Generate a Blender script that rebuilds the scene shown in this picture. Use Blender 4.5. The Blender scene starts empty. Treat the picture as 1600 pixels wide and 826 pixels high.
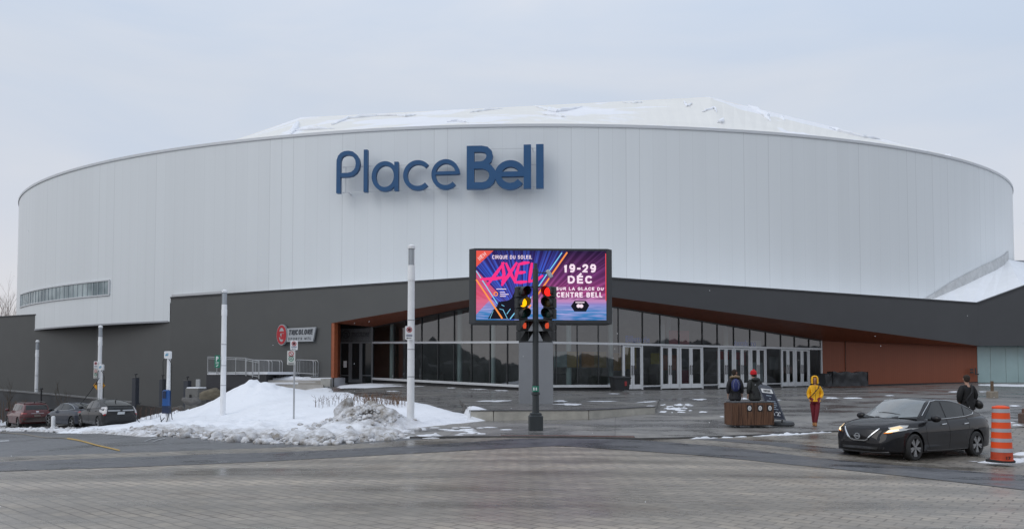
import bpy, bmesh, math, random
import numpy as np
from mathutils import Vector, Matrix, noise
from mathutils.bvhtree import BVHTree
R = math.radians
random.seed(7)
SC = bpy.context.scene
COL = SC.collection
# ------------------------------------------------------------------ camera
EYE = 1.8
PITCH = R(2.1)
FPX = 1155.0
cam_d = bpy.data.cameras.new('camera'); cam = bpy.data.objects.new('camera', cam_d); COL.objects.link(cam)
cam.location = (0, 0, EYE); cam.rotation_euler = (R(90) + PITCH, 0, 0)
cam_d.sensor_width = 36; cam_d.lens = 36 * FPX / 1600
cam_d.shift_y = (590 - FPX * math.tan(PITCH) - 413) / 1600
cam_d.clip_end = 4000
SC.camera = cam
# ------------------------------------------------------------------ light
SUN_EL, SUN_AZ = R(38), R(232)      # compass azimuth from +Y, clockwise: behind the viewer, to the left
w = bpy.data.worlds.new('World'); SC.world = w; w.use_nodes = True
nt = w.node_tree; N = nt.nodes; Lk = nt.links
bgn = N['Background']
sky = N.new('ShaderNodeTexSky'); sky.sky_type = 'NISHITA'; sky.sun_disc = False
sky.sun_elevation = SUN_EL; sky.sun_rotation = SUN_AZ; sky.air_density = 1.2; sky.dust_density = 2.0
tc = N.new('ShaderNodeTexCoord'); sp = N.new('ShaderNodeSeparateXYZ'); Lk.new(tc.outputs['Generated'], sp.inputs[0])
mp = N.new('ShaderNodeMapping'); mp.inputs['Scale'].default_value = (1.2, 1.2, 4.5); Lk.new(tc.outputs['Generated'], mp.inputs[0])
nz = N.new('ShaderNodeTexNoise'); nz.inputs['Scale'].default_value = 1.7; nz.inputs['Detail'].default_value = 5; nz.inputs['Distortion'].default_value = .4
Lk.new(mp.outputs[0], nz.inputs[0])
cr = N.new('ShaderNodeValToRGB')           # cloud deck, thin blue-grey to pale
cr.color_ramp.elements[0].position = .36; cr.color_ramp.elements[0].color = (5.9, 6.75, 8.1, 1)
cr.color_ramp.elements[1].position = .66; cr.color_ramp.elements[1].color = (7.0, 7.4, 8.15, 1)
Lk.new(nz.outputs[0], cr.inputs[0])
hz = N.new('ShaderNodeValToRGB')           # paler, warmer cloud low down
hz.color_ramp.elements[0].position = .02; hz.color_ramp.elements[0].color = (1, 1, 1, 1)
hz.color_ramp.elements[1].position = .32; hz.color_ramp.elements[1].color = (0, 0, 0, 1)
Lk.new(sp.outputs['Z'], hz.inputs[0])
m1 = N.new('ShaderNodeMixRGB'); m1.inputs[2].default_value = (7.7, 7.5, 7.7, 1); Lk.new(hz.outputs[0], m1.inputs[0]); Lk.new(cr.outputs[0], m1.inputs[1])
zen = N.new('ShaderNodeMapRange'); zen.inputs[1].default_value = .35; zen.inputs[2].default_value = 1; zen.inputs[3].default_value = 1; zen.inputs[4].default_value = 1.45
Lk.new(sp.outputs['Z'], zen.inputs[0])
vm = N.new('ShaderNodeVectorMath'); vm.operation = 'SCALE'; Lk.new(m1.outputs[0], vm.inputs[0]); Lk.new(zen.outputs[0], vm.inputs['Scale'])
m2 = N.new('ShaderNodeMixRGB'); m2.inputs[0].default_value = .93; Lk.new(sky.outputs[0], m2.inputs[1]); Lk.new(vm.outputs[0], m2.inputs[2])
Lk.new(m2.outputs[0], bgn.inputs[0]); bgn.inputs[1].default_value = .1
sl = bpy.data.lights.new('sun', 'SUN'); sl.energy = .6; sl.angle = R(35); sl.color = (1, .96, .9)
so = bpy.data.objects.new('sun', sl); COL.objects.link(so)
sd = Vector((math.sin(SUN_AZ) * math.cos(SUN_EL), math.cos(SUN_AZ) * math.cos(SUN_EL), math.sin(SUN_EL)))
so.rotation_euler = sd.to_track_quat('Z', 'Y').to_euler(); so.location = (-30, -30, 60)
SC.view_settings.view_transform = 'Standard'; SC.view_settings.look = 'None'
SC.view_settings.exposure = 0; SC.view_settings.gamma = 1; SC.view_settings.use_curve_mapping = False
SC.cycles.use_denoising = True; SC.cycles.max_bounces = 6; SC.cycles.transparent_max_bounces = 10
SC.cycles.caustics_reflective = False; SC.cycles.caustics_refractive = False

# ------------------------------------------------------------------ measuring helpers: a line of sight and a distance give a point in the place
Y0 = 590 - FPX * math.tan(PITCH)
def ray(px, py):
    X = (px - 800) / FPX; Y = -(py - Y0) / FPX
    return Vector((X, math.cos(PITCH) - Y * math.sin(PITCH), math.sin(PITCH) + Y * math.cos(PITCH)))
def at(px, py, d):
    r = ray(px, py); return Vector((0, 0, EYE)) + r * (d / r.y)

# ------------------------------------------------------------------ terrain
GP = np.array([(0,0,0),(-8,8,0),(8,8,0),(-14,0,0),(14,0,0),(-9.8,14.1,-.05),(-3,14,0),(5,14,-.02),(0,18,.03),(10,18,-.19),(12.5,19.4,-.2),(16,17,-.12),(9,12,-.05),
 (.8,22.6,.2),(-3.3,24.5,.2),(9,24,.2),(10,24.6,.22),(18,24,.22),(2,26.2,.31),(-1,26,.3),(6,28.9,.42),(0,36,.8),(8,36,.82),(16,35,.86),(26,36,.9),
 (-10,22,-.08),(-13.2,34,.0),(-18,26.6,-.5),(-20,29,-.7),(-26,37,-1.0),(-21.5,38.5,-.77),(-25,42,-1.0),(-30,46,-1.27),(-35,55,-1.4),(-26,46,-.95),(-40,50,-1.6),(-30,30,-1.0),(-46,66,-1.9),
 (.75,43.4,1.06),(6.45,44.9,1.04),(14,48.1,1.09),(21.5,51.5,1.2),(-4.5,47,1.26),(26,52.5,1.25),(34,54,1.45),(-9.5,50.5,1.42),(-6,36,.75),(-12.5,47,1.1),(-14,40,.3),(-20.5,48,-.5),(-24,54,-.9),(50,58,1.6),(0,60,1.4),(30,20,.1),(40,40,1.0),
 (-60,70,-2.2),(60,75,1.6),(0,75,1.5),(-30,-15,0),(30,-15,0),(60,0,0),(-60,10,-1.2),(-55,35,-1.7)], float)
def _U(r2): return np.where(r2 > 1e-9, .5 * r2 * np.log(np.maximum(r2, 1e-9)), 0)
def tps(P, lam=0.0):
    n = len(P); d2 = ((P[:, None, :2] - P[None, :, :2]) ** 2).sum(2)
    K = _U(d2) + lam * np.eye(n); Q = np.concatenate([np.ones((n, 1)), P[:, :2]], 1)
    A = np.zeros((n + 3, n + 3)); A[:n, :n] = K; A[:n, n:] = Q; A[n:, :n] = Q.T
    b = np.zeros(n + 3); b[:n] = P[:, 2]; s = np.linalg.solve(A, b)
    def f(x, y):
        x = np.atleast_1d(np.asarray(x, float)); y = np.atleast_1d(np.asarray(y, float))
        return _U((x[:, None] - P[:, 0]) ** 2 + (y[:, None] - P[:, 1]) ** 2) @ s[:n] + s[n] + s[n + 1] * x + s[n + 2] * y
    return f
_g = tps(GP, .05)
def garr(x, y):
    x = np.atleast_1d(np.asarray(x, float)); y = np.atleast_1d(np.asarray(y, float))
    cx = np.clip(x, -62, 62); cy = np.clip(y, -16, 76)
    d = np.hypot(x - cx, y - cy); t = np.clip(d / 120, 0, 1); t = t * t * (3 - 2 * t)
    return _g(cx, cy) * (1 - t) + (-1.0) * t
def g(x, y): return float(garr(x, y)[0])
# raised terrace in front of the entrance: front edge left to right, then its back edge
TF = [(-1.45, 25.97, .62), (-.65, 25.9, .63), (2.73, 26.5, .62), (5.57, 28.9, .65)]
TB = [(-2.6, 36, 0), (-1.5, 36, 0), (3, 36, 0), (7.2, 36, 0)]
TB = [(x, y, g(x, y) + .015) for x, y, z in TB]
TPOLY = [(p[0], p[1]) for p in TF]+[(p[0], p[1]) for p in TB[::-1]]
def terr(x, y):
    c_in = False
    for (x1, y1), (x2, y2) in zip(TPOLY, TPOLY[1:]+TPOLY[:1]):
        if (y1 > y) != (y2 > y) and x < (x2-x1)*(y-y1)/(y2-y1)+x1: c_in = not c_in
    if not c_in: return None
    for i in range(3):
        a, b, c, d = TF[i], TF[i+1], TB[i+1], TB[i]
        # inverse of v along y, u across
        for k in range(1):
            v = .5
            for it in range(8):
                xl = a[0]+(d[0]-a[0])*v; xr = b[0]+(c[0]-b[0])*v
                if abs(xr-xl) < 1e-6: break
                u = (x-xl)/(xr-xl)
                yf = a[1]+(b[1]-a[1])*u; yb = d[1]+(c[1]-d[1])*u
                v = (y-yf)/(yb-yf)
            if -1e-3 <= u <= 1.001 and -1e-3 <= v <= 1.001:
                zf = a[2]+(b[2]-a[2])*u; zb = d[2]+(c[2]-d[2])*u
                return zf+(zb-zf)*v
    return None
def surf(x, y):
    t = terr(x, y); z = g(x, y)
    return max(z, t) if t is not None else z
def gpt(px, py, f=surf):
    r = ray(px, py); o = Vector((0, 0, EYE)); s = 5.0
    prev = s
    while s < 90:
        p = o + r * s
        if p.z < f(p.x, p.y): break
        prev = s; s += .4
    a, b = prev, s
    for _ in range(14):
        m = (a + b) / 2; p = o + r * m
        if p.z < f(p.x, p.y): b = m
        else: a = m
    p = o + r * b; return Vector((p.x, p.y, f(p.x, p.y)))

# ------------------------------------------------------------------ materials
MATS = {}
def mat(name, col, rough=.6, metal=0, var=0.0, scale=4.0, bump=0.0, bscale=40, spec=.5, coat=0, emit=None, estr=1.0, rvar=0.0, alpha=None):
    if name in MATS: return MATS[name]
    m = bpy.data.materials.new(name); m.use_nodes = True; MATS[name] = m
    n = m.node_tree.nodes; l = m.node_tree.links; b = n['Principled BSDF']
    b.inputs['Base Color'].default_value = (*col, 1); b.inputs['Roughness'].default_value = rough
    b.inputs['Metallic'].default_value = metal; b.inputs['Specular IOR Level'].default_value = spec
    b.inputs['Coat Weight'].default_value = coat; b.inputs['Coat Roughness'].default_value = .06
    if emit: b.inputs['Emission Color'].default_value = (*emit, 1); b.inputs['Emission Strength'].default_value = estr
    t = n.new('ShaderNodeTexCoord')
    if var or rvar:
        z = n.new('ShaderNodeTexNoise'); z.inputs['Scale'].default_value = scale; z.inputs['Detail'].default_value = 6; z.inputs['Roughness'].default_value = .62
        l.new(t.outputs['Object'], z.inputs['Vector'])
        if var:
            r = n.new('ShaderNodeMapRange'); r.inputs[1].default_value = .3; r.inputs[2].default_value = .7; r.inputs[3].default_value = 1 - var; r.inputs[4].default_value = 1 + var
            l.new(z.outputs[0], r.inputs[0]); s = n.new('ShaderNodeVectorMath'); s.operation = 'SCALE'; s.inputs[0].default_value = col
            l.new(r.outputs[0], s.inputs['Scale']); l.new(s.outputs[0], b.inputs['Base Color'])
        if rvar:
            r = n.new('ShaderNodeMapRange'); r.inputs[1].default_value = .3; r.inputs[2].default_value = .7; r.inputs[3].default_value = max(.02, rough - rvar); r.inputs[4].default_value = min(1, rough + rvar)
            l.new(z.outputs[0], r.inputs[0]); l.new(r.outputs[0], b.inputs['Roughness'])
    if bump:
        z = n.new('ShaderNodeTexNoise'); z.inputs['Scale'].default_value = bscale; z.inputs['Detail'].default_value = 4
        l.new(t.outputs['Object'], z.inputs['Vector']); bp = n.new('ShaderNodeBump'); bp.inputs['Strength'].default_value = bump; bp.inputs['Distance'].default_value = .02
        l.new(z.outputs[0], bp.inputs['Height']); l.new(bp.outputs[0], b.inputs['Normal'])
    return m
def emat(name, col, s=1.0):
    if name in MATS: return MATS[name]
    m = bpy.data.materials.new(name); m.use_nodes = True; MATS[name] = m
    n = m.node_tree.nodes; l = m.node_tree.links; n.remove(n['Principled BSDF'])
    e = n.new('ShaderNodeEmission'); e.inputs[0].default_value = (*col, 1); e.inputs[1].default_value = s
    l.new(e.outputs[0], n['Material Output'].inputs[0]); return m

# ------------------------------------------------------------------ mesh helpers
def smooth_by_angle(me, ang=35):
    bm = bmesh.new(); bm.from_mesh(me)
    for f in bm.faces: f.smooth = True
    ca = R(ang)
    for e in bm.edges:
        if len(e.link_faces) == 2:
            e.smooth = e.calc_face_angle(0) < ca
        else: e.smooth = False
    bm.to_mesh(me); bm.free()
def tag(o, label=None, cat=None, group=None, kind=None):
    if label: o['label'] = label
    if cat: o['category'] = cat
    if group: o['group'] = group
    if kind: o['kind'] = kind
    return o
def thing(name, label, cat, loc=(0,0,0), rz=0, group=None):
    o = bpy.data.objects.new(name, None); COL.objects.link(o); o.empty_display_size = .2
    o.location = loc; o.rotation_euler = (0, 0, rz)
    return tag(o, label, cat, group)
class MB:
    def __init__(s): s.v = []; s.f = []; s.mi = []; s.M = Matrix.Identity(4); s.cur = 0
    def add(s, vs, fs):
        k = len(s.v); s.v += [tuple(s.M @ Vector(p)) for p in vs]
        s.f += [tuple(i + k for i in f) for f in fs]; s.mi += [s.cur] * len(fs); return s
    def box(s, c, d, rz=0):
        cx, cy, cz = c; x, y, z = d[0]/2, d[1]/2, d[2]/2; m = Matrix.Rotation(rz, 3, 'Z')
        vs = [m @ Vector((a*x, b*y, e*z)) + Vector(c) for e in (-1,1) for b in (-1,1) for a in (-1,1)]
        return s.add(vs, [(0,2,3,1),(4,5,7,6),(0,1,5,4),(2,6,7,3),(0,4,6,2),(1,3,7,5)])
    def bbox(s, c, d, b=.02, rz=0):     # box with bevelled vertical and top edges
        x, y, z = d[0]/2, d[1]/2, d[2]/2; m = Matrix.Rotation(rz, 3, 'Z')
        def ring(i, zz): return [(-x+i, -y+b+i if 0 else -y+b, zz)]
        prof = [(x-b,-y),(x,-y+b),(x,y-b),(x-b,y),(-x+b,y),(-x,y-b),(-x,-y+b),(-x+b,-y)]
        vs = []; 
        for zz, k in ((-z, 0), (z-b, 0), (z, b)):
            for (a, c2) in prof:
                vs.append(m @ Vector((a - math.copysign(k, a), c2 - math.copysign(k, c2), zz)) + Vector(c))
        fs = [tuple(range(7,-1,-1)), tuple(range(16,24))]
        for r in (0, 8):
            for i in range(8): j = (i+1) % 8; fs.append((r+i, r+j, r+8+j, r+8+i))
        return s.add(vs, fs)
    def cyl(s, p0, p1, r0, r1=None, n=12, caps=True):
        r1 = r0 if r1 is None else r1; p0 = Vector(p0); p1 = Vector(p1); a = (p1-p0).normalized()
        u = a.orthogonal().normalized(); w_ = a.cross(u)
        vs = [p + (u*math.cos(2*math.pi*i/n) + w_*math.sin(2*math.pi*i/n))*r for p, r in ((p0,r0),(p1,r1)) for i in range(n)]
        fs = [(i, (i+1)%n, n+(i+1)%n, n+i) for i in range(n)]
        if caps: fs += [tuple(range(n-1,-1,-1)), tuple(range(n,2*n))]
        return s.add(vs, fs)
    def tube(s, pts, r, n=8):
        pts = [Vector(p) for p in pts]; rs = r if isinstance(r, (list,tuple)) else [r]*len(pts); vs = []; u = None
        for i, p in enumerate(pts):
            t = (pts[min(i+1,len(pts)-1)] - pts[max(i-1,0)]).normalized()
            if u is None: u = t.orthogonal().normalized()
            else: u = (u - t*u.dot(t)).normalized()
            w_ = t.cross(u)
            vs += [p + (u*math.cos(2*math.pi*k/n)+w_*math.sin(2*math.pi*k/n))*rs[i] for k in range(n)]
        fs = [(i*n+k, i*n+(k+1)%n, (i+1)*n+(k+1)%n, (i+1)*n+k) for i in range(len(pts)-1) for k in range(n)]
        fs += [tuple(range(n-1,-1,-1)), tuple(range((len(pts)-1)*n, len(pts)*n))]
        return s.add(vs, fs)
    def lathe(s, prof, n=24, c=(0,0,0), axis='Z', close=True):
        vs = []
        for r, z in prof:
            for i in range(n):
                a = 2*math.pi*i/n; p = (r*math.cos(a), r*math.sin(a), z)
                if axis == 'Y': p = (p[0], p[2], p[1])
                if axis == 'X': p = (p[2], p[0], p[1])
                vs.append((p[0]+c[0], p[1]+c[1], p[2]+c[2]))
        m = len(prof); fs = [(j*n+i, j*n+(i+1)%n, (j+1)*n+(i+1)%n, (j+1)*n+i) for j in range(m-1) for i in range(n)]
        if close: fs += [tuple(range(n-1,-1,-1)), tuple(range((m-1)*n, m*n))]
        return s.add(vs, fs)
    def ell(s, c, r, nu=14, nv=9):
        vs = [(c[0], c[1], c[2]-r[2])]
        for j in range(1, nv):
            t = math.pi*j/nv - math.pi/2
            for i in range(nu): a = 2*math.pi*i/nu; vs.append((c[0]+r[0]*math.cos(t)*math.cos(a), c[1]+r[1]*math.cos(t)*math.sin(a), c[2]+r[2]*math.sin(t)))
        vs.append((c[0], c[1], c[2]+r[2])); fs = []
        for i in range(nu): fs.append((0, 1+(i+1)%nu, 1+i))
        for j in range(nv-2):
            for i in range(nu): a = 1+j*nu; fs.append((a+i, a+(i+1)%nu, a+nu+(i+1)%nu, a+nu+i))
        k = 1+(nv-2)*nu
        for i in range(nu): fs.append((k+i, k+(i+1)%nu, len(vs)-1))
        return s.add(vs, fs)
    def prism(s, poly, z0, z1):           # 2d polygon in local XY pushed from z0 to z1
        n = len(poly); ar = sum(poly[i][0]*poly[(i+1)%n][1]-poly[(i+1)%n][0]*poly[i][1] for i in range(n))
        if ar < 0: poly = poly[::-1]
        vs = [(x,y,z0) for x,y in poly] + [(x,y,z1) for x,y in poly]
        return s.add(vs, [tuple(range(n-1,-1,-1)), tuple(range(n,2*n))] + [(i,(i+1)%n,n+(i+1)%n,n+i) for i in range(n)])
    def quad(s, a, b, c, d): return s.add([a,b,c,d], [(0,1,2,3)])
    def slab(s, a, b, c, d, t):           # quad a b c d thickened away from its normal by t
        a, b, c, d = map(Vector, (a,b,c,d)); n = (b-a).cross(d-a).normalized()*t
        return s.add([a,b,c,d,a-n,b-n,c-n,d-n], [(0,1,2,3),(7,6,5,4),(0,4,5,1),(1,5,6,2),(2,6,7,3),(3,7,4,0)])
    def grid(s, fn, nu, nv):
        vs = [fn(i/nu, j/nv) for j in range(nv+1) for i in range(nu+1)]
        return s.add(vs, [(j*(nu+1)+i, j*(nu+1)+i+1, (j+1)*(nu+1)+i+1, (j+1)*(nu+1)+i) for j in range(nv) for i in range(nu)])
    def build(s, name, mats, parent=None, world=True, ang=35):
        if not isinstance(mats, (list,tuple)): mats = [mats]
        off = Vector((0,0,0))
        if parent is not None and world:
            p = parent
            while p is not None: off += p.location; p = p.parent
        me = bpy.data.meshes.new(name); me.from_pydata([tuple(Vector(v)-off) for v in s.v], [], s.f)
        for m in mats: me.materials.append(m)
        for i, p in enumerate(me.polygons): p.material_index = min(s.mi[i], len(mats)-1)
        me.validate(); smooth_by_angle(me, ang)
        o = bpy.data.objects.new(name, me); COL.objects.link(o)
        if parent is not None: o.parent = parent
        return o
def frame(o, u, up=Vector((0,0,1))):      # matrix: local X along u, local Y up, local Z towards the viewer
    u = Vector(u).normalized(); n = u.cross(up).normalized(); up2 = n.cross(u)
    m = Matrix((( u.x, up2.x, n.x, o[0]), (u.y, up2.y, n.y, o[1]), (u.z, up2.z, n.z, o[2]), (0,0,0,1)))
    return m
def text_geo(s, w_, h_, off=0.0, shear=0.0, ext=.01, sp=1.0):
    cu = bpy.data.curves.new('t', 'FONT'); cu.body = s; cu.size = 1; cu.extrude = .02; cu.offset = off; cu.shear = shear; cu.space_character = sp; cu.resolution_u = 4
    o = bpy.data.objects.new('t', cu); COL.objects.link(o); dg = bpy.context.evaluated_depsgraph_get()
    me = bpy.data.meshes.new_from_object(o.evaluated_get(dg))
    vs = [tuple(v.co) for v in me.vertices]; fs = [tuple(p.vertices) for p in me.polygons]
    bpy.data.objects.remove(o); bpy.data.curves.remove(cu); bpy.data.meshes.remove(me)
    xs = [v[0] for v in vs]; ys = [v[1] for v in vs]; x0, x1, y0, y1 = min(xs), max(xs), min(ys), max(ys)
    sx = w_/(x1-x0); sy = h_/(y1-y0)
    return [((v[0]-x0)*sx, (v[1]-y0)*sy, (v[2]+.02)/.04*ext) for v in vs], fs
def put_text(mb, s, x, y, w_, h_, z=0, **k):
    vs, fs = text_geo(s, w_, h_, **k); mb.add([(a+x, b+y, c+z) for a, b, c in vs], fs); return mb
def stroke(mb, pts, wd, z0, z1):          # flat ribbon along a 2d path, pushed z0..z1
    n = len(pts); L_ = []; Rr = []
    for i, p in enumerate(pts):
        p = Vector(p); a = Vector(pts[max(i-1,0)]); b = Vector(pts[min(i+1,n-1)]); t = (b-a).normalized(); nn = Vector((-t.y, t.x))
        if 0 < i < n-1:
            t1 = (p-a).normalized(); c = max(.5, abs(t.dot(t1)))
        else: c = 1
        ww = (wd[i] if isinstance(wd, (list,tuple)) else wd)/2/c
        L_.append(p+nn*ww); Rr.append(p-nn*ww)
    vs = [(q.x,q.y,z) for z in (z0,z1) for q in L_+Rr]; k = 2*n; fs = []
    for i in range(n-1):
        fs.append((k+i, k+n+i, k+n+i+1, k+i+1)); fs.append((i, i+1, n+i+1, n+i))
        fs.append((i, k+i, k+i+1, i+1)); fs.append((n+i, n+i+1, k+n+i+1, k+n+i))
    fs.append((0, n, k+n, k)); fs.append((n-1, k+n-1, k+2*n-1, 2*n-1))
    mb.add(vs, fs); return mb
def arc(cx, cy, rx, ry, a0, a1, n=28): return [(cx+rx*math.cos(R(a0+(a1-a0)*i/n)), cy+ry*math.sin(R(a0+(a1-a0)*i/n))) for i in range(n+1)]
def clone(o, parent=None):
    c = o.copy(); COL.objects.link(c); c.parent = parent
    for ch in list(o.children): clone(ch, c)
    return c
# common materials
M_alu = mat('aluminium', (.55,.56,.57), .4, .35, .06, 3)
M_galv = mat('galvanised_steel', (.42,.43,.44), .45, .6, .12, 8)
M_black = mat('black_metal', (.02,.02,.022), .45, 0, .2, 5)
M_rubber = mat('rubber', (.018,.018,.018), .8, 0, .2, 12, .3)
M_whitepole = mat('white_pole_paint', (.80,.81,.82), .4, 0, .05, 3)
M_conc = mat('concrete', (.36,.35,.32), .75, 0, .18, 2.5, .4, 30)
M_white = mat('white_paint', (.75,.76,.76), .5)
M_red = mat('red_paint', (.42,.02,.03), .5); M_green = mat('green_paint', (.01,.2,.11), .5); M_navy = mat('navy_paint', (.012,.03,.11), .5)
M_dkgrey = mat('dark_grey_paint', (.05,.053,.058), .5, 0, .1, 3)
# ================================================================== ground
def nodes_of(name):
    m = bpy.data.materials.new(name); m.use_nodes = True; MATS[name] = m
    return m, m.node_tree.nodes, m.node_tree.links, m.node_tree.nodes['Principled BSDF']
def wet_mat(name, c_dry, c_wet, r_dry=.62, r_wet=.12, scale=.35, stretch=(1,1,1), rot=0, thr=(.46,.6), paver=None, stain=None, spec=.5, track=False):
    m, n, l, b = nodes_of(name)
    t = n.new('ShaderNodeTexCoord'); mp_ = n.new('ShaderNodeMapping'); mp_.inputs['Rotation'].default_value = (0,0,rot); mp_.inputs['Scale'].default_value = stretch
    l.new(t.outputs['Object'], mp_.inputs[0])
    z = n.new('ShaderNodeTexNoise'); z.inputs['Scale'].default_value = scale; z.inputs['Detail'].default_value = 7; z.inputs['Roughness'].default_value = .62; l.new(mp_.outputs[0], z.inputs[0])
    wet = n.new('ShaderNodeMapRange'); wet.inputs[1].default_value = thr[0]; wet.inputs[2].default_value = thr[1]; l.new(z.outputs[0], wet.inputs[0])
    z2 = n.new('ShaderNodeTexNoise'); z2.inputs['Scale'].default_value = 3.0; z2.inputs['Detail'].default_value = 8; z2.inputs['Roughness'].default_value = .7; l.new(t.outputs['Object'], z2.inputs[0])
    v = n.new('ShaderNodeMapRange'); v.inputs[1].default_value = .3; v.inputs[2].default_value = .7; v.inputs[3].default_value = .82; v.inputs[4].default_value = 1.18; l.new(z2.outputs[0], v.inputs[0])
    z3 = n.new('ShaderNodeTexNoise'); z3.inputs['Scale'].default_value = 90; z3.inputs['Detail'].default_value = 2; l.new(t.outputs['Object'], z3.inputs[0])
    v3 = n.new('ShaderNodeMapRange'); v3.inputs[3].default_value = .8; v3.inputs[4].default_value = 1.2; l.new(z3.outputs[0], v3.inputs[0])
    mu = n.new('ShaderNodeMath'); mu.operation = 'MULTIPLY'; l.new(v.outputs[0], mu.inputs[0]); l.new(v3.outputs[0], mu.inputs[1])
    mx = n.new('ShaderNodeMixRGB'); mx.inputs[1].default_value = (*c_dry,1); mx.inputs[2].default_value = (*c_wet,1); l.new(wet.outputs[0], mx.inputs[0])
    col = mx.outputs[0]
    if stain:
        zs = n.new('ShaderNodeTexNoise'); zs.inputs['Scale'].default_value = .55; zs.inputs['Detail'].default_value = 5; l.new(t.outputs['Object'], zs.inputs[0])
        rs = n.new('ShaderNodeMapRange'); rs.inputs[1].default_value = .56; rs.inputs[2].default_value = .72; rs.inputs[4].default_value = .5; l.new(zs.outputs[0], rs.inputs[0])
        ms = n.new('ShaderNodeMixRGB'); ms.inputs[2].default_value = (*stain,1); l.new(rs.outputs[0], ms.inputs[0]); l.new(col, ms.inputs[1]); col = ms.outputs[0]
    if track:      # paths worn and wetted by tyres
        tm = n.new('ShaderNodeMapping'); tm.inputs['Rotation'].default_value = (0,0,R(-22)); tm.inputs['Scale'].default_value = (.05,.9,1); l.new(t.outputs['Object'], tm.inputs[0])
        tz = n.new('ShaderNodeTexNoise'); tz.inputs['Scale'].default_value = 1; tz.inputs['Detail'].default_value = 6; tz.inputs['Roughness'].default_value = .6; l.new(tm.outputs[0], tz.inputs[0])
        tr2 = n.new('ShaderNodeMapRange'); tr2.inputs[1].default_value = .42; tr2.inputs[2].default_value = .6; tr2.inputs[3].default_value = .74; tr2.inputs[4].default_value = 1.1; l.new(tz.outputs[0], tr2.inputs[0])
        mu2 = n.new('ShaderNodeMath'); mu2.operation = 'MULTIPLY'; l.new(mu.outputs[0], mu2.inputs[0]); l.new(tr2.outputs[0], mu2.inputs[1]); mu = mu2
    sc_ = n.new('ShaderNodeVectorMath'); sc_.operation = 'SCALE'; l.new(col, sc_.inputs[0]); l.new(mu.outputs[0], sc_.inputs['Scale']); col = sc_.outputs[0]
    bp = n.new('ShaderNodeBump'); bp.inputs['Strength'].default_value = .25; bp.inputs['Distance'].default_value = .01
    hm = n.new('ShaderNodeMath'); hm.operation = 'MULTIPLY'; inv = n.new('ShaderNodeMath'); inv.operation = 'SUBTRACT'; inv.inputs[0].default_value = 1; l.new(wet.outputs[0], inv.inputs[1])
    l.new(z3.outputs[0], hm.inputs[0]); l.new(inv.outputs[0], hm.inputs[1]); l.new(hm.outputs[0], bp.inputs['Height'])
    if paver:
        pw, ph, rz, off, ms_ = paver
        m2_ = n.new('ShaderNodeMapping'); m2_.inputs['Rotation'].default_value = (0,0,rz); l.new(t.outputs['Object'], m2_.inputs[0])
        # slight waviness so that the courses are not ruler straight
        zw = n.new('ShaderNodeTexNoise'); zw.inputs['Scale'].default_value = .8; l.new(t.outputs['Object'], zw.inputs[0])
        sw = n.new('ShaderNodeVectorMath'); sw.operation = 'SCALE'; sw.inputs['Scale'].default_value = .06; l.new(zw.outputs['Color'], sw.inputs[0])
        ad = n.new('ShaderNodeVectorMath'); ad.operation = 'ADD'; l.new(m2_.outputs[0], ad.inputs[0]); l.new(sw.outputs[0], ad.inputs[1])
        br = n.new('ShaderNodeTexBrick'); br.offset = off; br.inputs['Scale'].default_value = 1; br.inputs['Brick Width'].default_value = pw; br.inputs['Row Height'].default_value = ph
        br.inputs['Mortar Size'].default_value = ms_; br.inputs['Mortar Smooth'].default_value = .3; br.inputs['Bias'].default_value = 0
        br.inputs['Color1'].default_value = (.84,.84,.86,1); br.inputs['Color2'].default_value = (1.12,1.1,1.06,1); br.inputs['Mortar'].default_value = (.3,.28,.26,1)
        l.new(ad.outputs[0], br.inputs[0])
        # joints silted up here and there
        mk = n.new('ShaderNodeMapRange'); mk.inputs[1].default_value = .38; mk.inputs[2].default_value = .6; mk.inputs[3].default_value = 1; mk.inputs[4].default_value = .45; l.new(z.outputs[0], mk.inputs[0])
        mm = n.new('ShaderNodeMixRGB'); mm.inputs[1].default_value = (1,1,1,1); l.new(mk.outputs[0], mm.inputs[0]); l.new(br.outputs[0], mm.inputs[2])
        pm = n.new('ShaderNodeMixRGB'); pm.blend_type = 'MULTIPLY'; pm.inputs[0].default_value = 1; l.new(col, pm.inputs[1]); l.new(mm.outputs[0], pm.inputs[2]); col = pm.outputs[0]
    l.new(col, b.inputs['Base Color']); l.new(bp.outputs[0], b.inputs['Normal'])
    rr = n.new('ShaderNodeMapRange'); rr.inputs[3].default_value = r_dry; rr.inputs[4].default_value = r_wet; l.new(wet.outputs[0], rr.inputs[0]); l.new(rr.outputs[0], b.inputs['Roughness'])
    b.inputs['Specular IOR Level'].default_value = spec
    return m
M_plaza = wet_mat('plaza_paving', (.185,.178,.168), (.105,.102,.10), .45, .15, .35, (1,2.2,1), 0, (.42,.62), paver=(1.2,.4,R(8),.5,.008))
M_pav = wet_mat('street_pavers', (.35,.308,.255), (.225,.20,.168), .45, .18, .3, (.5,2.2,1), R(22), (.40,.66), paver=(.32,.19,R(41),.5,.013), stain=(.17,.12,.08), track=True)
M_band = wet_mat('dark_band_pavers', (.095,.096,.104), (.055,.056,.062), .5, .2, .5, (1,2,1), R(-20), (.42,.62), paver=(.3,.2,R(41),.5,.006))
M_road = wet_mat('asphalt', (.125,.126,.13), (.07,.072,.077), .55, .25, .3, (1,2,1), R(-30), (.4,.62))
M_walk = wet_mat('sidewalk_concrete', (.25,.24,.225), (.15,.147,.143), .5, .15, .4, (1,2,1), 0, (.42,.6), paver=(2.4,1.6,R(8),0,.01))
M_pav2 = wet_mat('parking_pavers', (.25,.225,.19), (.14,.125,.105), .5, .2, .4, (1,2,1), R(20), (.42,.6), paver=(.42,.34,R(41),.5,.02), stain=(.16,.12,.09))
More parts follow.
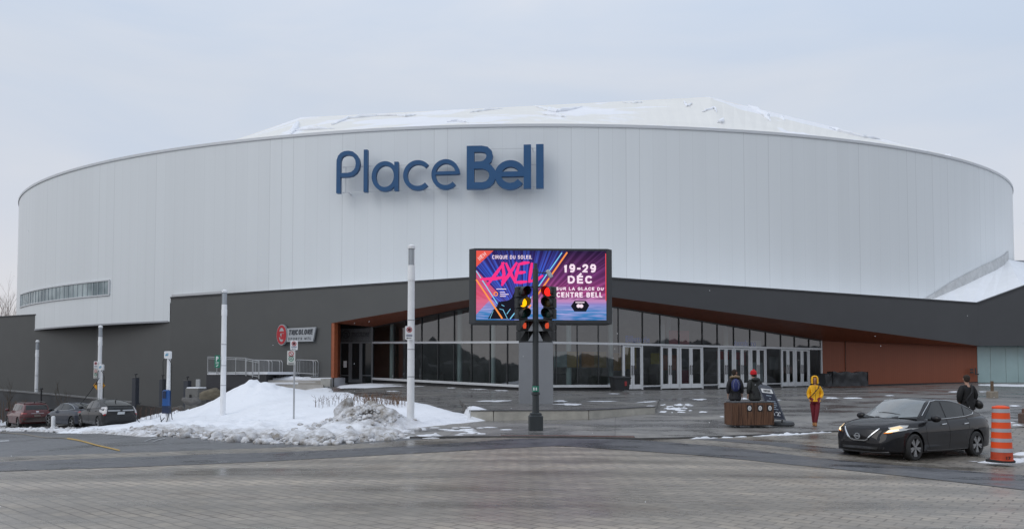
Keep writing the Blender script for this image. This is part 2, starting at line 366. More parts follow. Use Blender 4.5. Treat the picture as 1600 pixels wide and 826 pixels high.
# one sheet to the horizon
def axis(a0, a1, st, far):
    v = list(np.arange(a0, a1 + 1e-6, st)); lo = a0; s = st; L1 = []
    while lo > -far: s *= 1.5; lo -= s; L1.append(lo)
    hi = a1; s = st; H1 = []
    while hi < far: s *= 1.5; hi += s; H1.append(hi)
    return L1[::-1] + v + H1
gx = axis(-60, 60, .6, 2500); gy = axis(-6, 72, .6, 2500)
XX, YY = np.meshgrid(gx, gy); ZZ = garr(XX.ravel(), YY.ravel()).reshape(XX.shape)
mb = MB(); nx = len(gx)
mb.v = [(float(a), float(b), float(c)) for a, b, c in zip(XX.ravel(), YY.ravel(), ZZ.ravel())]
mb.f = [(j*nx+i, j*nx+i+1, (j+1)*nx+i+1, (j+1)*nx+i) for j in range(len(gy)-1) for i in range(nx-1)]; mb.mi = [0]*len(mb.f)
tag(mb.build('ground', M_plaza, ang=80), kind='structure')
# draped sheets between two lines given by sight points
def lerp_poly(P, t):
    L_ = [0]
    for a, b in zip(P, P[1:]): L_.append(L_[-1] + (Vector(b)-Vector(a)).length)
    s = t*L_[-1]
    for i in range(len(P)-1):
        if s <= L_[i+1] or i == len(P)-2:
            k = (s-L_[i])/max(1e-9, L_[i+1]-L_[i]); return Vector(P[i]).lerp(Vector(P[i+1]), k)
def sheet(name, A, B, m, off, nu=80, nv=10, jit=0.0, base=garr):
    A = [(p[0], p[1]) for p in A]; B = [(p[0], p[1]) for p in B]
    xs = []; ys = []
    for j in range(nv+1):
        for i in range(nu+1):
            a = lerp_poly(A, i/nu); b = lerp_poly(B, i/nu); q = a.lerp(b, j/nv)
            if jit: q = q + Vector((noise.noise(Vector((q.x*1.3, q.y*1.3, 3))), noise.noise(Vector((q.x*1.3, q.y*1.3, 9)))))*jit
            xs.append(q.x); ys.append(q.y)
    zs = base(xs, ys) + off; mb = MB(); mb.v = [(float(a), float(b), float(c)) for a, b, c in zip(xs, ys, zs)]
    mb.f = [(j*(nu+1)+i, (j+1)*(nu+1)+i, (j+1)*(nu+1)+i+1, j*(nu+1)+i+1) for j in range(nv) for i in range(nu)]; mb.mi = [0]*len(mb.f)
    o = mb.build(name, m, ang=80); me = o.data
    bm = bmesh.new(); bm.from_mesh(me); bm.normal_update()
    if sum(f.normal.z for f in bm.faces) < 0: bmesh.ops.reverse_faces(bm, faces=bm.faces)
    bm.to_mesh(me); bm.free()
    return tag(o, kind='structure')
G2 = lambda px, py: gpt(px, py, g)
E0 = [G2(*p) for p in ((-250,746),(0,737),(200,730),(400,722),(600,711),(800,700),(875,696.5))]     # lower edge of left dark band
E1 = [G2(*p) for p in ((-250,731),(0,722),(250,713),(500,704),(700,693),(800,686),(875,684.5))]      # its upper edge
F0 = [G2(*p) for p in ((875,696.5),(1100,712),(1300,732),(1450,748),(1600,766),(1850,798))]
F1 = [G2(*p) for p in ((995,687),(1150,700),(1300,718),(1450,731),(1600,743),(1850,768))]
# street pavers in the foreground (everything nearer than the bands)
near = [Vector((-40,-30)), Vector((-30,-30)), Vector((-12,-30)), Vector((0,-30)), Vector((12,-30)), Vector((40,-30))]
sheet('street_pavers', [Vector((-60, 2))] + [Vector((p.x, p.y)) for p in E0] + [Vector((p.x, p.y)) for p in F0[1:]] + [Vector((60, -6))], [Vector((-60,-30))] + near + [Vector((60,-30))], M_pav, .008, 220, 60)
sheet('crosswalk_band_left', E0, E1, M_band, .014, 120, 6)
sheet('crosswalk_band_right', [E1[-1].lerp(E0[-1], 1)] + F0[1:], [E1[-1]] + F1, M_band, .0155, 120, 6)
# pale strip above the left band, then the asphalt street
S1 = [G2(*p) for p in ((-250,722),(0,714),(250,706),(500,697),(650,687),(800,682.5),(990,684.8))]
sheet('paver_strip', E1[:-1] + [G2(990,686.6)], S1, M_pav2, .010, 120, 4)
R1 = [G2(*p) for p in ((-250,668),(0,668),(130,667),(300,676),(450,684),(600,681),(655,683.5))]
sheet('street', S1[:-2] + [G2(660,687)], R1, M_road, .006, 120, 16)
sheet('parking_pavers', F1, [G2(*p) for p in ((1000,686.2),(1100,684),(1200,680),(1310,674),(1600,668),(1850,662))], M_pav2, .007, 100, 10)
sheet('parking_band', [G2(*p) for p in ((1085,686),(1200,695),(1325,711))], [G2(*p) for p in ((1125,685),(1230,692),(1360,706))], M_band, .012, 40, 3)
# pavement between the street and the terrace
sheet('sidewalk', [G2(*p) for p in ((600,684),(760,682.5),(880,683),(1000,686),(1100,683.5),(1200,679.5),(1310,673.5),(1600,667),(1850,660))],
      [G2(*p) for p in ((560,650),(770,656.5),(880,655),(1000,648),(1100,650),(1200,650),(1310,650),(1600,648),(1850,645))], M_walk, .011, 140, 10)
M_rust = mat('rusty_tactile_plate', (.12,.06,.045), .6, 0, .4, 6)
mb = MB()
K0 = [G2(*p) for p in ((640,684.5),(740,683.4),(860,684),(1000,686.8),(1060,685.6),(1180,681),(1310,674.6))]
def kerb_run(K, w_, h_, mb):
    for a, b in zip(K, K[1:]):
        d = (b-a).normalized(); n = Vector((-d.y, d.x, 0)).normalized()*w_
        mb.slab(Vector((a.x,a.y,a.z+h_)), Vector((b.x,b.y,b.z+h_)), Vector((b.x,b.y,b.z+h_))+n, Vector((a.x,a.y,a.z+h_))+n, h_+.1)
kerb_run(K0, .16, .05, mb); tag(mb.build('kerb', mat('dark_kerb', (.07,.068,.066), .5, 0, .25, 3)), kind='structure')
mb = MB()
T0 = [G2(*p) for p in ((782,681.8),(880,681.9),(992,683.4))]
kerb_run(T0, .28, .03, mb); tag(mb.build('tactile_strip', M_rust), kind='structure')
# painted lines on the street
M_ylw = mat('yellow_road_paint', (.42,.26,.05), .6, 0, .35, 9); M_wht = mat('white_road_paint', (.36,.37,.38), .6, 0, .4, 9)
def line(name, pts, wpx, m, off=.02):
    A = [G2(x, y-wpx/2) for x, y in pts]; B = [G2(x, y+wpx/2) for x, y in pts]; return sheet(name, A, B, m, off, 40, 2)
line('yellow_line', ((105,685),(125,688.5),(150,695.5),(187,704)), 2.0, M_ylw)
line('worn_line', ((-40,673),(40,678.5),(105,685)), 1.4, mat('worn_road_paint', (.2,.17,.13), .6, 0, .4, 7))
line('white_line', ((-60,690.6),(0,689.4),(14,688.4)), 2.2, M_wht)
line('faded_mark', ((226,690),(236,686),(246,684.2)), 1.0, M_wht); line('faded_mark', ((238,691),(247,687.5),(258,685.2)), 1.0, M_wht)
# terrace with its pale kerb wall
mb = MB()
for i in range(3):
    a, b, c, d = [Vector(p) for p in (TF[i], TF[i+1], TB[i+1], TB[i])]
    mb.grid(lambda u, v, a=a, b=b, c=c, d=d: (a.lerp(b, u)).lerp(d.lerp(c, u), v), 12, 14)
a, b = Vector(TF[3]), Vector(TB[3]); dn = Vector((0,0,1))
mb.grid(lambda u, v: a.lerp(b, u) - dn*v*(.6), 14, 1)
a2_, b2_ = Vector(TF[0]), Vector(TB[0]); mb.grid(lambda u, v: b2_.lerp(a2_, u) - dn*v*(.6), 14, 1)
ter = tag(mb.build('terrace', M_plaza, ang=60), kind='structure')
mb = MB(); M_kerbw = mat('pale_kerb_concrete', (.42,.40,.35), .7, 0, .2, 2.2, .3, 25)
for i in range(3):
    a = Vector(TF[i]); b = Vector(TF[i+1]); L_ = (b-a).length; nseg = max(1, round(L_/2.6)); d = (b-a).normalized(); n = Vector((d.y,-d.x,0))
    for k in range(nseg):
        p = a.lerp(b, k/nseg) + d*.012; q = a.lerp(b, (k+1)/nseg) - d*.012
        p.z += .012; q.z += .012
        mb.slab(p+n*.03, q+n*.03, q-n*.22, p-n*.22, .8)
tag(mb.build('terrace_kerb', [M_kerbw]), kind='structure')
mb = MB()
for i in range(3):
    a = Vector(TF[i]); b = Vector(TF[i+1]); d = (b-a).normalized(); n = Vector((d.y,-d.x,0)); up = Vector((0,0,.05))
    mb.slab(a+n*.05+up, b+n*.05+up, b-n*.25+up, a-n*.25+up, .035)
tag(mb.build('terrace_coping', mat('wet_coping', (.1,.1,.105), .35, 0, .2, 4)), kind='structure')
# the stretch of land behind the viewer that the glazing mirrors
mb = MB(); rnd = random.Random(3)
for ring_r, hh, nn_ in ((105, (5.5,7), 620), (165, (11,12.5), 520)):
    for i in range(nn_):
        an = R(-110) + R(220)*i/nn_; r0 = ring_r+rnd.uniform(-10,10); x = math.sin(an)*r0; y = -math.cos(an)*r0
        h = rnd.uniform(*hh)*(.8+.3*math.sin(i*.06)+.12*math.sin(i*.19)); r = rnd.uniform(1.2,2.8)*(1 if ring_r < 120 else 2.2)
        mb.ell((x, y, h*.5-1.5), (r, r, h*.55), 7, 5)
tag(mb.build('far_wood', mat('winter_wood', (.12,.118,.12), .95, 0, .5, 1.5, .5, 3)), kind='stuff')  # grey lightened in the colour itself to look hazy when mirrored

sn_l = MB(); 
for i in range(60):
    for (r0, r1, z_) in ((34, 60, .25),(66, 92, .35)):
        a0 = R(-100)+R(200)*i/60; a1 = R(-100)+R(200)*(i+1)/60; P = [(math.sin(a)*r_*1.0, -math.cos(a)*r_, z_+.25*math.sin(a*9+r_)) for a, r_ in ((a0,r0),(a1,r0),(a1,r1),(a0,r1))]; sn_l.add(P, [(0,1,2,3)])
tag(sn_l.build('unseen_snow_sheet', mat('unseen_snow', (.8,.82,.86), .7, 0, .08, .3), ang=80), kind='structure')  # unseen snow sheets, added to brighten what the lower panes mirror
# ================================================================== arena
T_REL = 17.0
QC = (-1.458, 79.115, 50.24, 29.67, -.08554, 1.92345)
def ringp(t):
    cx, cy, a, b, r, n = QC; c, s = math.cos(t), math.sin(t)
    x = a*math.copysign(abs(c)**(2/n), c); y = b*math.copysign(abs(s)**(2/n), s)
    return Vector((cx + x*math.cos(r) - y*math.sin(r), cy + x*math.sin(r) + y*math.cos(r), 0))
raw = [ringp(2*math.pi*(i+.5)/7200) for i in range(7200)]
# even arc-length resampling, starting at the back, running counter-clockwise
NR = 480
cum = [0]
for a, b in zip(raw, raw[1:]+raw[:1]): cum.append(cum[-1]+(b-a).length)
PER = cum[-1]; RING = []; j = 0
for k in range(NR):
    s = PER*k/NR
    while cum[j+1] < s: j += 1
    RING.append(raw[j].lerp(raw[(j+1) % len(raw)], (s-cum[j])/max(1e-9, cum[j+1]-cum[j])))
def rnorm(k): 
    t = (RING[(k+1) % NR]-RING[(k-1) % NR]).normalized(); return Vector((t.y, -t.x, 0))
RN = [rnorm(k) for k in range(NR)]
RPX = []
for k in range(NR):
    p = RING[k]; c = p.y; RPX.append(p.x/c)
il = min(range(NR), key=lambda k: RPX[k]); ir = max(range(NR), key=lambda k: RPX[k])
fr = []; k = il
while True:
    fr.append(k)
    if k == ir: break
    k = (k+1) % NR
def px2r(px): 
    return (px-800)/FPX*1.0
def ring_at(px, out=0.0):
    """point on the near side of the curved wall in the direction of the sight line, and its outward normal"""
    r = px2r(px)
    for a, b in zip(fr, fr[1:]):
        if RPX[a] <= r <= RPX[b]:
            t = (r-RPX[a])/(RPX[b]-RPX[a]); p = RING[a].lerp(RING[b], t); n = RN[a].lerp(RN[b], t).normalized(); return p+n*out, n, a+t
    a = fr[0] if r < RPX[fr[0]] else fr[-1]
    return RING[a]+RN[a]*out, RN[a], float(a)
TOPZ = EYE+T_REL; BOTZ = EYE+4.15
ARL = Vector((0, 60, 1.2))
V_ = lambda p, z: Vector((p.x, p.y, z))
arena = thing('arena', 'huge white curved-wall arena with a dark grey entrance base and glazed lobby', 'arena', ARL)
# white ribbed cladding: narrow vertical panels, joints and slight tone differences between panels
m, n, l, b = nodes_of('white_cladding')
uv = n.new('ShaderNodeUVMap'); sx = n.new('ShaderNodeSeparateXYZ'); l.new(uv.outputs[0], sx.inputs[0])
def mth(op, a, bb=None):
    q = n.new('ShaderNodeMath'); q.operation = op
    for i, v in enumerate((a, bb)):
        if v is None: continue
        if isinstance(v, (int, float)): q.inputs[i].default_value = v
        else: l.new(v, q.inputs[i])
    return q.outputs[0]
pan = mth('FLOOR', mth('DIVIDE', sx.outputs[0], .93)); fr_ = mth('FRACT', mth('DIVIDE', sx.outputs[0], .93))
wn = n.new('ShaderNodeTexWhiteNoise'); wn.noise_dimensions = '1D'; l.new(pan, wn.inputs['W'])
edge = mth('LESS_THAN', fr_, .04); mid = mth('LESS_THAN', mth('ABSOLUTE', mth('SUBTRACT', fr_, .5)), .012)
strong = mth('GREATER_THAN', wn.outputs[0], .72)
jd = mth('MULTIPLY', edge, mth('ADD', mth('MULTIPLY', strong, .14), .05))
tone = mth('ADD', mth('MULTIPLY', wn.outputs[0], .022), .985)
big = mth('FLOOR', mth('DIVIDE', sx.outputs[0], 9.3)); wn2 = n.new('ShaderNodeTexWhiteNoise'); wn2.noise_dimensions = '1D'; l.new(big, wn2.inputs['W'])
tone = mth('MULTIPLY', tone, mth('ADD', mth('MULTIPLY', wn2.outputs[0], .02), .99))
fac = mth('SUBTRACT', tone, jd)
cz = n.new('ShaderNodeCombineXYZ'); l.new(mth('MULTIPLY', sx.outputs[0], 1.2), cz.inputs[0]); l.new(mth('MULTIPLY', sx.outputs[1], .04), cz.inputs[1])
zn = n.new('ShaderNodeTexNoise'); zn.inputs['Scale'].default_value = 1; zn.inputs['Detail'].default_value = 5; l.new(cz.outputs[0], zn.inputs[0])
fac = mth('MULTIPLY', fac, mth('ADD', mth('MULTIPLY', zn.outputs[0], .07), .965))
sc_ = n.new('ShaderNodeVectorMath'); sc_.operation = 'SCALE'; sc_.inputs[0].default_value = (.735,.768,.782); l.new(fac, sc_.inputs['Scale']); l.new(sc_.outputs[0], b.inputs['Base Color'])
bp = n.new('ShaderNodeBump'); bp.inputs['Strength'].default_value = .35; bp.inputs['Distance'].default_value = .02; l.new(mth('SUBTRACT', 1, edge), bp.inputs['Height']); l.new(bp.outputs[0], b.inputs['Normal'])
b.inputs['Roughness'].default_value = .42
M_clad = m
def strip_mesh(name, A, B, m, parent, uv=True):   # A top, B bottom lists
    mb = MB(); nn = len(A); mb.v = [tuple(p) for p in A] + [tuple(p) for p in B]
    mb.f = [(i, nn+i, nn+i+1, i+1) for i in range(nn-1)]; mb.mi = [0]*len(mb.f)
    o = mb.build(name, m, parent, ang=50)
    if uv:
        ul = o.data.uv_layers.new(name='UVMap'); L_ = [0]
        for a, b2 in zip(A, A[1:]): L_.append(L_[-1]+math.hypot(b2[0]-a[0], b2[1]-a[1]))
        for p in o.data.polygons:
            for li in p.loop_indices:
                vi = o.data.loops[li].vertex_index; i = vi % nn
                ul.data[li].uv = (L_[i], (A if vi < nn else B)[i][2])
    return o
# outer wall; its foot drops lower to the left of the notch
idx = list(range(NR))+[0]
s_notch = ring_at(264)[2]
kn = int(s_notch); A = []; B = []
for k in idx:
    A.append(RING[k]+Vector((0,0,TOPZ))); B.append(RING[k]+Vector((0,0,BOTZ if (fr[0]-30 <= k <= kn) else EYE+5.55)))
    if k == kn:
        p = ring_at(264)[0]
        for zz in (BOTZ, EYE+5.55): A.append(V_(p, TOPZ)); B.append(V_(p, zz))
strip_mesh('white_wall', A, B, M_clad, arena)
mb = MB(); uk = range(fr[0]-30, int(s_notch)+1)
for k in uk: mb.add([RING[k]+Vector((0,0,BOTZ+.004))-RN[k]*.002, RING[k+1]+Vector((0,0,BOTZ+.004))-RN[k+1]*.002, RING[k+1]+Vector((0,0,BOTZ+.004))-RN[k+1]*3.5, RING[k]+Vector((0,0,BOTZ+.004))-RN[k]*3.5], [(0,1,2,3)])
mb.build('overhang_underside', mat('underside_grey', (.12,.12,.12), .7), arena)
mb = MB()
for k in range(NR):
    j = (k+1) % NR
    for (o0, z0), (o1, z1) in (((.07,-.09),(.07,.10)),((.07,.10),(-.45,.12)),((-.45,.12),(-.45,-.3)),((.004,-.09),(.07,-.09))):
        mb.add([RING[k]+RN[k]*o0+Vector((0,0,TOPZ+z0)), RING[j]+RN[j]*o0+Vector((0,0,TOPZ+z0)), RING[j]+RN[j]*o1+Vector((0,0,TOPZ+z1)), RING[k]+RN[k]*o1+Vector((0,0,TOPZ+z1))], [(0,1,2,3)])
mb.build('parapet_cap', mat('parapet_flashing', (.6,.62,.64), .4, .1), arena)
mb = MB()    # lip along the foot of the overhang
for a, b2 in zip(fr, fr[1:]):
    if b2 > s_notch: break
    k, j = a, b2
    mb.add([RING[k]+RN[k]*.03+Vector((0,0,BOTZ-.04)), RING[j]+RN[j]*.03+Vector((0,0,BOTZ-.04)), RING[j]+RN[j]*.03+Vector((0,0,BOTZ+.08)), RING[k]+RN[k]*.03+Vector((0,0,BOTZ+.08)),
            RING[j]-RN[j]*.1+Vector((0,0,BOTZ-.04)), RING[k]-RN[k]*.1+Vector((0,0,BOTZ-.04))], [(0,1,2,3),(1,0,5,4)])
mb.build('bottom_trim', mat('trim_grey', (.3,.31,.33), .5), arena)
# strip window at the left
def band(px0, px1, z0, z1, out, n=40):
    s0, s1 = ring_at(px0)[2], ring_at(px1)[2]; P = []
    for i in range(n+1):
        s = s0+(s1-s0)*i/n; k = int(s) % NR; t = s-int(s); p = RING[k].lerp(RING[(k+1)%NR], t)+RN[k].lerp(RN[(k+1)%NR], t).normalized()*out; P.append(p)
    return P
def band_mesh(mb, px0, px1, z0, z1, o0, o1, n=40):   # a curved bar
    Pi = band(px0,px1,z0,z1,o0,n); Po = band(px0,px1,z0,z1,o1,n); Z = lambda p, z: Vector((p.x,p.y,z))
    for i in range(n):
        a, b2, c, d = Pi[i], Pi[i+1], Po[i], Po[i+1]
        mb.add([Z(c,z0),Z(d,z0),Z(d,z1),Z(c,z1),Z(a,z0),Z(b2,z0),Z(b2,z1),Z(a,z1)], [(0,1,2,3),(3,2,6,7),(4,5,1,0)])
    mb.add([Z(Pi[0],z0),Z(Po[0],z0),Z(Po[0],z1),Z(Pi[0],z1)], [(0,1,2,3)]); mb.add([Z(Pi[-1],z0),Z(Pi[-1],z1),Z(Po[-1],z1),Z(Po[-1],z0)], [(0,1,2,3)])
wz0, wz1 = EYE+6.5, EYE+7.55
mb = MB(); M_frame = mat('window_frame_white', (.6,.62,.64), .45)
band_mesh(mb, 29.6, 169.5, wz0-.1, wz0, .004, .09); band_mesh(mb, 29.6, 169.5, wz1, wz1+.1, .004, .09)
s0, s1 = ring_at(30.5)[2], ring_at(169)[2]
def fpos(s, out, z):
    k = int(s) % NR; t = s-int(s); p = RING[k].lerp(RING[(k+1)%NR], t)+RN[k].lerp(RN[(k+1)%NR], t).normalized()*out; return Vector((p.x,p.y,z)), RN[k]
def post(mb, s, wd, z0, z1, o0=.004, o1=.085):
    p, nn = fpos(s, (o0+o1)/2, (z0+z1)/2); mb.box(p, (wd, o1-o0, z1-z0), math.atan2(nn.y, nn.x)+math.pi/2)
post(mb, s0, .1, wz0, wz1); post(mb, s1, .14, wz0, wz1)
swin = mb.build('window', M_frame, arena)
mb = MB(); band_mesh(mb, 30.5, 169, wz0, wz1, .003, .02)
m, n, l, b = nodes_of('strip_glass'); b.inputs['Base Color'].default_value = (.2,.27,.28,1); b.inputs['Roughness'].default_value = .18
t = n.new('ShaderNodeTexCoord'); z = n.new('ShaderNodeTexNoise'); z.inputs['Scale'].default_value = .5; l.new(t.outputs['Object'], z.inputs[0])
c_ = n.new('ShaderNodeValToRGB'); c_.color_ramp.elements[0].color = (.13,.18,.2,1); c_.color_ramp.elements[1].color = (.42,.5,.51,1); c_.color_ramp.elements[0].position=.35; c_.color_ramp.elements[1].position=.65; l.new(z.outputs[0], c_.inputs[0]); l.new(c_.outputs[0], b.inputs['Base Color'])
pn = mb.build('window_pane', m, swin)
for i in range(1, 24): mb = MB(); post(mb, s0+(s1-s0)*i/24, .13 if i % 2 else .07, wz0, wz1, .02, .05); mb.build('mullion', mat('mullion_grey', (.33,.37,.39), .5), swin)
# raised roof: membrane planes with snow lying on them
m, n, l, b = nodes_of('roof_membrane'); t = n.new('ShaderNodeTexCoord')
z = n.new('ShaderNodeTexNoise'); z.inputs['Scale'].default_value = .09; z.inputs['Detail'].default_value = 6; z.inputs['Roughness'].default_value = .55; z.inputs['Distortion'].default_value = .6; l.new(t.outputs['Object'], z.inputs[0])
c_ = n.new('ShaderNodeValToRGB'); c_.color_ramp.elements[0].color = (.79,.78,.74,1); c_.color_ramp.elements[1].color = (.84,.85,.88,1); c_.color_ramp.elements[0].position=.50; c_.color_ramp.elements[1].position=.53
l.new(z.outputs[0], c_.inputs[0])
z2 = n.new('ShaderNodeTexNoise'); z2.inputs['Scale'].default_value = .35; z2.inputs['Detail'].default_value = 5; l.new(t.outputs['Object'], z2.inputs[0])
r_ = n.new('ShaderNodeMapRange'); r_.inputs[3].default_value = .93; r_.inputs[4].default_value = 1.03; l.new(z2.outputs[0], r_.inputs[0]); s_ = n.new('ShaderNodeVectorMath'); s_.operation='SCALE'; l.new(c_.outputs[0], s_.inputs[0]); l.new(r_.outputs[0], s_.inputs['Scale']); l.new(s_.outputs[0], b.inputs['Base Color'])
bp = n.new('ShaderNodeBump'); bp.inputs['Strength'].default_value = .5; bp.inputs['Distance'].default_value = .25; l.new(z.outputs[0], bp.inputs['Height']); l.new(bp.outputs[0], b.inputs['Normal']); b.inputs['Roughness'].default_value = .6
M_roof = m
RA = at(470,183.5,73.5); RB = at(1109,151.5,68); RC = at(1520,252,75); RD = at(366,219,80)
rz = TOPZ-.05
def rim(px): p, nn, s = ring_at(px, -.4); return Vector((p.x,p.y,rz))
mb = MB()
def face_to_rim(P, Q, pa, pb, n=24):     # plane from ridge P-Q down to the rim between two directions
    for i in range(n):
        a = P.lerp(Q, i/n); b2 = P.lerp(Q, (i+1)/n); c = rim(pa+(pb-pa)*(i+1)/n); d = rim(pa+(pb-pa)*i/n); mb.add([a,b2,c,d], [(3,2,1,0)])
face_to_rim(RD, RA, 330, 442, 10); face_to_rim(RA, RB, 442, 1140, 40); face_to_rim(RB, RC, 1140, 1530, 24)
bk1 = Vector((-38, 98, rz)); bk2 = Vector((38, 98, rz)); RA2 = RA+Vector((4,22,0)); RB2 = RB+Vector((-2,22,-1))
mb.add([RA,RB,RB2,RA2], [(0,1,2,3)]); mb.add([RA2,RB2,bk2,bk1],[(0,1,2,3)]); mb.add([RB,RC,bk2,RB2],[(0,1,2,3)]); mb.add([RA,RA2,bk1,RD],[(0,1,2,3)])
mb.add([RING[k]-RN[k]*.3+Vector((0,0,TOPZ-.35)) for k in range(NR)], [tuple(range(NR))])
mb.build('roof', M_roof, arena, ang=10)
# wind-packed snow ridges on the roof
M_snow = mat('roof_snow', (.84,.86,.9), .6, 0, .03, 1)
mb = MB(); rnd = random.Random(11)
def ridge_pt(px, py):
    # on the front or the right plane: solve along the sight line between ridge and rim
    if px < 1109: P, Q, pa, pb, x0, x1 = RA, RB, 442, 1140, 470, 1109
    else: P, Q, pa, pb, x0, x1 = RB, RC, 1140, 1530, 1109, 1520
    t = min(1, max(0, (px-x0)/(x1-x0))); best = None
    for dt in np.linspace(-.15, .15, 61):
        for v in np.linspace(0, 1, 41):
            u = min(1, max(0, t+dt)); q = (P.lerp(Q, u)).lerp(rim(pa+(pb-pa)*u), v); rr = q-Vector((0,0,EYE)); c = rr.y*math.cos(PITCH)+rr.z*math.sin(PITCH)
            X = 800+FPX*rr.x/c; Y = Y0-FPX*(-rr.y*math.sin(PITCH)+rr.z*math.cos(PITCH))/c; e = (X-px)**2+(Y-py)**2
            if best is None or e < best[0]: best = (e, q)
    return best[1]
for path, wd in ((((518,195),(545,186),(590,181),(640,180.5)),.5), (((735,176),(760,173),(785,170)),.35), (((835,166),(850,172),(868,176),(890,173),(912,166)),.55), (((850,179),(868,182),(885,183)),.4), (((620,181),(634,183),(650,180)),.35),
                 (((1168,166),(1180,171),(1196,182),(1204,190)),.6), (((1296,199),(1312,206),(1345,214),(1375,218)),.5), (((1100,176),(1112,171),(1118,176)),.3), (((1110,199),(1122,193),(1130,186)),.5), (((700,191),(715,190),(730,192)),.3),
                 (((448,207),(455,196),(462,188)),.6), (((458,205),(490,203),(525,201)),.4), (((975,161),(990,162.5),(1003,160.5)),.3), (((1068,160),(1075,168),(1082,162)),.3), (((1220,184),(1226,188)),.4), (((1425,238),(1432,240)),.4), (((1478,243),(1486,246)),.5)):
    P = [ridge_pt(*q) for q in path]; Q = []
    for i in range(len(P)-1):
        for k in range(6): Q.append(P[i].lerp(P[i+1], k/6)+Vector((rnd.uniform(-.1,.1),0,rnd.uniform(0,.12))))
    Q.append(P[-1]); nn = len(Q)
    mb.tube(Q, [max(.05, wd*.42*math.sin(math.pi*(i+.6)/(nn+.2))*rnd.uniform(.7,1.2)) for i in range(nn)], 7)
for px in range(1000, 1500, 9):
    if rnd.random() < .7:
        p, nn, s = ring_at(px+rnd.uniform(-4,4), -.5); r = rnd.uniform(.15,.5); mb.ell((p.x,p.y,TOPZ+.08), (r*2, r, r*.4), 8, 5)
for px in range(350, 1000, 13):
    if rnd.random() < .6:
        p, nn, s = ring_at(px+rnd.uniform(-4,4), -.5); r = rnd.uniform(.15,.35); mb.ell((p.x,p.y,TOPZ+.08), (r*3, r, r*.35), 8, 5)
tag(mb.build('snow', M_snow, arena), kind='stuff')

# ---------------------------------------------------------------- grey base
M_greyL = mat('grey_metal_panel', (.088,.090,.088), .5, .1, .05, .6)
M_grey_shaded = mat('grey_metal_shaded', (.062,.064,.068), .48, .1, .05, .6)  # same grey metal, shade painted in for faces turned from the sun
ZF = EYE+5.9
Fa = Vector((1.6, 41.8, 0))
dL = Vector((-1, .476, 0)).normalized(); dR = Vector((1, .351, 0)).normalized()
def on_left(px): X = (px-800)/FPX; y = 42.5616/(1+.476*X); return Vector((X*y, y, 0))
def on_right(px): X = (px-800)/FPX; y = 41.2384/(1-.351*X); return Vector((X*y, y, 0))
def Zat(p, py, px=800):   # height on the vertical through p that is seen at row py
    r = ray(px, py); return EYE + r.z*(p.y/r.y)
V = lambda p, z: Vector((p.x, p.y, z))
nL = Vector((-dL.y, dL.x, 0)); nL = nL if nL.y < 0 else -nL; nR = Vector((dR.y, -dR.x, 0))
pa = on_left(265); pj = on_left(517)
zj = Zat(pj, 504.5, 517); zap = Zat(Fa, 449, 846)
pk = on_right(1530); zk = Zat(pk, 540, 1527); ZK = Zat(pk, 474, 1530)
def zR(p): return ZF+(ZK-ZF)*(p.x-Fa.x)/(pk.x-Fa.x)
mb = MB()
# left grey wall, flush part (notch .. entrance jamb), slight upward taper of its parapet
mb.slab(V(pa,-2), V(pj,-2), V(pj,ZF), V(pa,ZF), .35)
# recessed part under the overhang running out of the picture to the left
rec = -nL*1.6; pl = on_left(-330)
p6 = on_left(120)
mb.slab(V(pl,-4)+rec, V(p6,-4)+rec, V(p6,BOTZ+1.3)+rec, V(pl,BOTZ+1.3)+rec, .35)
mb.slab(V(p6,-4)+rec, V(pa,-4)-dL*.002, V(pa,BOTZ)-dL*.002, V(p6,BOTZ)+rec, .35)
mb.build('base_wall', M_greyL, arena)
mb = MB()
# canopy fascia: wedge on the left of the prow, long band on the right rising beyond the kink
mb.slab(V(pj,zj), V(Fa,zap), V(Fa,ZF), V(pj,ZF), .3)
fl = mb.build('canopy_fascia', M_greyL, arena)
mb = MB()
mb.slab(V(Fa,zap), V(pk,zk), V(pk,ZK), V(Fa,ZF), .3)
dW = Vector((1, .02, 0)); pw = pk + dW*16
zw0 = ZK; zw1 = ZK + 16*.36
mb.slab(V(pk,zk), V(pw,zk), V(pw,zw1), V(pk,zw0), .3)
mb.build('canopy_fascia', M_grey_shaded, arena)
mb = MB()   # coping line
def cope(a, b2, n_, h_=.08): mb.slab(a+n_*.05-Vector((0,0,.03)), b2+n_*.05-Vector((0,0,.03)), b2+n_*.05+Vector((0,0,h_)), a+n_*.05+Vector((0,0,h_)), .45)
cope(V(pa,ZF), V(Fa,ZF), nL); cope(V(Fa,ZF), V(pk,ZK), nR); cope(V(pk,zw0), V(pw,zw1), Vector((0,-1,0)))
cope(V(pl,BOTZ+1.3)+rec, V(on_left(30),BOTZ+1.3)+rec, nL)
mb.build('coping', mat('coping_dark', (.035,.036,.04), .5), arena)
# a pale stub of flashing above the notch
mb = MB(); q0 = on_left(268); q1 = on_left(345); mb.slab(V(q0,ZF+.08)+nL*.09, V(q1,ZF+.08)+nL*.09, V(q1,ZF+.24)+nL*.09, V(q0,ZF+.24)+nL*.09, .2)
mb.build('flashing', mat('pale_flashing', (.5,.51,.52), .5), arena)
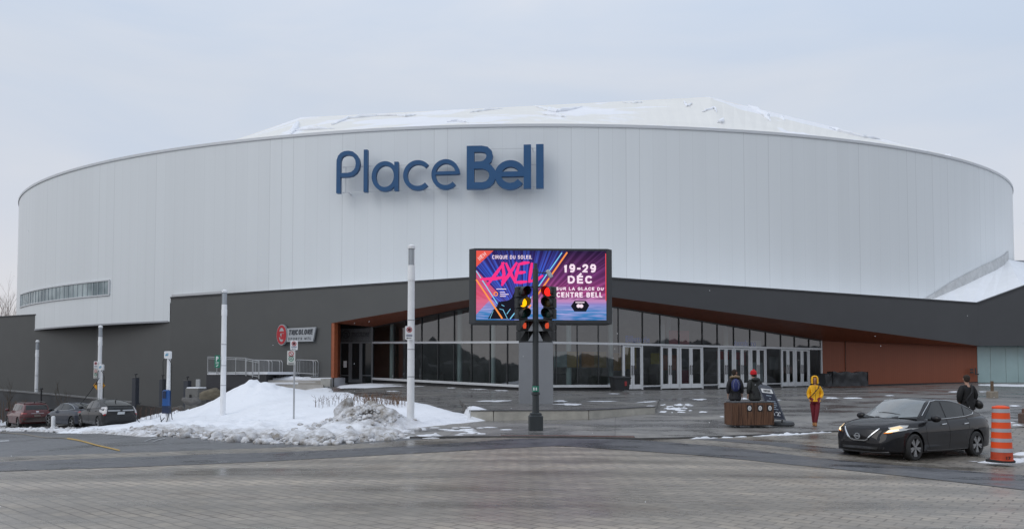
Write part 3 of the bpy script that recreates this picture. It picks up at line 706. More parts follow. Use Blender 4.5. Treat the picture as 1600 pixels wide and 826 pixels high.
# lower roof behind the coping (snow covered), rising to the right wing
mb = MB(); zl = ZF-.12
def low_rim(px, z): p, nn, s = ring_at(px, .02); return V(p, z)
seq = [(265,'L'),(400,'L'),(517,'L'),(650,'L'),(760,'L')]
top = []
for px, sd_ in seq: top.append((V(on_left(px), zl), low_rim(px, zl)))
top.append((V(Fa, zl), low_rim(844, zl)))
for px in (950,1100,1250,1380,1440): top.append((V(on_right(px), zR(on_right(px))-.1), low_rim(px, zl)))
rr_ = [(1460,5.95),(1490,6.7),(1515,7.4),(1540,8.2),(1560,8.9),(1572,9.5),(1579,10.1)]
tt = [on_right(1470), on_right(1500), on_right(1520), pk]
top.append((V(tt[0],zR(tt[0])-.1), V(ring_at(1460,.02)[0], EYE+5.95))); top.append((V(tt[1],zR(tt[1])-.1), V(ring_at(1490,.02)[0], EYE+6.7))); top.append((V(tt[2],zR(tt[2])-.1), V(ring_at(1515,.02)[0], EYE+7.4)))
top.append((V(pk,ZK-.1), V(ring_at(1540,.02)[0], EYE+8.2)))
for i, (px, z_) in enumerate(rr_[4:]):
    p = pk+dW*(1.1*(i+1)); top.append((V(p, ZK-.1+1.1*(i+1)*.36), V(ring_at(px,.02)[0], EYE+z_)))
pe = pk+dW*16; kk = fr[-1]
top.append((V(pk+dW*8, ZK-.1+8*.36), V(RING[kk]+RN[kk]*.02+Vector((3,2.0,0)), EYE+10.6)))
top.append((V(pe, zw1-.1), V(RING[kk]+Vector((16,4,0)), EYE+10.9)))
for (a, b2), (c, d) in zip(top, top[1:]): mb.add([a,c,d,b2], [(0,1,2,3)])
mb.build('lower_roof', mat('lower_roof_snow', (.82,.84,.87), .6, 0, .04, .5, .4, 1.2), arena, ang=60)
mb = MB()   # pale upstand along the curved wall above the wing roof, and the far parapet of the wing
up = [(1444,5.75),(1460,5.95),(1490,6.7),(1515,7.4),(1540,8.2),(1560,8.9),(1572,9.5),(1579,10.1)]
U0 = [V(ring_at(px,.06)[0], EYE+z_-.15) for px, z_ in up]; hs = [.25,.55,.85,.95,1.0,1.0,.95,.9]
for i in range(len(U0)-1):
    a, b2 = U0[i], U0[i+1]; mb.add([a, b2, b2+Vector((0,0,hs[i+1])), a+Vector((0,0,hs[i]))], [(0,1,2,3)])
mb.build('upstand', mat('upstand_grey', (.55,.56,.56), .7, 0, .15, 2), arena)
mb = MB(); e0 = V(RING[kk]+Vector((.3,1.2,0)), EYE+10.35); e1 = V(RING[kk]+Vector((18,4.2,0)), EYE+10.9)
mb.slab(e0, e1, e1+Vector((0,0,.45)), e0+Vector((0,0,.45)), .4); mb.build('wing_parapet', mat('wing_parapet_grey', (.38,.4,.42), .6), arena)
mb = MB(); mb.slab(V(pe, 0), V(pe+Vector((0,22,0)), 0), V(pe+Vector((0,22,0)), EYE+10.8), V(pe, zw1), .3); mb.build('side_wall', M_grey_shaded, arena)

# ---------------------------------------------------------------- entrance
m, n, l, b = nodes_of('cedar_board'); t = n.new('ShaderNodeTexCoord'); s3 = n.new('ShaderNodeSeparateXYZ'); l.new(t.outputs['Object'], s3.inputs[0])
fl_ = mth('FLOOR', mth('DIVIDE', s3.outputs[0], .17)); ff = mth('FRACT', mth('DIVIDE', s3.outputs[0], .17)); wn = n.new('ShaderNodeTexWhiteNoise'); wn.noise_dimensions='1D'; l.new(fl_, wn.inputs['W'])
k_ = mth('MULTIPLY', mth('ADD', mth('MULTIPLY', wn.outputs[0], .07), .965), mth('SUBTRACT', 1, mth('MULTIPLY', mth('LESS_THAN', ff, .1), .25)))
s_ = n.new('ShaderNodeVectorMath'); s_.operation='SCALE'; s_.inputs[0].default_value = (.25,.068,.029); l.new(k_, s_.inputs['Scale']); l.new(s_.outputs[0], b.inputs['Base Color']); b.inputs['Roughness'].default_value = .5
M_cedar = m
M_soff = mat('soffit_board', (.22,.066,.034), .45, 0, .2, 2)
# glazing line: nodes (px, distance) with rows for ground, sill, transom, head
def nd(px, d, rows): return [at(px, r, d) for r in rows]
NG = [(583,50.6,(597.5,591,535,510.5)), (820,43.5,(609,603,534.3,461.5)), (966,45.0,(609,602.5,537,480)), (1283,51.6,(603,597,545,531.5))]
ND = [nd(*q) for q in NG]
def gl(seg, px, row):     # point on glazing segment at picture column px; row 0 ground 1 sill 2 transom 3 head (or fraction between)
    a, b2 = ND[seg], ND[seg+1]; P0, P1 = a[0], b2[0]; r = (px-800)/FPX
    # X = r*Y with slight pitch term ignored
    t = (r*P0.y-P0.x)/((P1.x-P0.x)-r*(P1.y-P0.y))
    i = int(row); f = row-i
    p = a[i].lerp(b2[i], t)
    if f: p = p.lerp(a[i+1].lerp(b2[i+1], t), f)
    return Vector((P0.lerp(P1, t).x, P0.lerp(P1, t).y, p.z))
def snorm(seg): d = (ND[seg+1][0]-ND[seg][0]); d.z = 0; d.normalize(); return d, Vector((d.y,-d.x,0))
M_mull = mat('dark_mullion', (.05,.053,.056), .4, .3); M_sill = mat('anodised_sill', (.62,.64,.66), .35, .1, .04, 2); M_plinth = mat('black_plinth', (.02,.02,.022), .55)
m, n, l, b = nodes_of('lobby_glass'); n.remove(b)
tr = n.new('ShaderNodeBsdfTransparent'); tr.inputs[0].default_value = (.72,.79,.79,1)
gs = n.new('ShaderNodeBsdfGlossy'); gs.inputs[0].default_value = (.86,.88,.92,1); gs.inputs['Roughness'].default_value = .015
zw = n.new('ShaderNodeTexNoise'); zw.inputs['Scale'].default_value = .35; t = n.new('ShaderNodeTexCoord'); l.new(t.outputs['Object'], zw.inputs[0]); bp = n.new('ShaderNodeBump'); bp.inputs['Strength'].default_value = .12; bp.inputs['Distance'].default_value = .05; l.new(zw.outputs[0], bp.inputs['Height']); l.new(bp.outputs[0], gs.inputs['Normal'])
fz = n.new('ShaderNodeFresnel'); fz.inputs[0].default_value = 1.5; a_ = mth('ADD', mth('MULTIPLY', fz.outputs[0], .8), .115)
mx = n.new('ShaderNodeMixShader'); l.new(a_, mx.inputs[0]); l.new(tr.outputs[0], mx.inputs[1]); l.new(gs.outputs[0], mx.inputs[2]); l.new(mx.outputs[0], n['Material Output'].inputs[0])
M_glass = m
def bar(mb, a, b2, w_, d_, nn):   # bar from a to b2, w_ wide in the facade, d_ deep along nn
    a, b2 = Vector(a), Vector(b2); ax = (b2-a).normalized(); s = ax.cross(nn).normalized()*w_/2; q = nn*d_/2
    mb.add([a-s-q,a+s-q,a+s+q,a-s+q,b2-s-q,b2+s-q,b2+s+q,b2-s+q], [(0,1,2,3),(7,6,5,4),(0,4,5,1),(1,5,6,2),(2,6,7,3),(3,7,4,0)])
segs = {0: [583,616,634,659,685,710,737,766,793,820], 1: [820,849,869,902,935,966], 2: [966,1004,1031.5,1061,1097.5,1121,1146.5,1172,1196.5,1220,1241.5,1264,1283]}
lower = {0: [583,616,659,685,710,737,766,793,820], 1: [820,849,869,902,935,966]}
sillb = MB()
def one(name, m, fn):
    q = MB(); fn(q); return q.build(name, m, arena)
for sgi in (0,1,2):
    d, nn = snorm(sgi); xs = segs[sgi]
    for i, px in enumerate(xs):
        if i == len(xs)-1 and sgi < 2: continue
        a = gl(sgi, px, 1 if sgi < 2 else 2); one('mullion', M_mull, lambda q: bar(q, a, gl(sgi, px, 3), .045, .12, nn))
    bar(sillb, gl(sgi, xs[0], 2)+nn*.03, gl(sgi, xs[-1], 2)+nn*.03, .13, .16, nn)
    one('head_rail', M_mull, lambda q: bar(q, gl(sgi, xs[0], 3), gl(sgi, xs[-1], 3), .12, .15, nn))
    if sgi < 2:
        bar(sillb, gl(sgi, xs[0], 1)+nn*.03, gl(sgi, xs[-1], 1)+nn*.03, .15, .18, nn)
        a, b2 = gl(sgi, xs[0], 0), gl(sgi, xs[-1], 0); a2, b3 = gl(sgi, xs[0], 1), gl(sgi, xs[-1], 1); dz = Vector((0,0,-.6))
        one('plinth', M_plinth, lambda q: q.slab(a+dz, b2+dz, b3, a2, .2))
    for x0, x1 in zip(xs, xs[1:]):       # panes
        for r0, r1 in (((1,2),(2,3)) if sgi < 2 else ((2,3),)):
            pb = MB(); pb.quad(gl(sgi,x0,r0), gl(sgi,x1,r0), gl(sgi,x1,r1), gl(sgi,x0,r1)); pb.build('window_pane', M_glass, arena)
# doors (two leaves each) and the fixed lights between them
d2, n2 = snorm(2)
M_dfr = mat('silver_door_frame', (.66,.68,.70), .38, .1, .05, 2); M_dgl = M_glass
def leaf(px0, px1, hinge):
    a, b2 = gl(2,px0,0), gl(2,px1,0); at_, bt = gl(2,px0,2), gl(2,px1,2); up = Vector((0,0,1))
    a = a+up*.05; b2 = b2+up*.05; at_ = at_-up*.09; bt = bt-up*.09
    m_ = MB(); W_ = (b2-a).length; sr = .12; st = .09; bt_r = .28
    bar(m_, a+d2*sr/2, at_+d2*sr/2, sr, .08, n2); bar(m_, b2-d2*sr/2, bt-d2*sr/2, sr, .08, n2)
    bar(m_, a+d2*sr+up*bt_r/2, b2-d2*sr+up*bt_r/2, bt_r, .076, n2); bar(m_, at_+d2*sr-up*st/2, bt-d2*sr-up*st/2, st, .076, n2)
    o = m_.build('door', M_dfr, arena)
    q = MB(); q.quad(a+d2*sr+up*bt_r, b2-d2*sr+up*bt_r, bt-d2*sr-up*st, at_+d2*sr-up*st); q.build('door_glass', M_dgl, o)
    q = MB(); hx = (b2-d2*.07 if hinge == 'l' else a+d2*.07)+n2*.1; bar(q, hx+up*.85, hx+up*1.45, .035, .035, n2); bar(q, hx+up*.9, hx+up*.9-n2*.07, .03, .03, up); bar(q, hx+up*1.4, hx+up*1.4-n2*.07, .03, .03, up)
    q.build('handle', mat('handle_steel', (.12,.12,.13), .3, .6), o)
for x0, x1 in ((973,1003),(1032.5,1060.5),(1061.5,1097),(1122,1146),(1147,1171.5),(1172.5,1196),(1220.5,1241),(1242,1263.5)):
    xm = (x0+x1)/2; w3 = .35
    leaf(x0+w3, xm-.15, 'l'); leaf(xm+.15, x1-w3, 'r')
    for xx in (x0, x1): bar(sillb, gl(2,xx,0), gl(2,xx,2), .085, .14, n2)
for x0, x1 in ((966.5,973),(1003,1032.5),(1097,1122),(1196,1220.5),(1264,1283)):
    pb = MB(); pb.quad(gl(2,x0,.5)*1, gl(2,x1,.5), gl(2,x1,2), gl(2,x0,2)); pb.build('window_pane', M_glass, arena)
    a, b2, c, d = gl(2,x0,0), gl(2,x1,0), gl(2,x1,.9), gl(2,x0,.9); dz = Vector((0,0,-.5)); one('plinth', M_plinth, lambda q: q.slab(a+dz-n2*.02, b2+dz-n2*.02, c-n2*.02, d-n2*.02, .2))
    bar(sillb, d, c, .06, .14, n2)
bar(sillb, gl(2,1283,0), gl(2,1283,3), .1, .15, n2)
sillb.build('transom', M_sill, arena)
# left vestibule: cedar jamb, shop front with a door, closed by a return
V0 = [at(531.5, r, 51.0) for r in (597.5,592,535,505.5)]; V1 = [at(583, r, 50.6) for r in (597.5,591,535,510.5)]
def vp(u, z): p = V0[0].lerp(V1[0], u); return Vector((p.x,p.y,z))
vz0 = V0[0].z; vz1 = V0[3].z; vt = V0[2].z
dv = (V1[0]-V0[0]); dv.z = 0; VW = dv.length; dv.normalize(); nv = Vector((dv.y,-dv.x,0))
mb = MB(); jt = V(pj, zj-.004); jb = V(pj, Zat(pj, 590, 517))
mb.slab(jb-nL*.36, V(V0[0], jb.z), V(V0[0], vz1+.1), jt-nL*.36, .25)
bar(mb, V(pj,jb.z)+dL*-.12-nL*.2, V(pj,zj)+dL*-.12-nL*.2, .24, .36, nL)
jam = mb.build('cedar_jamb', mat('cedar_jamb', (.30,.085,.035), .5, 0, .15, 5), arena)
mb = MB(); mb.slab(V(pj,-.5)-nL*.05, V(V0[0],-.5), V(V0[0],jb.z), V(pj,jb.z)-nL*.05, .3); mb.build('plinth', M_plinth, arena)
mb = MB(); M_vgrey = mat('shopfront_panel', (.13,.135,.14), .45)
mb.slab(vp(0,vt+.02), vp(.92,vt+.02), vp(.92,vz1-.35), vp(0,vz1-.35), .1)
for u, w_ in ((0,.09),(.30,.34),(.62,.3),(.96,.16)): bar(mb, vp(u+.01,vz0), vp(u+.01,vt), w_*.7, .12, nv)
bar(mb, vp(0,vt), vp(1,vt), .1, .13, nv); bar(mb, vp(.96,vt), vp(.96,vz1), .14, .12, nv); bar(mb, vp(.31,vz0+.12), vp(.62,vz0+.12), .24, .1, nv); bar(mb, vp(0,vz0+.5), vp(.31,vz0+.5), .06, .1, nv); bar(mb, vp(.62,vz0+.5), vp(.96,vz0+.5), .06, .1, nv)
sf = mb.build('shopfront', M_vgrey, arena)
mb = MB(); mb.quad(vp(0,vz0), vp(1,vz0), vp(1,vz1), vp(0,vz1)); mb.build('shopfront_glass', mat('dark_glass', (.012,.016,.017), .06, 0), sf)
mb = MB(); mb.slab(vp(.1,vz0+1.05)+nv*.02, vp(.2,vz0+1.05)+nv*.02, vp(.2,vz0+1.5)+nv*.02, vp(.1,vz0+1.5)+nv*.02, .004); mb.build('notice', M_white, sf)
Fm = frame(vp(.06, vt+.28)+nv*.03, dv); mb = MB(); mb.M = Fm
M_ink = mat('sign_ink', (.03,.032,.036), .5)
def ringshape(mb, cx, cy, rx, ry, t_, z0, z1, n=28):
    stroke(mb, arc(cx, cy, rx, ry, 0, 360, n), t_, z0, z1)
ringshape(mb, .28, .28, .26, .26, .07, 0, .012); stroke(mb, [(.12,.38),(.38,.38)], .06, 0, .014); stroke(mb, [(.22,.38),(.18,.14)], .06, 0, .016); stroke(mb, [(.42,.32),(.3,.32),(.3,.24),(.4,.24),(.4,.15),(.26,.15)], .05, 0, .018)
put_text(mb, 'TRICOLORE', .66, .14, 1.3, .28, 0, off=.02, shear=.2, ext=.012); mb.build('lettering', M_ink, sf)
# soffit boards
mb = MB()
a, b2 = V(pj,zj), V(Fa,zap); c = Vector(ND[1][3]); d = Vector(ND[0][3]); e = V(V0[3], V0[3].z)
lf = lambda v: v
mb.add([a,b2,c,d,e], [(4,3,2,1,0)])
W1 = at(1527, 540, 53.9); kz = V(pk, zk)
f1 = Vector(ND[2][3]); f2 = Vector(ND[3][3])
mb.add([b2, f1, c], [(0,1,2)]); mb.add([b2, kz, f2, f1], [(0,1,2,3)]); mb.add([kz, V(W1, zk), f2], [(0,1,2)])
mb.build('soffit', M_soff, arena)
M_dl = mat('downlight_trim', (.5,.45,.4), .3, .5)
# cedar wall and frosted glass wing
C0 = at(1283, 603.5, 51.75); C1 = at(1527.5, 597, 54.0)
mb = MB(); mb.slab(V(C0, .2), V(C1, .6), V(C1, zk+.25), V(C0, f2.z+.25), .25); mb.build('cedar_wall', M_cedar, arena)
mb = MB(); cb = Vector((.0,-.03,0)); mb.slab(V(C0,.2)+cb, V(C1,.6)+cb, V(C1,Zat(C1,596,1527))+cb, V(C0,Zat(C0,602,1283))+cb, .1)
C2 = C1+Vector((15,.3,0)); mb.slab(V(C1,.6)+cb, V(C2,.6)+cb, V(C2,Zat(C1,597,1560))+cb, V(C1,Zat(C1,597,1560))+cb, .1); mb.build('plinth', M_plinth, arena)
M_frost = mat('frosted_glass', (.34,.47,.475), .22, 0, .08, .6, 0, 1, .5, .3)
x_ = 0
for i, px in enumerate((1527.5,1548,1572,1591,1612,1632,1655,1680,1705,1730)):
    p0 = C1+Vector((x_,.02*x_,0)); x_ = (px-1527.5)/FPX*54.0
    if i:
        mb = MB(); mb.slab(V(q_prev,.9)+Vector((.03,0,0)), V(C1+Vector((x_,0,0)),.9), V(C1+Vector((x_,0,0)),zk+.1), V(q_prev,zk+.1)+Vector((.03,0,0)), .05); mb.build('frosted_pane', M_frost, arena)
    q_prev = C1+Vector((x_,0,0))
# small letters by the corner of the cedar wall
Fm = frame(at(1516, 584.5, 53.6), (C1-C0)); mb = MB(); mb.M = Fm
stroke(mb, [(0,.35),(.25,.35)], .12, 0, .03); stroke(mb, [(0,.15),(.25,.15)], .12, 0, .035); stroke(mb, [(.45,.45),(.45,0),(.7,0)], .1, 0, .03); mb.build('wall_marking', M_ink, arena)
# lobby interior
M_int = mat('lobby_wall', (.34,.33,.31), .8, 0, .25, .4); M_ifl = mat('lobby_floor', (.3,.29,.28), .35); M_col = mat('lobby_column', (.6,.68,.67), .6)
mb = MB(); zc = zap-.2; zf = 1.05
fp = [(-13.5,54),(-10,51.2),(ND[1][0].x,ND[1][0].y+.25),(ND[2][0].x,ND[2][0].y+.25),(ND[3][0].x,ND[3][0].y+.25),(24,58),(6,56.5),(-8,56.5)]
mb.add([(x,y,zf+(.35 if x < -5 else 0)) for x,y in fp], [tuple(range(len(fp)))]); mb.build('lobby_floor', M_ifl, arena)
mb = MB()
bw = [(-13.5,54.5),(-8,56.5),(6,56.5),(24,58.5),(23.5,52)]
for (x0,y0),(x1,y1) in zip(bw, bw[1:]): mb.add([(x0,y0,.5),(x1,y1,.5),(x1,y1,7.2),(x0,y0,7.2)], [(0,1,2,3)])
mb.build('lobby_wall', M_int, arena)
mb = MB(); mb.add([(-14,51,6.9),(-5,46,6.9),(1,43,6.9),(7,45.5,6.9),(22,51.8,6.9),(25,59,6.9),(6,57,6.9),(-13.5,56,6.9)], [tuple(range(7,-1,-1))]); mb.build('lobby_ceiling', M_int, arena)
for x,y in ((-8.2,50.6),(-3.4,48.2),(-1.2,46.6),(3.6,46.9),(6.4,48.0),(10.8,51),(15,51.8)):
    mb = MB(); mb.cyl((x,y,.8),(x,y,6.8),.17,n=14); mb.build('lobby_column', M_col, arena)
rnd = random.Random(21)
for px, z0_, w_, h_, dd_, c in ((990,1.2,.9,1.1,1.6,(.35,.2,.05)),(1012,1.3,1.2,1.4,2.2,(.4,.3,.1)),(1045,1.6,.8,.7,1.4,(.45,.36,.08)),(1078,1.2,1.3,1.0,2.0,(.35,.12,.07)),(1090,.3,1.2,.9,1.5,(.2,.03,.05)),(1110,1.4,.9,1.6,2.6,(.12,.13,.14)),(1148,1.9,1.0,.55,1.2,(.55,.05,.05)),(1172,1.9,.9,.5,1.2,(.55,.05,.06)),(1188,1.5,.7,.9,1.8,(.4,.12,.12)),(1208,.4,.9,1.3,1.5,(.45,.47,.48)),(1232,1.2,.8,.9,1.4,(.3,.3,.3)),(1255,.9,1.0,.5,1.3,(.5,.3,.28)),(1085,2.9,1.6,.9,1.6,(.5,.12,.14)),(1200,2.7,1.4,.5,1.4,(.4,.42,.43)),(1060,2.9,.5,1.6,1.8,(.5,.5,.5))):
    p = gl(2, px, 0)-n2*dd_; one('lobby_panel', mat('lobby_panel_%d' % px, c, .6), lambda q: q.box((p.x,p.y,p.z+z0_+h_/2),(w_,.06,h_),math.atan2(d2.y,d2.x)))
for px, c in ((900,(.4,.28,.1)),(925,(.4,.2,.06)),(880,(.25,.3,.3)),(945,(.35,.25,.1))):
    p = gl(1, px, 0)-Vector((0,-2.4,0)); one('lobby_panel', mat('lobby_panel_%d' % px, c, .6), lambda q: q.box((p.x,p.y,p.z+1.9),(.8,.06,1.0)))
# ticket counter and benches inside
for x,y in ((-6,52.5),(3,52),(9,52.5),(14,53.5)): one('lobby_counter', mat('lobby_counter', (.16,.15,.14), .5), lambda q: q.bbox((x,y,1.6),(2.4,.6,1.0),.03))
M_blue_in = mat('lobby_letter_blue', (.01,.10,.5), .5)
p0 = gl(2, 979, 2)-n2*.12+Vector((0,0,.12)); Fm = frame(p0, d2); mb = MB(); mb.M = Fm; put_text(mb, 'Billetterie', 0, 0, 1.75, .42, 0, off=.02, ext=.04); mb.build('lettering', M_blue_in, arena)
p0 = gl(2, 1148, 2)-n2*.12+Vector((0,0,.08)); Fm = frame(p0, d2); mb = MB(); mb.M = Fm; rnd = random.Random(4)
x = 0
while x < 1.9:
    h = rnd.choice((.26,.26,.4)); wdt = rnd.uniform(.09,.16); ringshape(mb, x+wdt/2, .13, wdt/2, .13, .05, 0, .03, 10)
    if h > .3: stroke(mb, [(x,.0),(x,.4)], .05, 0, .034)
    x += wdt+.05
mb.build('lettering', M_blue_in, arena)

# ================================================================== sign on the curved wall
sA = ring_at(531)[0]; sB = ring_at(851)[0]
midn = ring_at(690)[1]; 
mid = ring_at(690)[0]; chord = (sB-sA).normalized(); nn = Vector((chord.y,-chord.x,0)); gap = max(0, (mid-sA).dot(nn))+.45
oA = sA+nn*gap
pt = at(531.1, 303.4, oA.y); O = Vector((oA.x, oA.y, pt.z)); 
pe_ = at(849.6, 297.6, (sB+nn*gap).y); slope = 0
UL = (Vector((pe_.x, (sB+nn*gap).y, 0))-Vector((O.x,O.y,0))).length; KX = UL/(1472-131.0)
sg = thing('wall_sign', 'large blue Place Bell lettering high on the white curved wall', 'sign', O)
tilt = (at(849.6, 297.6, (sB+nn*gap).y).z - O.z)
def sc2(zx, zy): 
    u = (zx-131)*KX; return (u, (393-23*(zx-131)/1341 - zy)*KX*1.0)
M_sb = mat('sign_blue_face', (.010,.078,.20), .42, 0, .05, 1)
FS = frame(O, chord)
def letter(build, name='letter'):
    mb = MB(); mb.M = FS; build(mb); return mb.build(name, M_sb, sg, ang=25)
def L2(pts): return [sc2(*p) for p in pts]
TH = 27*KX; D0, D1 = 0.0, .32
def bP(mb):
    stroke(mb, L2([(146,393),(146,206),(147,180),(155,157),(168,143),(186,134),(210,131),(235,136),(256,152),(270,175),(275,203),(270,232),(256,254),(236,269),(210,275),(160,276)]), TH*.98, D0, D1)
def bl(mb): stroke(mb, L2([(326,386),(326,112)]), TH*.95, D0, D1)
def ba(mb):
    c = L2([(453,286)])[0]; rx = (545-366-30)/2*KX*.98; ry = (385-190-28)/2*KX
    stroke(mb, [(c[0]+rx*math.cos(R(t)), c[1]+ry*math.sin(R(t))) for t in range(0,361,10)], TH, D0, D1)
    stroke(mb, L2([(528,380),(528,193)]), TH*.98, D0, D1+.003)
def bc(mb):
    c = L2([(667,281)])[0]; rx = 81*KX; ry = 83*KX
    stroke(mb, [(c[0]+rx*math.cos(R(t)), c[1]+ry*math.sin(R(t))) for t in range(42,319,7)], TH, D0, D1)
def be(mb):
    c = L2([(848,277)])[0]; rx = 78*KX; ry = 83*KX
    stroke(mb, [(c[0]+rx*math.cos(R(t)), c[1]+ry*math.sin(R(t))) for t in range(0,322,7)], TH, D0, D1)
    stroke(mb, L2([(775,270),(929,267)]), TH*.75, D0, D1+.003)
for f in (bP, bl, ba, bc, be): letter(f)
TB_ = 48*KX
def bB(mb):
    stroke(mb, L2([(1008,373),(1008,97)]), TB_, D0, D1)
    stroke(mb, L2([(1010,117),(1080,117),(1108,123),(1126,140),(1131,163),(1124,188),(1104,208),(1080,217),(1020,220)]), 40*KX, D0, D1+.003)
    stroke(mb, L2([(1010,223),(1090,223),(1125,236),(1146,262),(1150,292),(1140,322),(1118,343),(1085,352),(1010,352)]), 42*KX, D0, D1+.006)
def bE(mb):
    c = L2([(1262,285)])[0]; rx = 78*KX; ry = 72*KX; W_ = 42*KX
    stroke(mb, [(c[0]+rx*math.cos(R(t)), c[1]+ry*math.sin(R(t))) for t in range(-4,325,8)], W_, D0, D1+.009)
    stroke(mb, L2([(1190,281),(1360,279)]), 32*KX, D0, D1+.012)
letter(bB); letter(bE); letter(lambda mb: stroke(mb, L2([(1370,371),(1370,94)]), 46*KX, D0, D1+.016)); letter(lambda mb: stroke(mb, L2([(1449,370),(1449,92)]), 47*KX, D0, D1))
mb = MB(); mb.M = FS; zz = -.12
for a, b2 in (((160,213),(930,196)),((160,380),(930,358)),((1100,106),(1470,104)),((1130,211),(1470,209)),((1130,357),(1470,352))): 
    stroke(mb, L2([a,b2]), .045, zz-.03, zz)
stroke(mb, L2([(181,213),(181,380)]), .045, zz-.06, zz-.031)
for zx, zy in ((200,380),(520,200),(700,370),(880,196),(1010,106),(1010,357),(1400,104),(1400,352)):
    u, v = sc2(zx, zy); mb.box((u, v, -gap/2-.1), (.05,.05,gap))
mb.build('support_frame', mat('sign_support', (.62,.64,.66), .4, .2), sg)
# ================================================================== snow
m, n, l, b = nodes_of('snow'); b.inputs['Roughness'].default_value = .55
at_n = n.new('ShaderNodeAttribute'); at_n.attribute_name = 'dirt'; t = n.new('ShaderNodeTexCoord')
z = n.new('ShaderNodeTexNoise'); z.inputs['Scale'].default_value = 3.5; z.inputs['Detail'].default_value = 8; z.inputs['Roughness'].default_value = .7; l.new(t.outputs['Object'], z.inputs[0])
r_ = n.new('ShaderNodeMapRange'); r_.inputs[1].default_value = .35; r_.inputs[2].default_value = .68; l.new(z.outputs[0], r_.inputs[0])
f_ = mth('MULTIPLY', at_n.outputs['Fac'], mth('ADD', mth('MULTIPLY', r_.outputs[0], 1.25), .2)); f_ = mth('MINIMUM', f_, 1)
c_ = n.new('ShaderNodeMixRGB'); c_.inputs[1].default_value = (.83,.85,.89,1); c_.inputs[2].default_value = (.24,.215,.185,1); l.new(f_, c_.inputs[0]); l.new(c_.outputs[0], b.inputs['Base Color'])
z2 = n.new('ShaderNodeTexNoise'); z2.inputs['Scale'].default_value = 9; z2.inputs['Detail'].default_value = 6; l.new(t.outputs['Object'], z2.inputs[0])
bp = n.new('ShaderNodeBump'); bp.inputs['Strength'].default_value = .5; bp.inputs['Distance'].default_value = .04; l.new(z2.outputs[0], bp.inputs['Height']); l.new(bp.outputs[0], b.inputs['Normal'])
M_sn = m
def dirt_attr(o, vals):
    a = o.data.attributes.new('dirt', 'FLOAT', 'POINT'); a.data.foreach_set('value', [float(v) for v in vals])
def fbm(x, y, s, o=5, seed=0): return noise.fractal(Vector((x*s, y*s, seed)), 1.0, 2.0, o)
# big ploughed bank between the street and the plaza
SP = []
for px, py, d in ((348,654,34),(459,653,28.5),(385,600,38),(395,599,38.5),(440,605,38.5),(340,620,39),(310,638,38),(270,655,37),(480,611,38),(520,618,36),(560,623,34),(600,627,32),(650,630,30),(700,641,28.8),(735,649,28),(640,664,24.7),(690,661,26),(600,655,26),
                  (420,630,33),(500,636,30.5),(550,645,27.5),(390,655,29),(430,668,26),(500,668,25),(330,668,29.5),(300,664,31.5),(560,652,25),(590,664,24),(545,672,23.7),(480,680,23.8),(400,680,25.2),(340,675,27.5),(570,650,25.4)):
    p = at(px, py, d); SP.append((p.x, p.y, p.z))
toe = [(205,676),(250,680),(300,684),(350,688),(400,691),(450,693),(500,693.5),(550,692),(600,688),(628,683),(640,670),(700,664),(768,657)]
for px, py in toe:
    p = gpt(px, py, g); SP.append((p.x, p.y, p.z-.02))
    d = Vector((p.x, p.y)).normalized(); q = Vector((p.x, p.y))-d*1.5; SP.append((q.x, q.y, g(q.x, q.y)-.5))
for x, y in ((-8,39.5),(-5,36.5),(-2.5,33),(-1,30),(0,27.5),(-12.5,43.5),(-16,44),(-19,43),(-22,39),(-20,35),(-17.5,32.5)): SP.append((x, y, g(x,y)-.12))
for x, y in ((-4,40),(0,34),(1.5,29),(-10,46),(-16,47.5),(-25,41),(-24,34)): SP.append((x, y, g(x,y)-.7))
sp_f = tps(np.array(SP), .4)
xs = np.arange(-25, 2, .11); ys = np.arange(19, 47, .13); X2, Y2 = np.meshgrid(xs, ys); zt = sp_f(X2.ravel(), Y2.ravel()) if X2.size < 60000 else np.concatenate([sp_f(a, b2) for a, b2 in zip(np.array_split(X2.ravel(), 12), np.array_split(Y2.ravel(), 12))])
zg = np.concatenate([garr(a, b2) for a, b2 in zip(np.array_split(X2.ravel(), 12), np.array_split(Y2.ravel(), 12))])
toe_w = np.array([[p.x, p.y] for p in (gpt(a, b2, g) for a, b2 in toe[:10])])
foot = [(p.x, p.y) for p in (gpt(a, b2, g) for a, b2 in toe)] + [(-.9,27.2),(-2.6,30),(-3.8,33),(-6.2,36.5),(-9,40),(-12,43.3),(-16,44.3),(-20,42.5),(-22.3,39),(-21.3,34.5)]
FA = np.array(foot); FB = np.roll(FA, -1, 0)
def foot_sd(x, y):     # signed distance to the footprint, positive inside
    p = np.array([x, y]); d = FB-FA; tt_ = np.clip(((p-FA)*d).sum(1)/(d*d).sum(1), 0, 1); q = FA+d*tt_[:,None]; dist = np.sqrt(((p-q)**2).sum(1)).min()
    c = ((FA[:,1] > y) != (FB[:,1] > y)); xi = FA[:,0]+(y-FA[:,1])*d[:,0]/np.where(np.abs(d[:,1]) < 1e-9, 1e-9, d[:,1]); return dist if (np.sum(c & (x < xi)) % 2) else -dist
V3 = []; DI = []; keep = {}
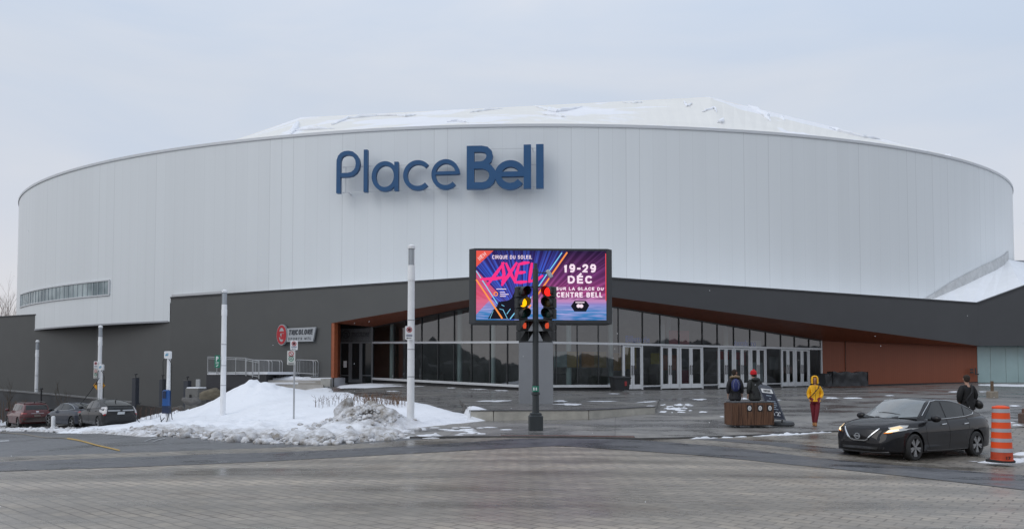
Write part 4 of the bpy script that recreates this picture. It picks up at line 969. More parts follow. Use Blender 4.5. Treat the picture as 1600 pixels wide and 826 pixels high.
for i, (x, y, zz, z0) in enumerate(zip(X2.ravel(), Y2.ravel(), zt, zg)):
    h = zz-z0
    fsd = foot_sd(x, y)
    if fsd < -.25: continue
    e_ = min(1, max(0, (fsd+.12*noise.noise(Vector((x*2, y*2, 0))))/.75)); e_ = e_*(2-e_)
    tz_ = terr(x, y) if (-8 < x < 8 and y > 25.5) else None
    if tz_ is not None and tz_ > z0: z0 = tz_; h = max(zz-z0, .12)
    h = max(h, .10+.05*noise.noise(Vector((x*.8,y*.8,2)))); 
    dt = float(np.min(np.hypot(toe_w[:,0]-x, toe_w[:,1]-y))); w1 = max(0, 1-dt/6.5)
    mound = math.exp(-((x+4.75)**2/1.6+(y-24.1)**2/1.1)); pk_ = math.exp(-((x+12.9)**2+(y-37.5)**2)/1.2)
    lump = noise.fractal(Vector((x*1.9, y*1.9, 1)), .9, 2.1, 6)
    chunk = noise.voronoi(Vector((x*1.5, y*1.5, 5)))[0]; cf = max(0, .42-chunk[0])*.9
    h = h + mound*.62 + pk_*.22*(1+lump) + (lump*.23+cf*.42)*(w1*.9+.05) + lump*.16*mound + fbm(x, y, .6, 3, 7)*.07 + max(0, fbm(x, y, 3.2, 4, 9))*.12*w1
    zz = z0 - .02 + max(0.0, h)*e_ - (.05 if fsd < 0 else 0)
    keep[i] = len(V3); V3.append((float(x), float(y), float(zz)))
    dd = max(0, 1-dt/2.4)*1.1+mound*1.2+max(0, 1-dt/5)*.22*max(0, fbm(x,y,.7,3,3)+.25)*2
    DI.append(min(1, max(0, dd)))
nx2 = len(xs); F3 = []
for j in range(len(ys)-1):
    for i in range(nx2-1):
        k = j*nx2+i; q = (k, k+1, k+nx2+1, k+nx2)
        if all(a in keep for a in q): F3.append(tuple(keep[a] for a in q))
mb = MB(); mb.v = V3; mb.f = F3; mb.mi = [0]*len(F3); o = mb.build('snow_bank', M_sn, ang=70); dirt_attr(o, DI)
tag(o, 'large ploughed bank of dirty and clean snow between the street and the plaza', 'snow bank')
def snow_top(x, y):
    f = foot_sd(x, y); e_ = min(1, max(0, f/.75)); return g(x,y)+max(.1, float(sp_f(x, y)[0])-g(x,y))*e_*(2-e_)
# loose ice chunks along the toe
rnd = random.Random(5); mb = MB()
def chunk_at(mb, x, y, z_, r):
    vs = []; k = len(mb.v)
    mb.ell((x,y,z_), (r*rnd.uniform(.8,1.4), r*rnd.uniform(.7,1.2), r*rnd.uniform(.6,1)), 7, 5)
    for i in range(k, len(mb.v)): a = mb.v[i]; nnz = noise.noise_vector(Vector(a)*3.1/r*.3)*r*.45; mb.v[i] = (a[0]+nnz.x, a[1]+nnz.y, a[2]+nnz.z)
for i in range(230):
    t_ = rnd.random()*(len(toe)-4); a, b2 = toe[int(t_)], toe[int(t_)+1]; k = t_-int(t_); p = gpt(a[0]+(b2[0]-a[0])*k, a[1]+(b2[1]-a[1])*k+rnd.uniform(-3.5,2.0), g)
    r = rnd.uniform(.03,.11)*(1 if rnd.random() < .85 else 1.9); chunk_at(mb, p.x, p.y, max(g(p.x,p.y), snow_top(p.x,p.y))+r*.3, r)
for i in range(170):
    px = rnd.uniform(-30,262); p = gpt(px, 671.5+rnd.uniform(-2.5,4)+(max(0,px-130)*.05), g); r = rnd.uniform(.03,.09); chunk_at(mb, p.x, p.y, p.z+r*.8, r)
for i in range(130):
    a_ = rnd.uniform(0,6.28); rr = abs(rnd.gauss(0,.75)); x, y = -4.75+rr*1.3*math.cos(a_), 23.6+rr*math.sin(a_); r = rnd.uniform(.03,.10); k_ = math.exp(-((x+4.75)**2/1.6+(y-24.1)**2/1.1)); chunk_at(mb, x, y, snow_top(x,y)+k_*.62+r*.2, r)
o = mb.build('snow_chunks', M_sn, ang=60); dirt_attr(o, [rnd.uniform(.4,1.1) for v in o.data.vertices]); tag(o, kind='stuff')
# the upright dirty block of ice
mb = MB(); c = at(541, 646, 25.0); k = 0; mb.ell((c.x,c.y,c.z), (.34,.28,.5), 14, 10)
for i in range(len(mb.v)): a = mb.v[i]; q = noise.noise_vector(Vector(a)*2.3)*.22; mb.v[i] = (a[0]+q.x, a[1]+q.y, a[2]+q.z)
o = mb.build('ice_block', M_sn); dirt_attr(o, [.85]*len(o.data.vertices)); tag(o, 'upright lump of dirty grey ice standing in the snow bank', 'ice block')
# low ridges and thin strips of snow along kerbs
def ridge(name, pts, w_, h_, dirt=.5, seed=1, nseg=None, f=g):
    P = [Vector(p) for p in pts]; tot = sum((b2-a).length for a, b2 in zip(P, P[1:])); nu = nseg or int(tot/.12); nv = 10; vs = []; di = []
    for i in range(nu+1):
        p = lerp_poly(P, i/nu); q = lerp_poly(P, min(1, i/nu+.01)) if i < nu else p; q0 = lerp_poly(P, max(0, i/nu-.01)); d = Vector((q.x-q0.x, q.y-q0.y)).normalized(); nn = Vector((-d.y, d.x))
        en = min(1, i/6, (nu-i)/6)
        wl = w_*(1+.5*noise.noise(Vector((p.x*.7, p.y*.7, seed)))); hl = h_*(1+.6*noise.noise(Vector((p.x*.9, p.y*.9, seed+4))))*en
        for j in range(nv+1):
            v = j/nv*2-1; x, y = p.x+nn.x*wl*v, p.y+nn.y*wl*v
            hh = hl*(1-v*v)**.6*(1+.9*noise.fractal(Vector((x*4.3, y*4.3, seed)), .8, 2.1, 5))
            vs.append((x, y, f(x, y)+max(0, hh)-.02+(.0 if abs(v) < 1 else -.02))); di.append(min(1, dirt*(.35+.65*abs(v))))
    mb = MB(); mb.v = vs; mb.f = [(i*(nv+1)+j, (i+1)*(nv+1)+j, (i+1)*(nv+1)+j+1, i*(nv+1)+j+1) for i in range(nu) for j in range(nv)]; mb.mi = [0]*len(mb.f)
    o = mb.build(name, M_sn, ang=70)
    bm = bmesh.new(); bm.from_mesh(o.data); bm.normal_update()
    if sum(q.normal.z for q in bm.faces) < 0: bmesh.ops.reverse_faces(bm, faces=bm.faces)
    bm.to_mesh(o.data); bm.free(); dirt_attr(o, di); return tag(o, kind='stuff')
ridge('snow_ridge', [G2(*p) for p in ((-60,672),(0,672),(60,672.5),(130,674),(215,678),(260,681))], .45, .10, .85, 2)
ridge('snow_ridge', [G2(*p) for p in ((-40,669),(30,669.5),(150,671),(240,675))], .3, .07, .7, 12)
ridge('snow_strip', [G2(*p) for p in ((615,684),(655,683),(712,682.2))], .22, .09, .3, 3)
ridge('snow_strip', [G2(*p) for p in ((1060,686),(1110,684.2),(1180,681.3),(1250,677.6),(1312,673.8))], .09, .055, .25, 4)
ridge('snow_strip', [G2(*p) for p in ((1190,680.6),(1230,678.8),(1275,676))], .13, .05, .2, 14)
ridge('snow_strip', [G2(*p) for p in ((1505,719),(1535,722),(1575,722),(1620,717))], .26, .09, .3, 5)
ridge('snow_strip', [G2(*p) for p in ((1583,712),(1602,709),(1640,706))], .2, .12, .2, 6)
ridge('snow_ridge', [G2(*p) for p in ((208,664),(235,661),(262,660))], .9, .18, .1, 15)
ridge('snow_ridge', [G2(*p) for p in ((212,655),(250,652),(290,652))], 1.3, .22, .05, 16)
ridge('snow_ridge', [G2(*p) for p in ((-30,664),(0,663.5),(14,663))], .8, .3, .1, 17)

# thin patches lying on the paving
mb = MB(); rnd = random.Random(8)
def patch(mb, px, py, wx, wy, th=.022):
    c = gpt(px, py); a = gpt(px-wx/2, py); b2 = gpt(px+wx/2, py); f_ = gpt(px, py+wy/2)
    ex = (b2-a)/2; ey = (c-f_)*1.05; nn = 30; vs = [(c.x, c.y, surf(c.x,c.y)+th+.01)]; sd_ = rnd.uniform(0,50)
    for r_ in (.55, 1):
        for i in range(nn):
            an = 2*math.pi*i/nn; k = (.72+.5*noise.fractal(Vector((math.cos(an)*1.6+sd_, math.sin(an)*1.6, sd_)), .8, 2, 4))*r_
            q = c+ex*math.cos(an)*k+ey*math.sin(an)*k; vs.append((q.x, q.y, surf(q.x,q.y)+(th+.008 if r_ < 1 else .014)))
    fs = [(0, 1+i, 1+(i+1)%nn) for i in range(nn)]+[(1+i, 1+nn+i, 1+nn+(i+1)%nn, 1+(i+1)%nn) for i in range(nn)]; mb.add(vs, fs)
for a in ((775,626.5,72,3.2),(876,626.5,24,2.6),(889,631.5,52,3.4),(1036,643.3,16,3),(1052,638.6,32,4),(1066,641,14,2),(1092,624,36,2.8),(1098,643.6,22,2.6),(1060,632.5,24,2),(1010,628,40,1.6),(940,627,60,1.4),
          (1299,621.8,28,2.6),(1334,621.8,32,2.4),(1159,622.6,26,4),(1128,651,8,1.3),(1210,625,30,1.2),(1490,612,20,2),(1535,612,16,1.5),(1585,634,20,2),(1575,660,26,2.4),(1590,664,20,2),
          (600,600,60,2.6),(655,603.5,30,1.2),(612,611,26,1.5),(705,606,24,1.4),(748,608,30,1.6),(785,610,26,1.8),(1015,634.5,20,1.5),(660,680.5,28,1.4),(720,673,50,1.6),(765,668,34,1.2),(790,671.5,24,1.2),
          (960,615,20,1),(1390,618,18,1.2),(1445,640,12,1.2)):
    patch(mb, *a)
for i in range(26): patch(mb, rnd.uniform(1034,1080), rnd.uniform(631,645), rnd.uniform(4,13), rnd.uniform(.8,1.8))
for i in range(30): patch(mb, rnd.uniform(620,760), rnd.uniform(667,680), rnd.uniform(6,26), rnd.uniform(.5,1.1))
mb_o = mb.build('snow_patches', M_sn, ang=80); dirt_attr(mb_o, [.1]*len(mb_o.data.vertices)); tag(mb_o, kind='stuff')
def field(top, bot, th):
    A = [gpt(*p) for p in top]; B = [gpt(*p) for p in bot]; q = MB(); nu, nv = 60, 8; vs = []
    for j in range(nv+1):
        for i in range(nu+1):
            p = lerp_poly([v.xy for v in A], i/nu).lerp(lerp_poly([v.xy for v in B], i/nu), j/nv)
            e_ = min(1, i/4, (nu-i)/4, j/1.5, (nv-j)/1.5); p = p+Vector((noise.noise(Vector((p.x*.9,p.y*.9,1))), noise.noise(Vector((p.x*.9,p.y*.9,5)))))*.5
            vs.append((p.x, p.y, surf(p.x,p.y)-.01+th*e_*(1+.5*noise.noise(Vector((p.x*1.5,p.y*1.5,2))))))
    q.v = vs; q.f = [(j*(nu+1)+i, (j+1)*(nu+1)+i, (j+1)*(nu+1)+i+1, j*(nu+1)+i+1) for j in range(nv) for i in range(nu)]; q.mi = [0]*len(q.f)
    o = q.build('snow_field', M_sn, ang=80); dirt_attr(o, [0]*len(vs)); tag(o, kind='stuff')
field(((400,601.5),(470,600.5),(530,599.5),(600,600.5),(640,602)), ((400,606),(470,606.5),(530,607.5),(580,606),(640,603.5)), .05)
field(((400,607),(460,608.5),(520,611),(560,615)), ((400,616),(460,616),(520,619),(575,624)), .06)
field(((1525,600.2),(1560,600),(1620,600),(1700,600)), ((1525,601.3),(1560,603),(1620,604),(1700,605)), .04)
# snowflakes in the air
mb = MB()
for i in range(60):
    p = at(rnd.uniform(0,1600), rnd.uniform(330,800), rnd.uniform(6,26)); r = .006+.0006*p.y
    if p.z > surf(p.x,p.y)+.3: mb.ell(p, (r*.55,r*.55,r*.55), 6, 4)
tag(mb.build('snowflakes', mat('snowflake', (.8,.82,.85), .7)), kind='stuff')

# ================================================================== street furniture
def lamp_pole(px, top, base, d, label, hfac=1.0):
    B_ = at(px, base, d); zt_ = at(px, top, d).z; z0 = min(B_.z, surf(B_.x,B_.y)); H = zt_-z0
    t = thing('street_lamp', label, 'street lamp', (B_.x,B_.y,z0), group='white column lamps along the street')
    mb = MB(); mb.lathe([(.16,0),(.16,.04),(.125,.06),(.118,H*.5),(.112,H*.82)], 20); mb.build('pole', M_whitepole, t, world=False)
    mb = MB(); mb.lathe([(.125,H*.80),(.125,H*.845),(.118,H*.85),(.118,H*.885)], 20); mb.build('collar', M_whitepole, t, world=False)
    mb = MB(); mb.lathe([(.098,H*.886),(.098,H*.975)], 20); mb.build('lamp_glass', mat('lamp_lens', (.36,.39,.42), .25), t, world=False)
    mb = MB(); mb.lathe([(.125,H*.976),(.125,H*.992),(.05,H)], 20)
    mb.build('lamp_cap', M_whitepole, t, world=False)
    mb = MB()
    for k in range(4): a = k*math.pi/2+.7; mb.cyl((.108*math.cos(a),.108*math.sin(a),H*.882),(.108*math.cos(a),.108*math.sin(a),H*.98),.009,n=6)
    mb.build('lamp_cage', M_galv, t, world=False)
    mb = MB()
    for hz_ in (.27,.42,.58): mb.lathe([(.124,H*hz_),(.127,H*hz_+.005),(.127,H*hz_+.025),(.122,H*hz_+.03)], 20)
    mb.build('strap', M_galv, t, world=False)
    return t, B_, H
pA = lamp_pole(641.5, 382, 666, 24.5, 'tall white column lamp standing at the right end of the snow bank')
pB = lamp_pole(348, 452, 658, 34, 'white column lamp standing in the snow bank with a green parking sign')
pC = lamp_pole(154, 508, 665, 46, 'white column lamp behind the grey hatchback beside a yellow diamond sign')
pD = lamp_pole(55.5, 531, 664, 55, 'white column lamp behind the red car, furthest down the street')
def plate(name, label, cat, px0, py0, px1, py1, d, face, rz=0, group=None, back=M_galv, th=.012, shp='rect', draw=None):
    a = at(px0, py1, d); b2 = at(px1, py1, d); c = at(px0, py0, d); W_ = (b2-a).length; H = c.z-a.z; cc = (a+b2)/2
    t = thing(name, label, cat, (cc.x,cc.y,a.z), group=group)
    u = Vector((math.cos(rz), math.sin(rz), 0)); F = frame((0,0,0), u)
    mb = MB(); mb.M = F
    if shp == 'rect': mb.prism([(-W_/2+.02,0),(W_/2-.02,0),(W_/2,.02),(W_/2,H-.02),(W_/2-.02,H),(-W_/2+.02,H),(-W_/2,H-.02),(-W_/2,.02)], 0, th)
    else: mb.prism([(0,0),(W_/2,H/2),(0,H),(-W_/2,H/2)], 0, th)
    mb.build('plate', face, t, world=False)
    if draw: draw(t, F, W_, H, th)
    return t
def deco(t, F, name, m, fn): mb = MB(); mb.M = F; fn(mb); return mb.build(name, m, t, world=False)
M_signw = mat('sign_white', (.72,.73,.74), .45); M_signk = mat('sign_black', (.015,.015,.018), .5); M_signr = mat('sign_red', (.42,.02,.03), .45); M_signg = mat('sign_green', (.0,.16,.09), .45); M_signy = mat('sign_yellow', (.72,.33,.01), .45)
def nostop(t, F, W_, H, th):
    r = W_*.33; cy = H-r*1.35; z0 = th
    deco(t, F, 'symbol_disc', M_signk, lambda mb: mb.prism(arc(0,cy,r*.62,r*.62,0,350,24), z0, z0+.003))
    deco(t, F, 'symbol_ring', M_signr, lambda mb: (ringshape(mb,0,cy,r*.88,r*.88,r*.24,z0,z0+.006), stroke(mb, [(-r*.6,cy+r*.6),(r*.6,cy-r*.6)], r*.2, z0, z0+.008)))
    deco(t, F, 'small_print', M_navy, lambda mb: [mb.box((0, H*q, z0+.002),(W_*.72,H*.045,.004)) for q in (.36,.27)])
    deco(t, F, 'arrow', M_signk, lambda mb: (stroke(mb, [(-W_*.2,H*.12),(W_*.25,H*.12)], H*.035, z0, z0+.004), mb.prism([(-W_*.36,H*.12),(-W_*.18,H*.17),(-W_*.18,H*.07)], z0, z0+.005)))
plate('parking_sign', 'white no stopping sign with an arrow on the tall lamp by the glazed entrance', 'sign', 633,509,646,530.5,24.3, M_signw, R(4), draw=nostop)
def parkp(t, F, W_, H, th):
    deco(t, F, 'lettering', M_signw, lambda mb: (put_text(mb,'P',-W_*.24,H*.52,W_*.48,H*.38,th,off=.03,ext=.004), [mb.box((0,H*q,th+.002),(W_*.62,H*.035,.004)) for q in (.42,.33)], stroke(mb,[(-W_*.2,H*.12),(W_*.22,H*.2)],H*.06,th,th+.005)))
plate('parking_sign', 'green parking sign with a white P fixed to the lamp in the snow bank', 'sign', 335,554.5,344,574,33.9, M_signg, R(-12), draw=parkp)
# thin post with two small plates
P_ = at(459, 655, 28); t = thing('sign_post', 'thin grey steel post standing in the snow bank with two small signs', 'sign post', (P_.x,P_.y,P_.z-.15)); mb = MB()
H = at(459,531,28).z-P_.z+.15; mb.bbox((0,0,H/2),(.055,.055,H),.01); mb.build('post', M_galv, t, world=False)
plate('no_stopping_sign', 'small white no stopping sign at the top of the thin post', 'sign', 453.8,531.5,465,546.5,27.93, M_signw, R(10), draw=nostop)
def perm(t, F, W_, H, th):
    for q, c in ((.78, M_signr),(.42, M_signg)):
        r = W_*.28; deco(t, F, 'symbol_ring', c, lambda mb: (ringshape(mb,0,H*q,r,r,r*.28,th,th+.004), stroke(mb,[(-r*.5,H*q+r*.5),(r*.5,H*q-r*.5)],r*.25,th,th+.006)) if c is M_signr else (ringshape(mb,0,H*q,r,r,r*.3,th,th+.004), stroke(mb,[(-r*.5,H*q-r*.4),(0,H*q+r*.3),(r*.5,H*q-r*.4)],r*.3,th,th+.006)))
    deco(t, F, 'small_print', M_dkgrey, lambda mb: [mb.box((0,H*q,th+.002),(W_*.7,H*.03,.004)) for q in (.12,.06,.6)])
plate('permit_sign', 'pale sign with red and green symbols, lower sign on the thin post', 'sign', 448.8,547.5,461,569.5,27.92, mat('sign_pale', (.55,.55,.52), .5), R(10), draw=perm)
plate('no_parking_sign', 'upper of two small white signs on the lamp with the yellow diamond', 'sign', 146,564,153.5,575.5,45.8, M_signw, R(-15), draw=nostop)
plate('permit_sign', 'lower of two small white signs on the lamp with the yellow diamond', 'sign', 145.5,576,153.5,591,45.8, MATS['sign_pale'], R(-15), draw=perm)
def arrows(t, F, W_, H, th):
    deco(t, F, 'symbol', M_signk, lambda mb: (stroke(mb,[(0,H*.2),(0,H*.62)],W_*.09,th,th+.004), stroke(mb,[(-W_*.22,H*.62),(W_*.22,H*.62)],H*.09,th,th+.006), mb.prism([(-W_*.36,H*.62),(-W_*.2,H*.74),(-W_*.2,H*.5)],th,th+.005), mb.prism([(W_*.36,H*.62),(W_*.2,H*.74),(W_*.2,H*.5)],th,th+.005)))
plate('warning_sign', 'yellow diamond warning sign with a black double arrow on the white lamp', 'sign', 143.5,591,166.5,612.5,46.2, M_signy, R(-15), shp='dia', draw=arrows)

# ---- charging stations
M_ev = mat('charger_blue', (.012,.075,.25), .4); M_evd = mat('charger_navy', (.01,.022,.06), .4)
def cable(p0, p1, sag, n_=18):
    p0, p1 = Vector(p0), Vector(p1); return [p0.lerp(p1, i/n_)-Vector((0,0,sag*4*(i/n_)*(1-i/n_))) for i in range(n_+1)]
def charger(px, d, top, base, label, blue=True):
    B_ = at(px, base, d); s = d/FPX; t = thing('charging_station', label, 'charging station', B_, group='electric car charging stations'); zt_ = at(px, top, d).z-B_.z
    F = Matrix.Rotation(R(-14), 4, 'Z')
    mb = MB(); mb.M = F; mb.lathe([(.12,-.2),(.12,.05),(.1 if px > 200 else .06,.1),(.075 if px > 200 else .05,zt_*.9)], 16); mb.build('pole', M_whitepole, t, world=False)
    mb = MB(); mb.M = F; mb.bbox((0,-.06,zt_-.17),(.34,.14,.34),.02); mb.build('sign_box', M_signw, t, world=False)
    mb = MB(); mb.M = F @ frame((0,-.134,zt_-.17), (1,0,0)); stroke(mb, [(-.07,-.05),(-.02,.05),(.08,.06)], .03, 0, .006); stroke(mb, [(-.08,.0),(.02,-.03),(.07,.02)], .03, 0, .009); mb.build('emblem', mat('charger_cyan', (.02,.3,.5), .4), t, world=False)
    if blue:
        mb = MB(); mb.M = F; mb.bbox((0,-.1,1.25),(.33,.28,.74),.05); o = mb.build('charger_unit', M_ev, t, world=False)
        mb = MB(); mb.M = F; mb.bbox((0,-.262,1.4),(.17,.03,.34),.01); mb.build('screen', M_evd, o, world=False)
        mb = MB(); mb.M = F; mb.bbox((0,-.1,.72),(.34,.28,.38),.04); mb.build('holster', M_evd, t, world=False)
        mb = MB(); mb.tube(cable((-.15,-.1,.6),(-.22,-.1,zt_*.86),-.0)[:], .016, 6); mb.tube([(-.22,-.1,zt_*.86),(-.12,-.08,zt_*.93),(0,0,zt_*.9)], .014, 6); mb.tube(cable((.15,-.1,.9),(.2,-.1,zt_*.8),0), .014, 6); mb.tube(cable((.2,-.1,zt_*.8),(.0,-.05,zt_*.9),-.05), .014, 6)
        mb.tube(cable((.12,-.15,.55),(-.3,-.15,.45),.5), .018, 6); mb.tube(cable((.2,-.12,.8),(.28,-.15,.25),.1),.018,6)
        mb.build('cable', M_rubber, t, world=False)
    return t, B_
c1, cB1 = charger(262, 34.5, 548.5, 663, 'charging station with a bright blue unit at the left end of the snow bank')
c2, cB2 = charger(157.5, 43.8, 569, 668, 'charging station behind the grey hatchback with a white top box against the lamp', True)
for px, py, d, qx, qy, qd, sg_, lab in ((257,652,34.4,206,642,37.8,.6,'black charging cable looping from the blue charging station to the grey hatchback'),(155,590,43.7,122,634,42.5,.1,'black charging cable running down from the white charging box towards the navy car')):
    a, b2 = at(px,py,d), at(qx,qy,qd); mb = MB(); mb.tube(cable(a,b2,sg_,24), .02, 7); tag(mb.build('charging_cable', M_rubber), lab, 'cable')

# ---- dark posts and low walls on the left
def dark_column(px0, px1, top, base, d, label):
    B_ = at((px0+px1)/2, base, d); Wd = (px1-px0)/FPX*d; H = at(px0, top, d).z-B_.z; t = thing('light_column', label, 'post', B_, group='dark rectangular posts along the grey wall')
    mb = MB(); mb.bbox((0,0,H/2),(Wd*.9,.3,H),.02,R(-24)); mb.build('post', mat('column_dark', (.045,.05,.062), .45), t, world=False)
    mb = MB(); mb.box((0,0,H+.02),(Wd*.96,.34,.03),R(-24)); mb.build('cap', mat('column_cap', (.16,.16,.16), .5), t, world=False)
    mb = MB(); mb.lathe([(.03,H+.036),(.03,H+.2),(.1,H+.22),(.09,H+.28),(0.02,H+.3)], 12); mb.build('lamp_head', M_black, t, world=False)
dark_column(206.5,215.5,590,648,48,'dark rectangular post with a small lamp on top, just right of the grey hatchback')
dark_column(249.5,257,592,648,47.5,'dark rectangular post with a small lamp on top, behind the blue charging station')
dark_column(287,297.5,594.5,641,47,'dark rectangular post with a small lamp on top, beside the grey utility cabinet')
for px, tp, d, lab in ((30,612,54,'thin dark bollard light left of the lamp behind the red car'),(63.5,605,52,'thin dark bollard light right of the lamp behind the red car')):
    B_ = at(px, 655, d); H = at(px, tp, d).z-B_.z; t = thing('bollard_light', lab, 'bollard', B_, group='thin dark bollard lights')
    mb = MB(); mb.lathe([(.07,0),(.06,.05),(.055,H*.93)], 12); mb.build('post', M_black, t, world=False); mb = MB(); mb.lathe([(.1,H*.94),(.11,H*.98),(.03,H)], 12); mb.build('lamp_head', M_black, t, world=False)
mb = MB(); a = at(-120,600,56); b2 = at(100,618.5,52); c = at(212,630,49.5); M_rw = mat('retaining_wall_grey', (.062,.064,.068), .7, 0, .15, 1.2)
for p, q in ((a,b2),(b2,c)): mb.slab(V(p,-3.5), V(q,-3.5), q, p, .35)
w_o = mb.build('retaining_wall', M_rw); tag(w_o, 'low dark grey retaining wall in front of the arena behind the parked cars', 'wall')
mb = MB()
for p, q in ((a,b2),(b2,c)): n_ = Vector((0,-.05,0)); mb.slab(p+n_, q+n_, q+n_+Vector((0,0,.09)), p+n_+Vector((0,0,.09)), .42)
mb.build('coping', mat('wall_coping', (.17,.17,.17), .7), w_o, world=True)
mb = MB(); p = at(213,631.5,45.5); q = at(292,641,43.5); mb.slab(V(p,-2.5), V(q,-2.5), q, p, .3); tag(mb.build('planter_wall', mat('planter_dark', (.03,.028,.026), .6)), 'low blackish planter wall between the dark posts and the snow', 'wall')
# utility cabinet
B_ = at(305.5, 642, 44.5); t = thing('utility_cabinet', 'grey concrete utility cabinet with snow on top at the end of the dark platform', 'utility cabinet', B_)
H = at(305,606,44.5).z-B_.z; mb = MB(); mb.bbox((0,0,H/2-.1),(.98,.7,H+.2),.03,R(-20)); mb.build('body', mat('cabinet_concrete', (.15,.148,.14), .8, 0, .15, 3), t, world=False)
mb = MB(); mb.bbox((.04,0,H+.03),(.95,.66,.06),.03,R(-20)); o = mb.build('snow_cap', M_sn, t, world=False); dirt_attr(o, [0]*len(o.data.vertices))
mb = MB(); mb.box((-.18,-.36,H*.62),(.12,.03,.3),R(-20)); mb.build('latch', M_black, t, world=False)
B2_ = at(309.5, 605, 44.5); t = thing('meter_box', 'small light grey metal box on a stub standing on the utility cabinet', 'meter box', B2_)
mb = MB(); mb.bbox((0,0,.28),(.24,.16,.42),.02); mb.build('box', mat('meter_grey', (.4,.41,.41), .4, .3), t, world=False); mb = MB(); mb.cyl((0,0,-.02),(0,0,.08),.03); mb.build('stub', M_galv, t, world=False)
# boulders
def boulder(px, py, d, r, col, label, seed):
    c = at(px, py, d); mb = MB(); mb.ell((0,0,0), r, 16, 11)
    for i in range(len(mb.v)): a = Vector(mb.v[i]); q = noise.noise_vector(a*1.3+Vector((seed,0,0)))*.28+noise.noise_vector(a*3.5+Vector((seed,4,0)))*.08; mb.v[i] = tuple(a+q)
    mb.v = [tuple(Vector(v)+c) for v in mb.v]; o = mb.build('boulder', mat('boulder_%d' % seed, col, .85, 0, .35, 4, .6, 12), ang=50); tag(o, label, 'boulder')
boulder(330.5,616.5,41.5,(.62,.4,.30),(.13,.11,.075),'mossy brown boulder below the dark platform wall',3)
boulder(277,640,42,(.5,.4,.2),(.10,.095,.085),'flat dark boulder by the foot of the snow bank near the blue charging station',8)
boulder(300,628,43,(.55,.35,.2),(.11,.105,.1),'grey boulder with snow in front of the utility cabinet',12)

B_ = at(83, 668, 41.5); H = at(83,649.5,41.5).z-B_.z; t = thing('bollard', 'short white bollard between the red crossover and the navy saloon', 'bollard', B_); mb = MB(); mb.lathe([(.105,0),(.105,H*.9),(.09,H*.97),(.04,H)], 16); mb.build('post', M_whitepole, t, world=False); mb = MB(); mb.lathe([(.14,0),(.14,.05),(.11,.07)], 16); mb.build('base', M_whitepole, t, world=False)
# ---- platform with railings at the left of the entrance
PL = [at(322.5,583.5,50.5), at(416,589.5,47.2), at(505,591.5,46)]
zpl = PL[0].z-.06
t = thing('platform', 'dark clad platform with snow on its edge at the left of the entrance', 'platform', V((PL[0]+PL[1])/2, .3))
back = lambda p, k=4.5: p+Vector((k*.48, k, 0))
q0, q1 = PL[0], PL[1]; bkq = on_left(330)+nL*.02; bkr = on_left(440)+nL*.02
mb = MB(); zt_ = zpl
mb.add([V(q0,-1.5),V(q1,-1.5),V(bkr,-1.5),V(bkq,-1.5),V(q0,zt_),V(q1,zt_),V(bkr,zt_),V(bkq,zt_)], [(0,1,5,4),(1,2,6,5),(3,0,4,7),(4,5,6,7)])
mb.build('cladding', mat('platform_cladding', (.035,.036,.042), .6, 0, .1, 3), t)
mb = MB(); n_ = Vector((.1,-.08,0))
for k in range(4): zz = zt_-.95-.13*k; mb.slab(V(q0,zz)+n_*.5, V(q1,zz)+n_*.5, V(q1,zz+.05)+n_*.9, V(q0,zz+.05)+n_*.9, .03)
mb.build('louvre', mat('louvre_dark', (.02,.02,.024), .5), t)
mb = MB(); mb.slab(V(q0,zt_)+n_, V(q1,zt_)+n_, V(q1,zt_+.17)+n_, V(q0,zt_+.17)+n_, 3.2); o = mb.build('snow_cap', M_sn, t); dirt_attr(o, [0]*len(o.data.vertices))
q2 = PL[2]
z2_ = PL[1].z-.42
mb = MB(); a = V(q1,z2_)+Vector((.02,-.3,0)); b2 = a+Vector((3.1,.3,0)); c = b2+Vector((0,1.8,0)); d = a+Vector((0,1.8,0)); dz = Vector((0,0,-2))
t2 = thing('low_plinth', 'lower dark plinth capped with snow stepping down from the platform', 'plinth', V(a, .3))
mb.add([a+dz,b2+dz,c+dz,d+dz,a,b2,c,d], [(0,1,5,4),(1,2,6,5),(3,0,4,7),(4,5,6,7)]); mb.build('cladding', MATS['platform_cladding'], t2)
mb = MB(); up_ = Vector((0,0,.12)); mb.slab(a+Vector((0,-.05,0)), b2+Vector((0,-.05,0)), b2+Vector((0,-.05,.12)), a+Vector((0,-.05,.12)), 1.9); o = mb.build('snow_cap', M_sn, t2); dirt_attr(o, [0]*len(o.data.vertices))
# steps and end block
t3 = thing('entrance_steps', 'pale concrete steps under snow between the platform and the entrance', 'steps', V(at(450,600,46.8), 1.2))
for k in range(3):
    mb = MB(); a = at(408,600.5-3.6*k,46.6+.45*k); b2 = at(505,600.8-3.6*k,46.6+.45*k); mb.slab(V(a,0), V(b2,0), b2, a, .45+.4*(2-k)); mb.build('step', mat('step_concrete', (.36,.34,.31), .75, 0, .12, 2), t3)
mb = MB(); a = at(412,590.5,48.1); b2 = at(517,589.5,48.0); mb.slab(V(a,0)+Vector((0,.3,0)), V(b2,0)+Vector((0,.0,0)), b2+Vector((0,.0,0)), a+Vector((0,.3,0)), 3.6); o = mb.build('snow_cap', M_sn, t3); dirt_attr(o, [0]*len(o.data.vertices))
zs_ = b2.z
mb = MB()
for i in range(26):
    px = rnd.uniform(408,516); c = at(px, 590, rnd.uniform(48.3,50)); mb.ell((c.x,c.y,c.z-.02), (rnd.uniform(.3,.6),rnd.uniform(.2,.4),rnd.uniform(.06,.2)), 9, 6)
o = mb.build('snow_heap', M_sn, ang=80); dirt_attr(o, [0]*len(o.data.vertices)); tag(o, kind='stuff')
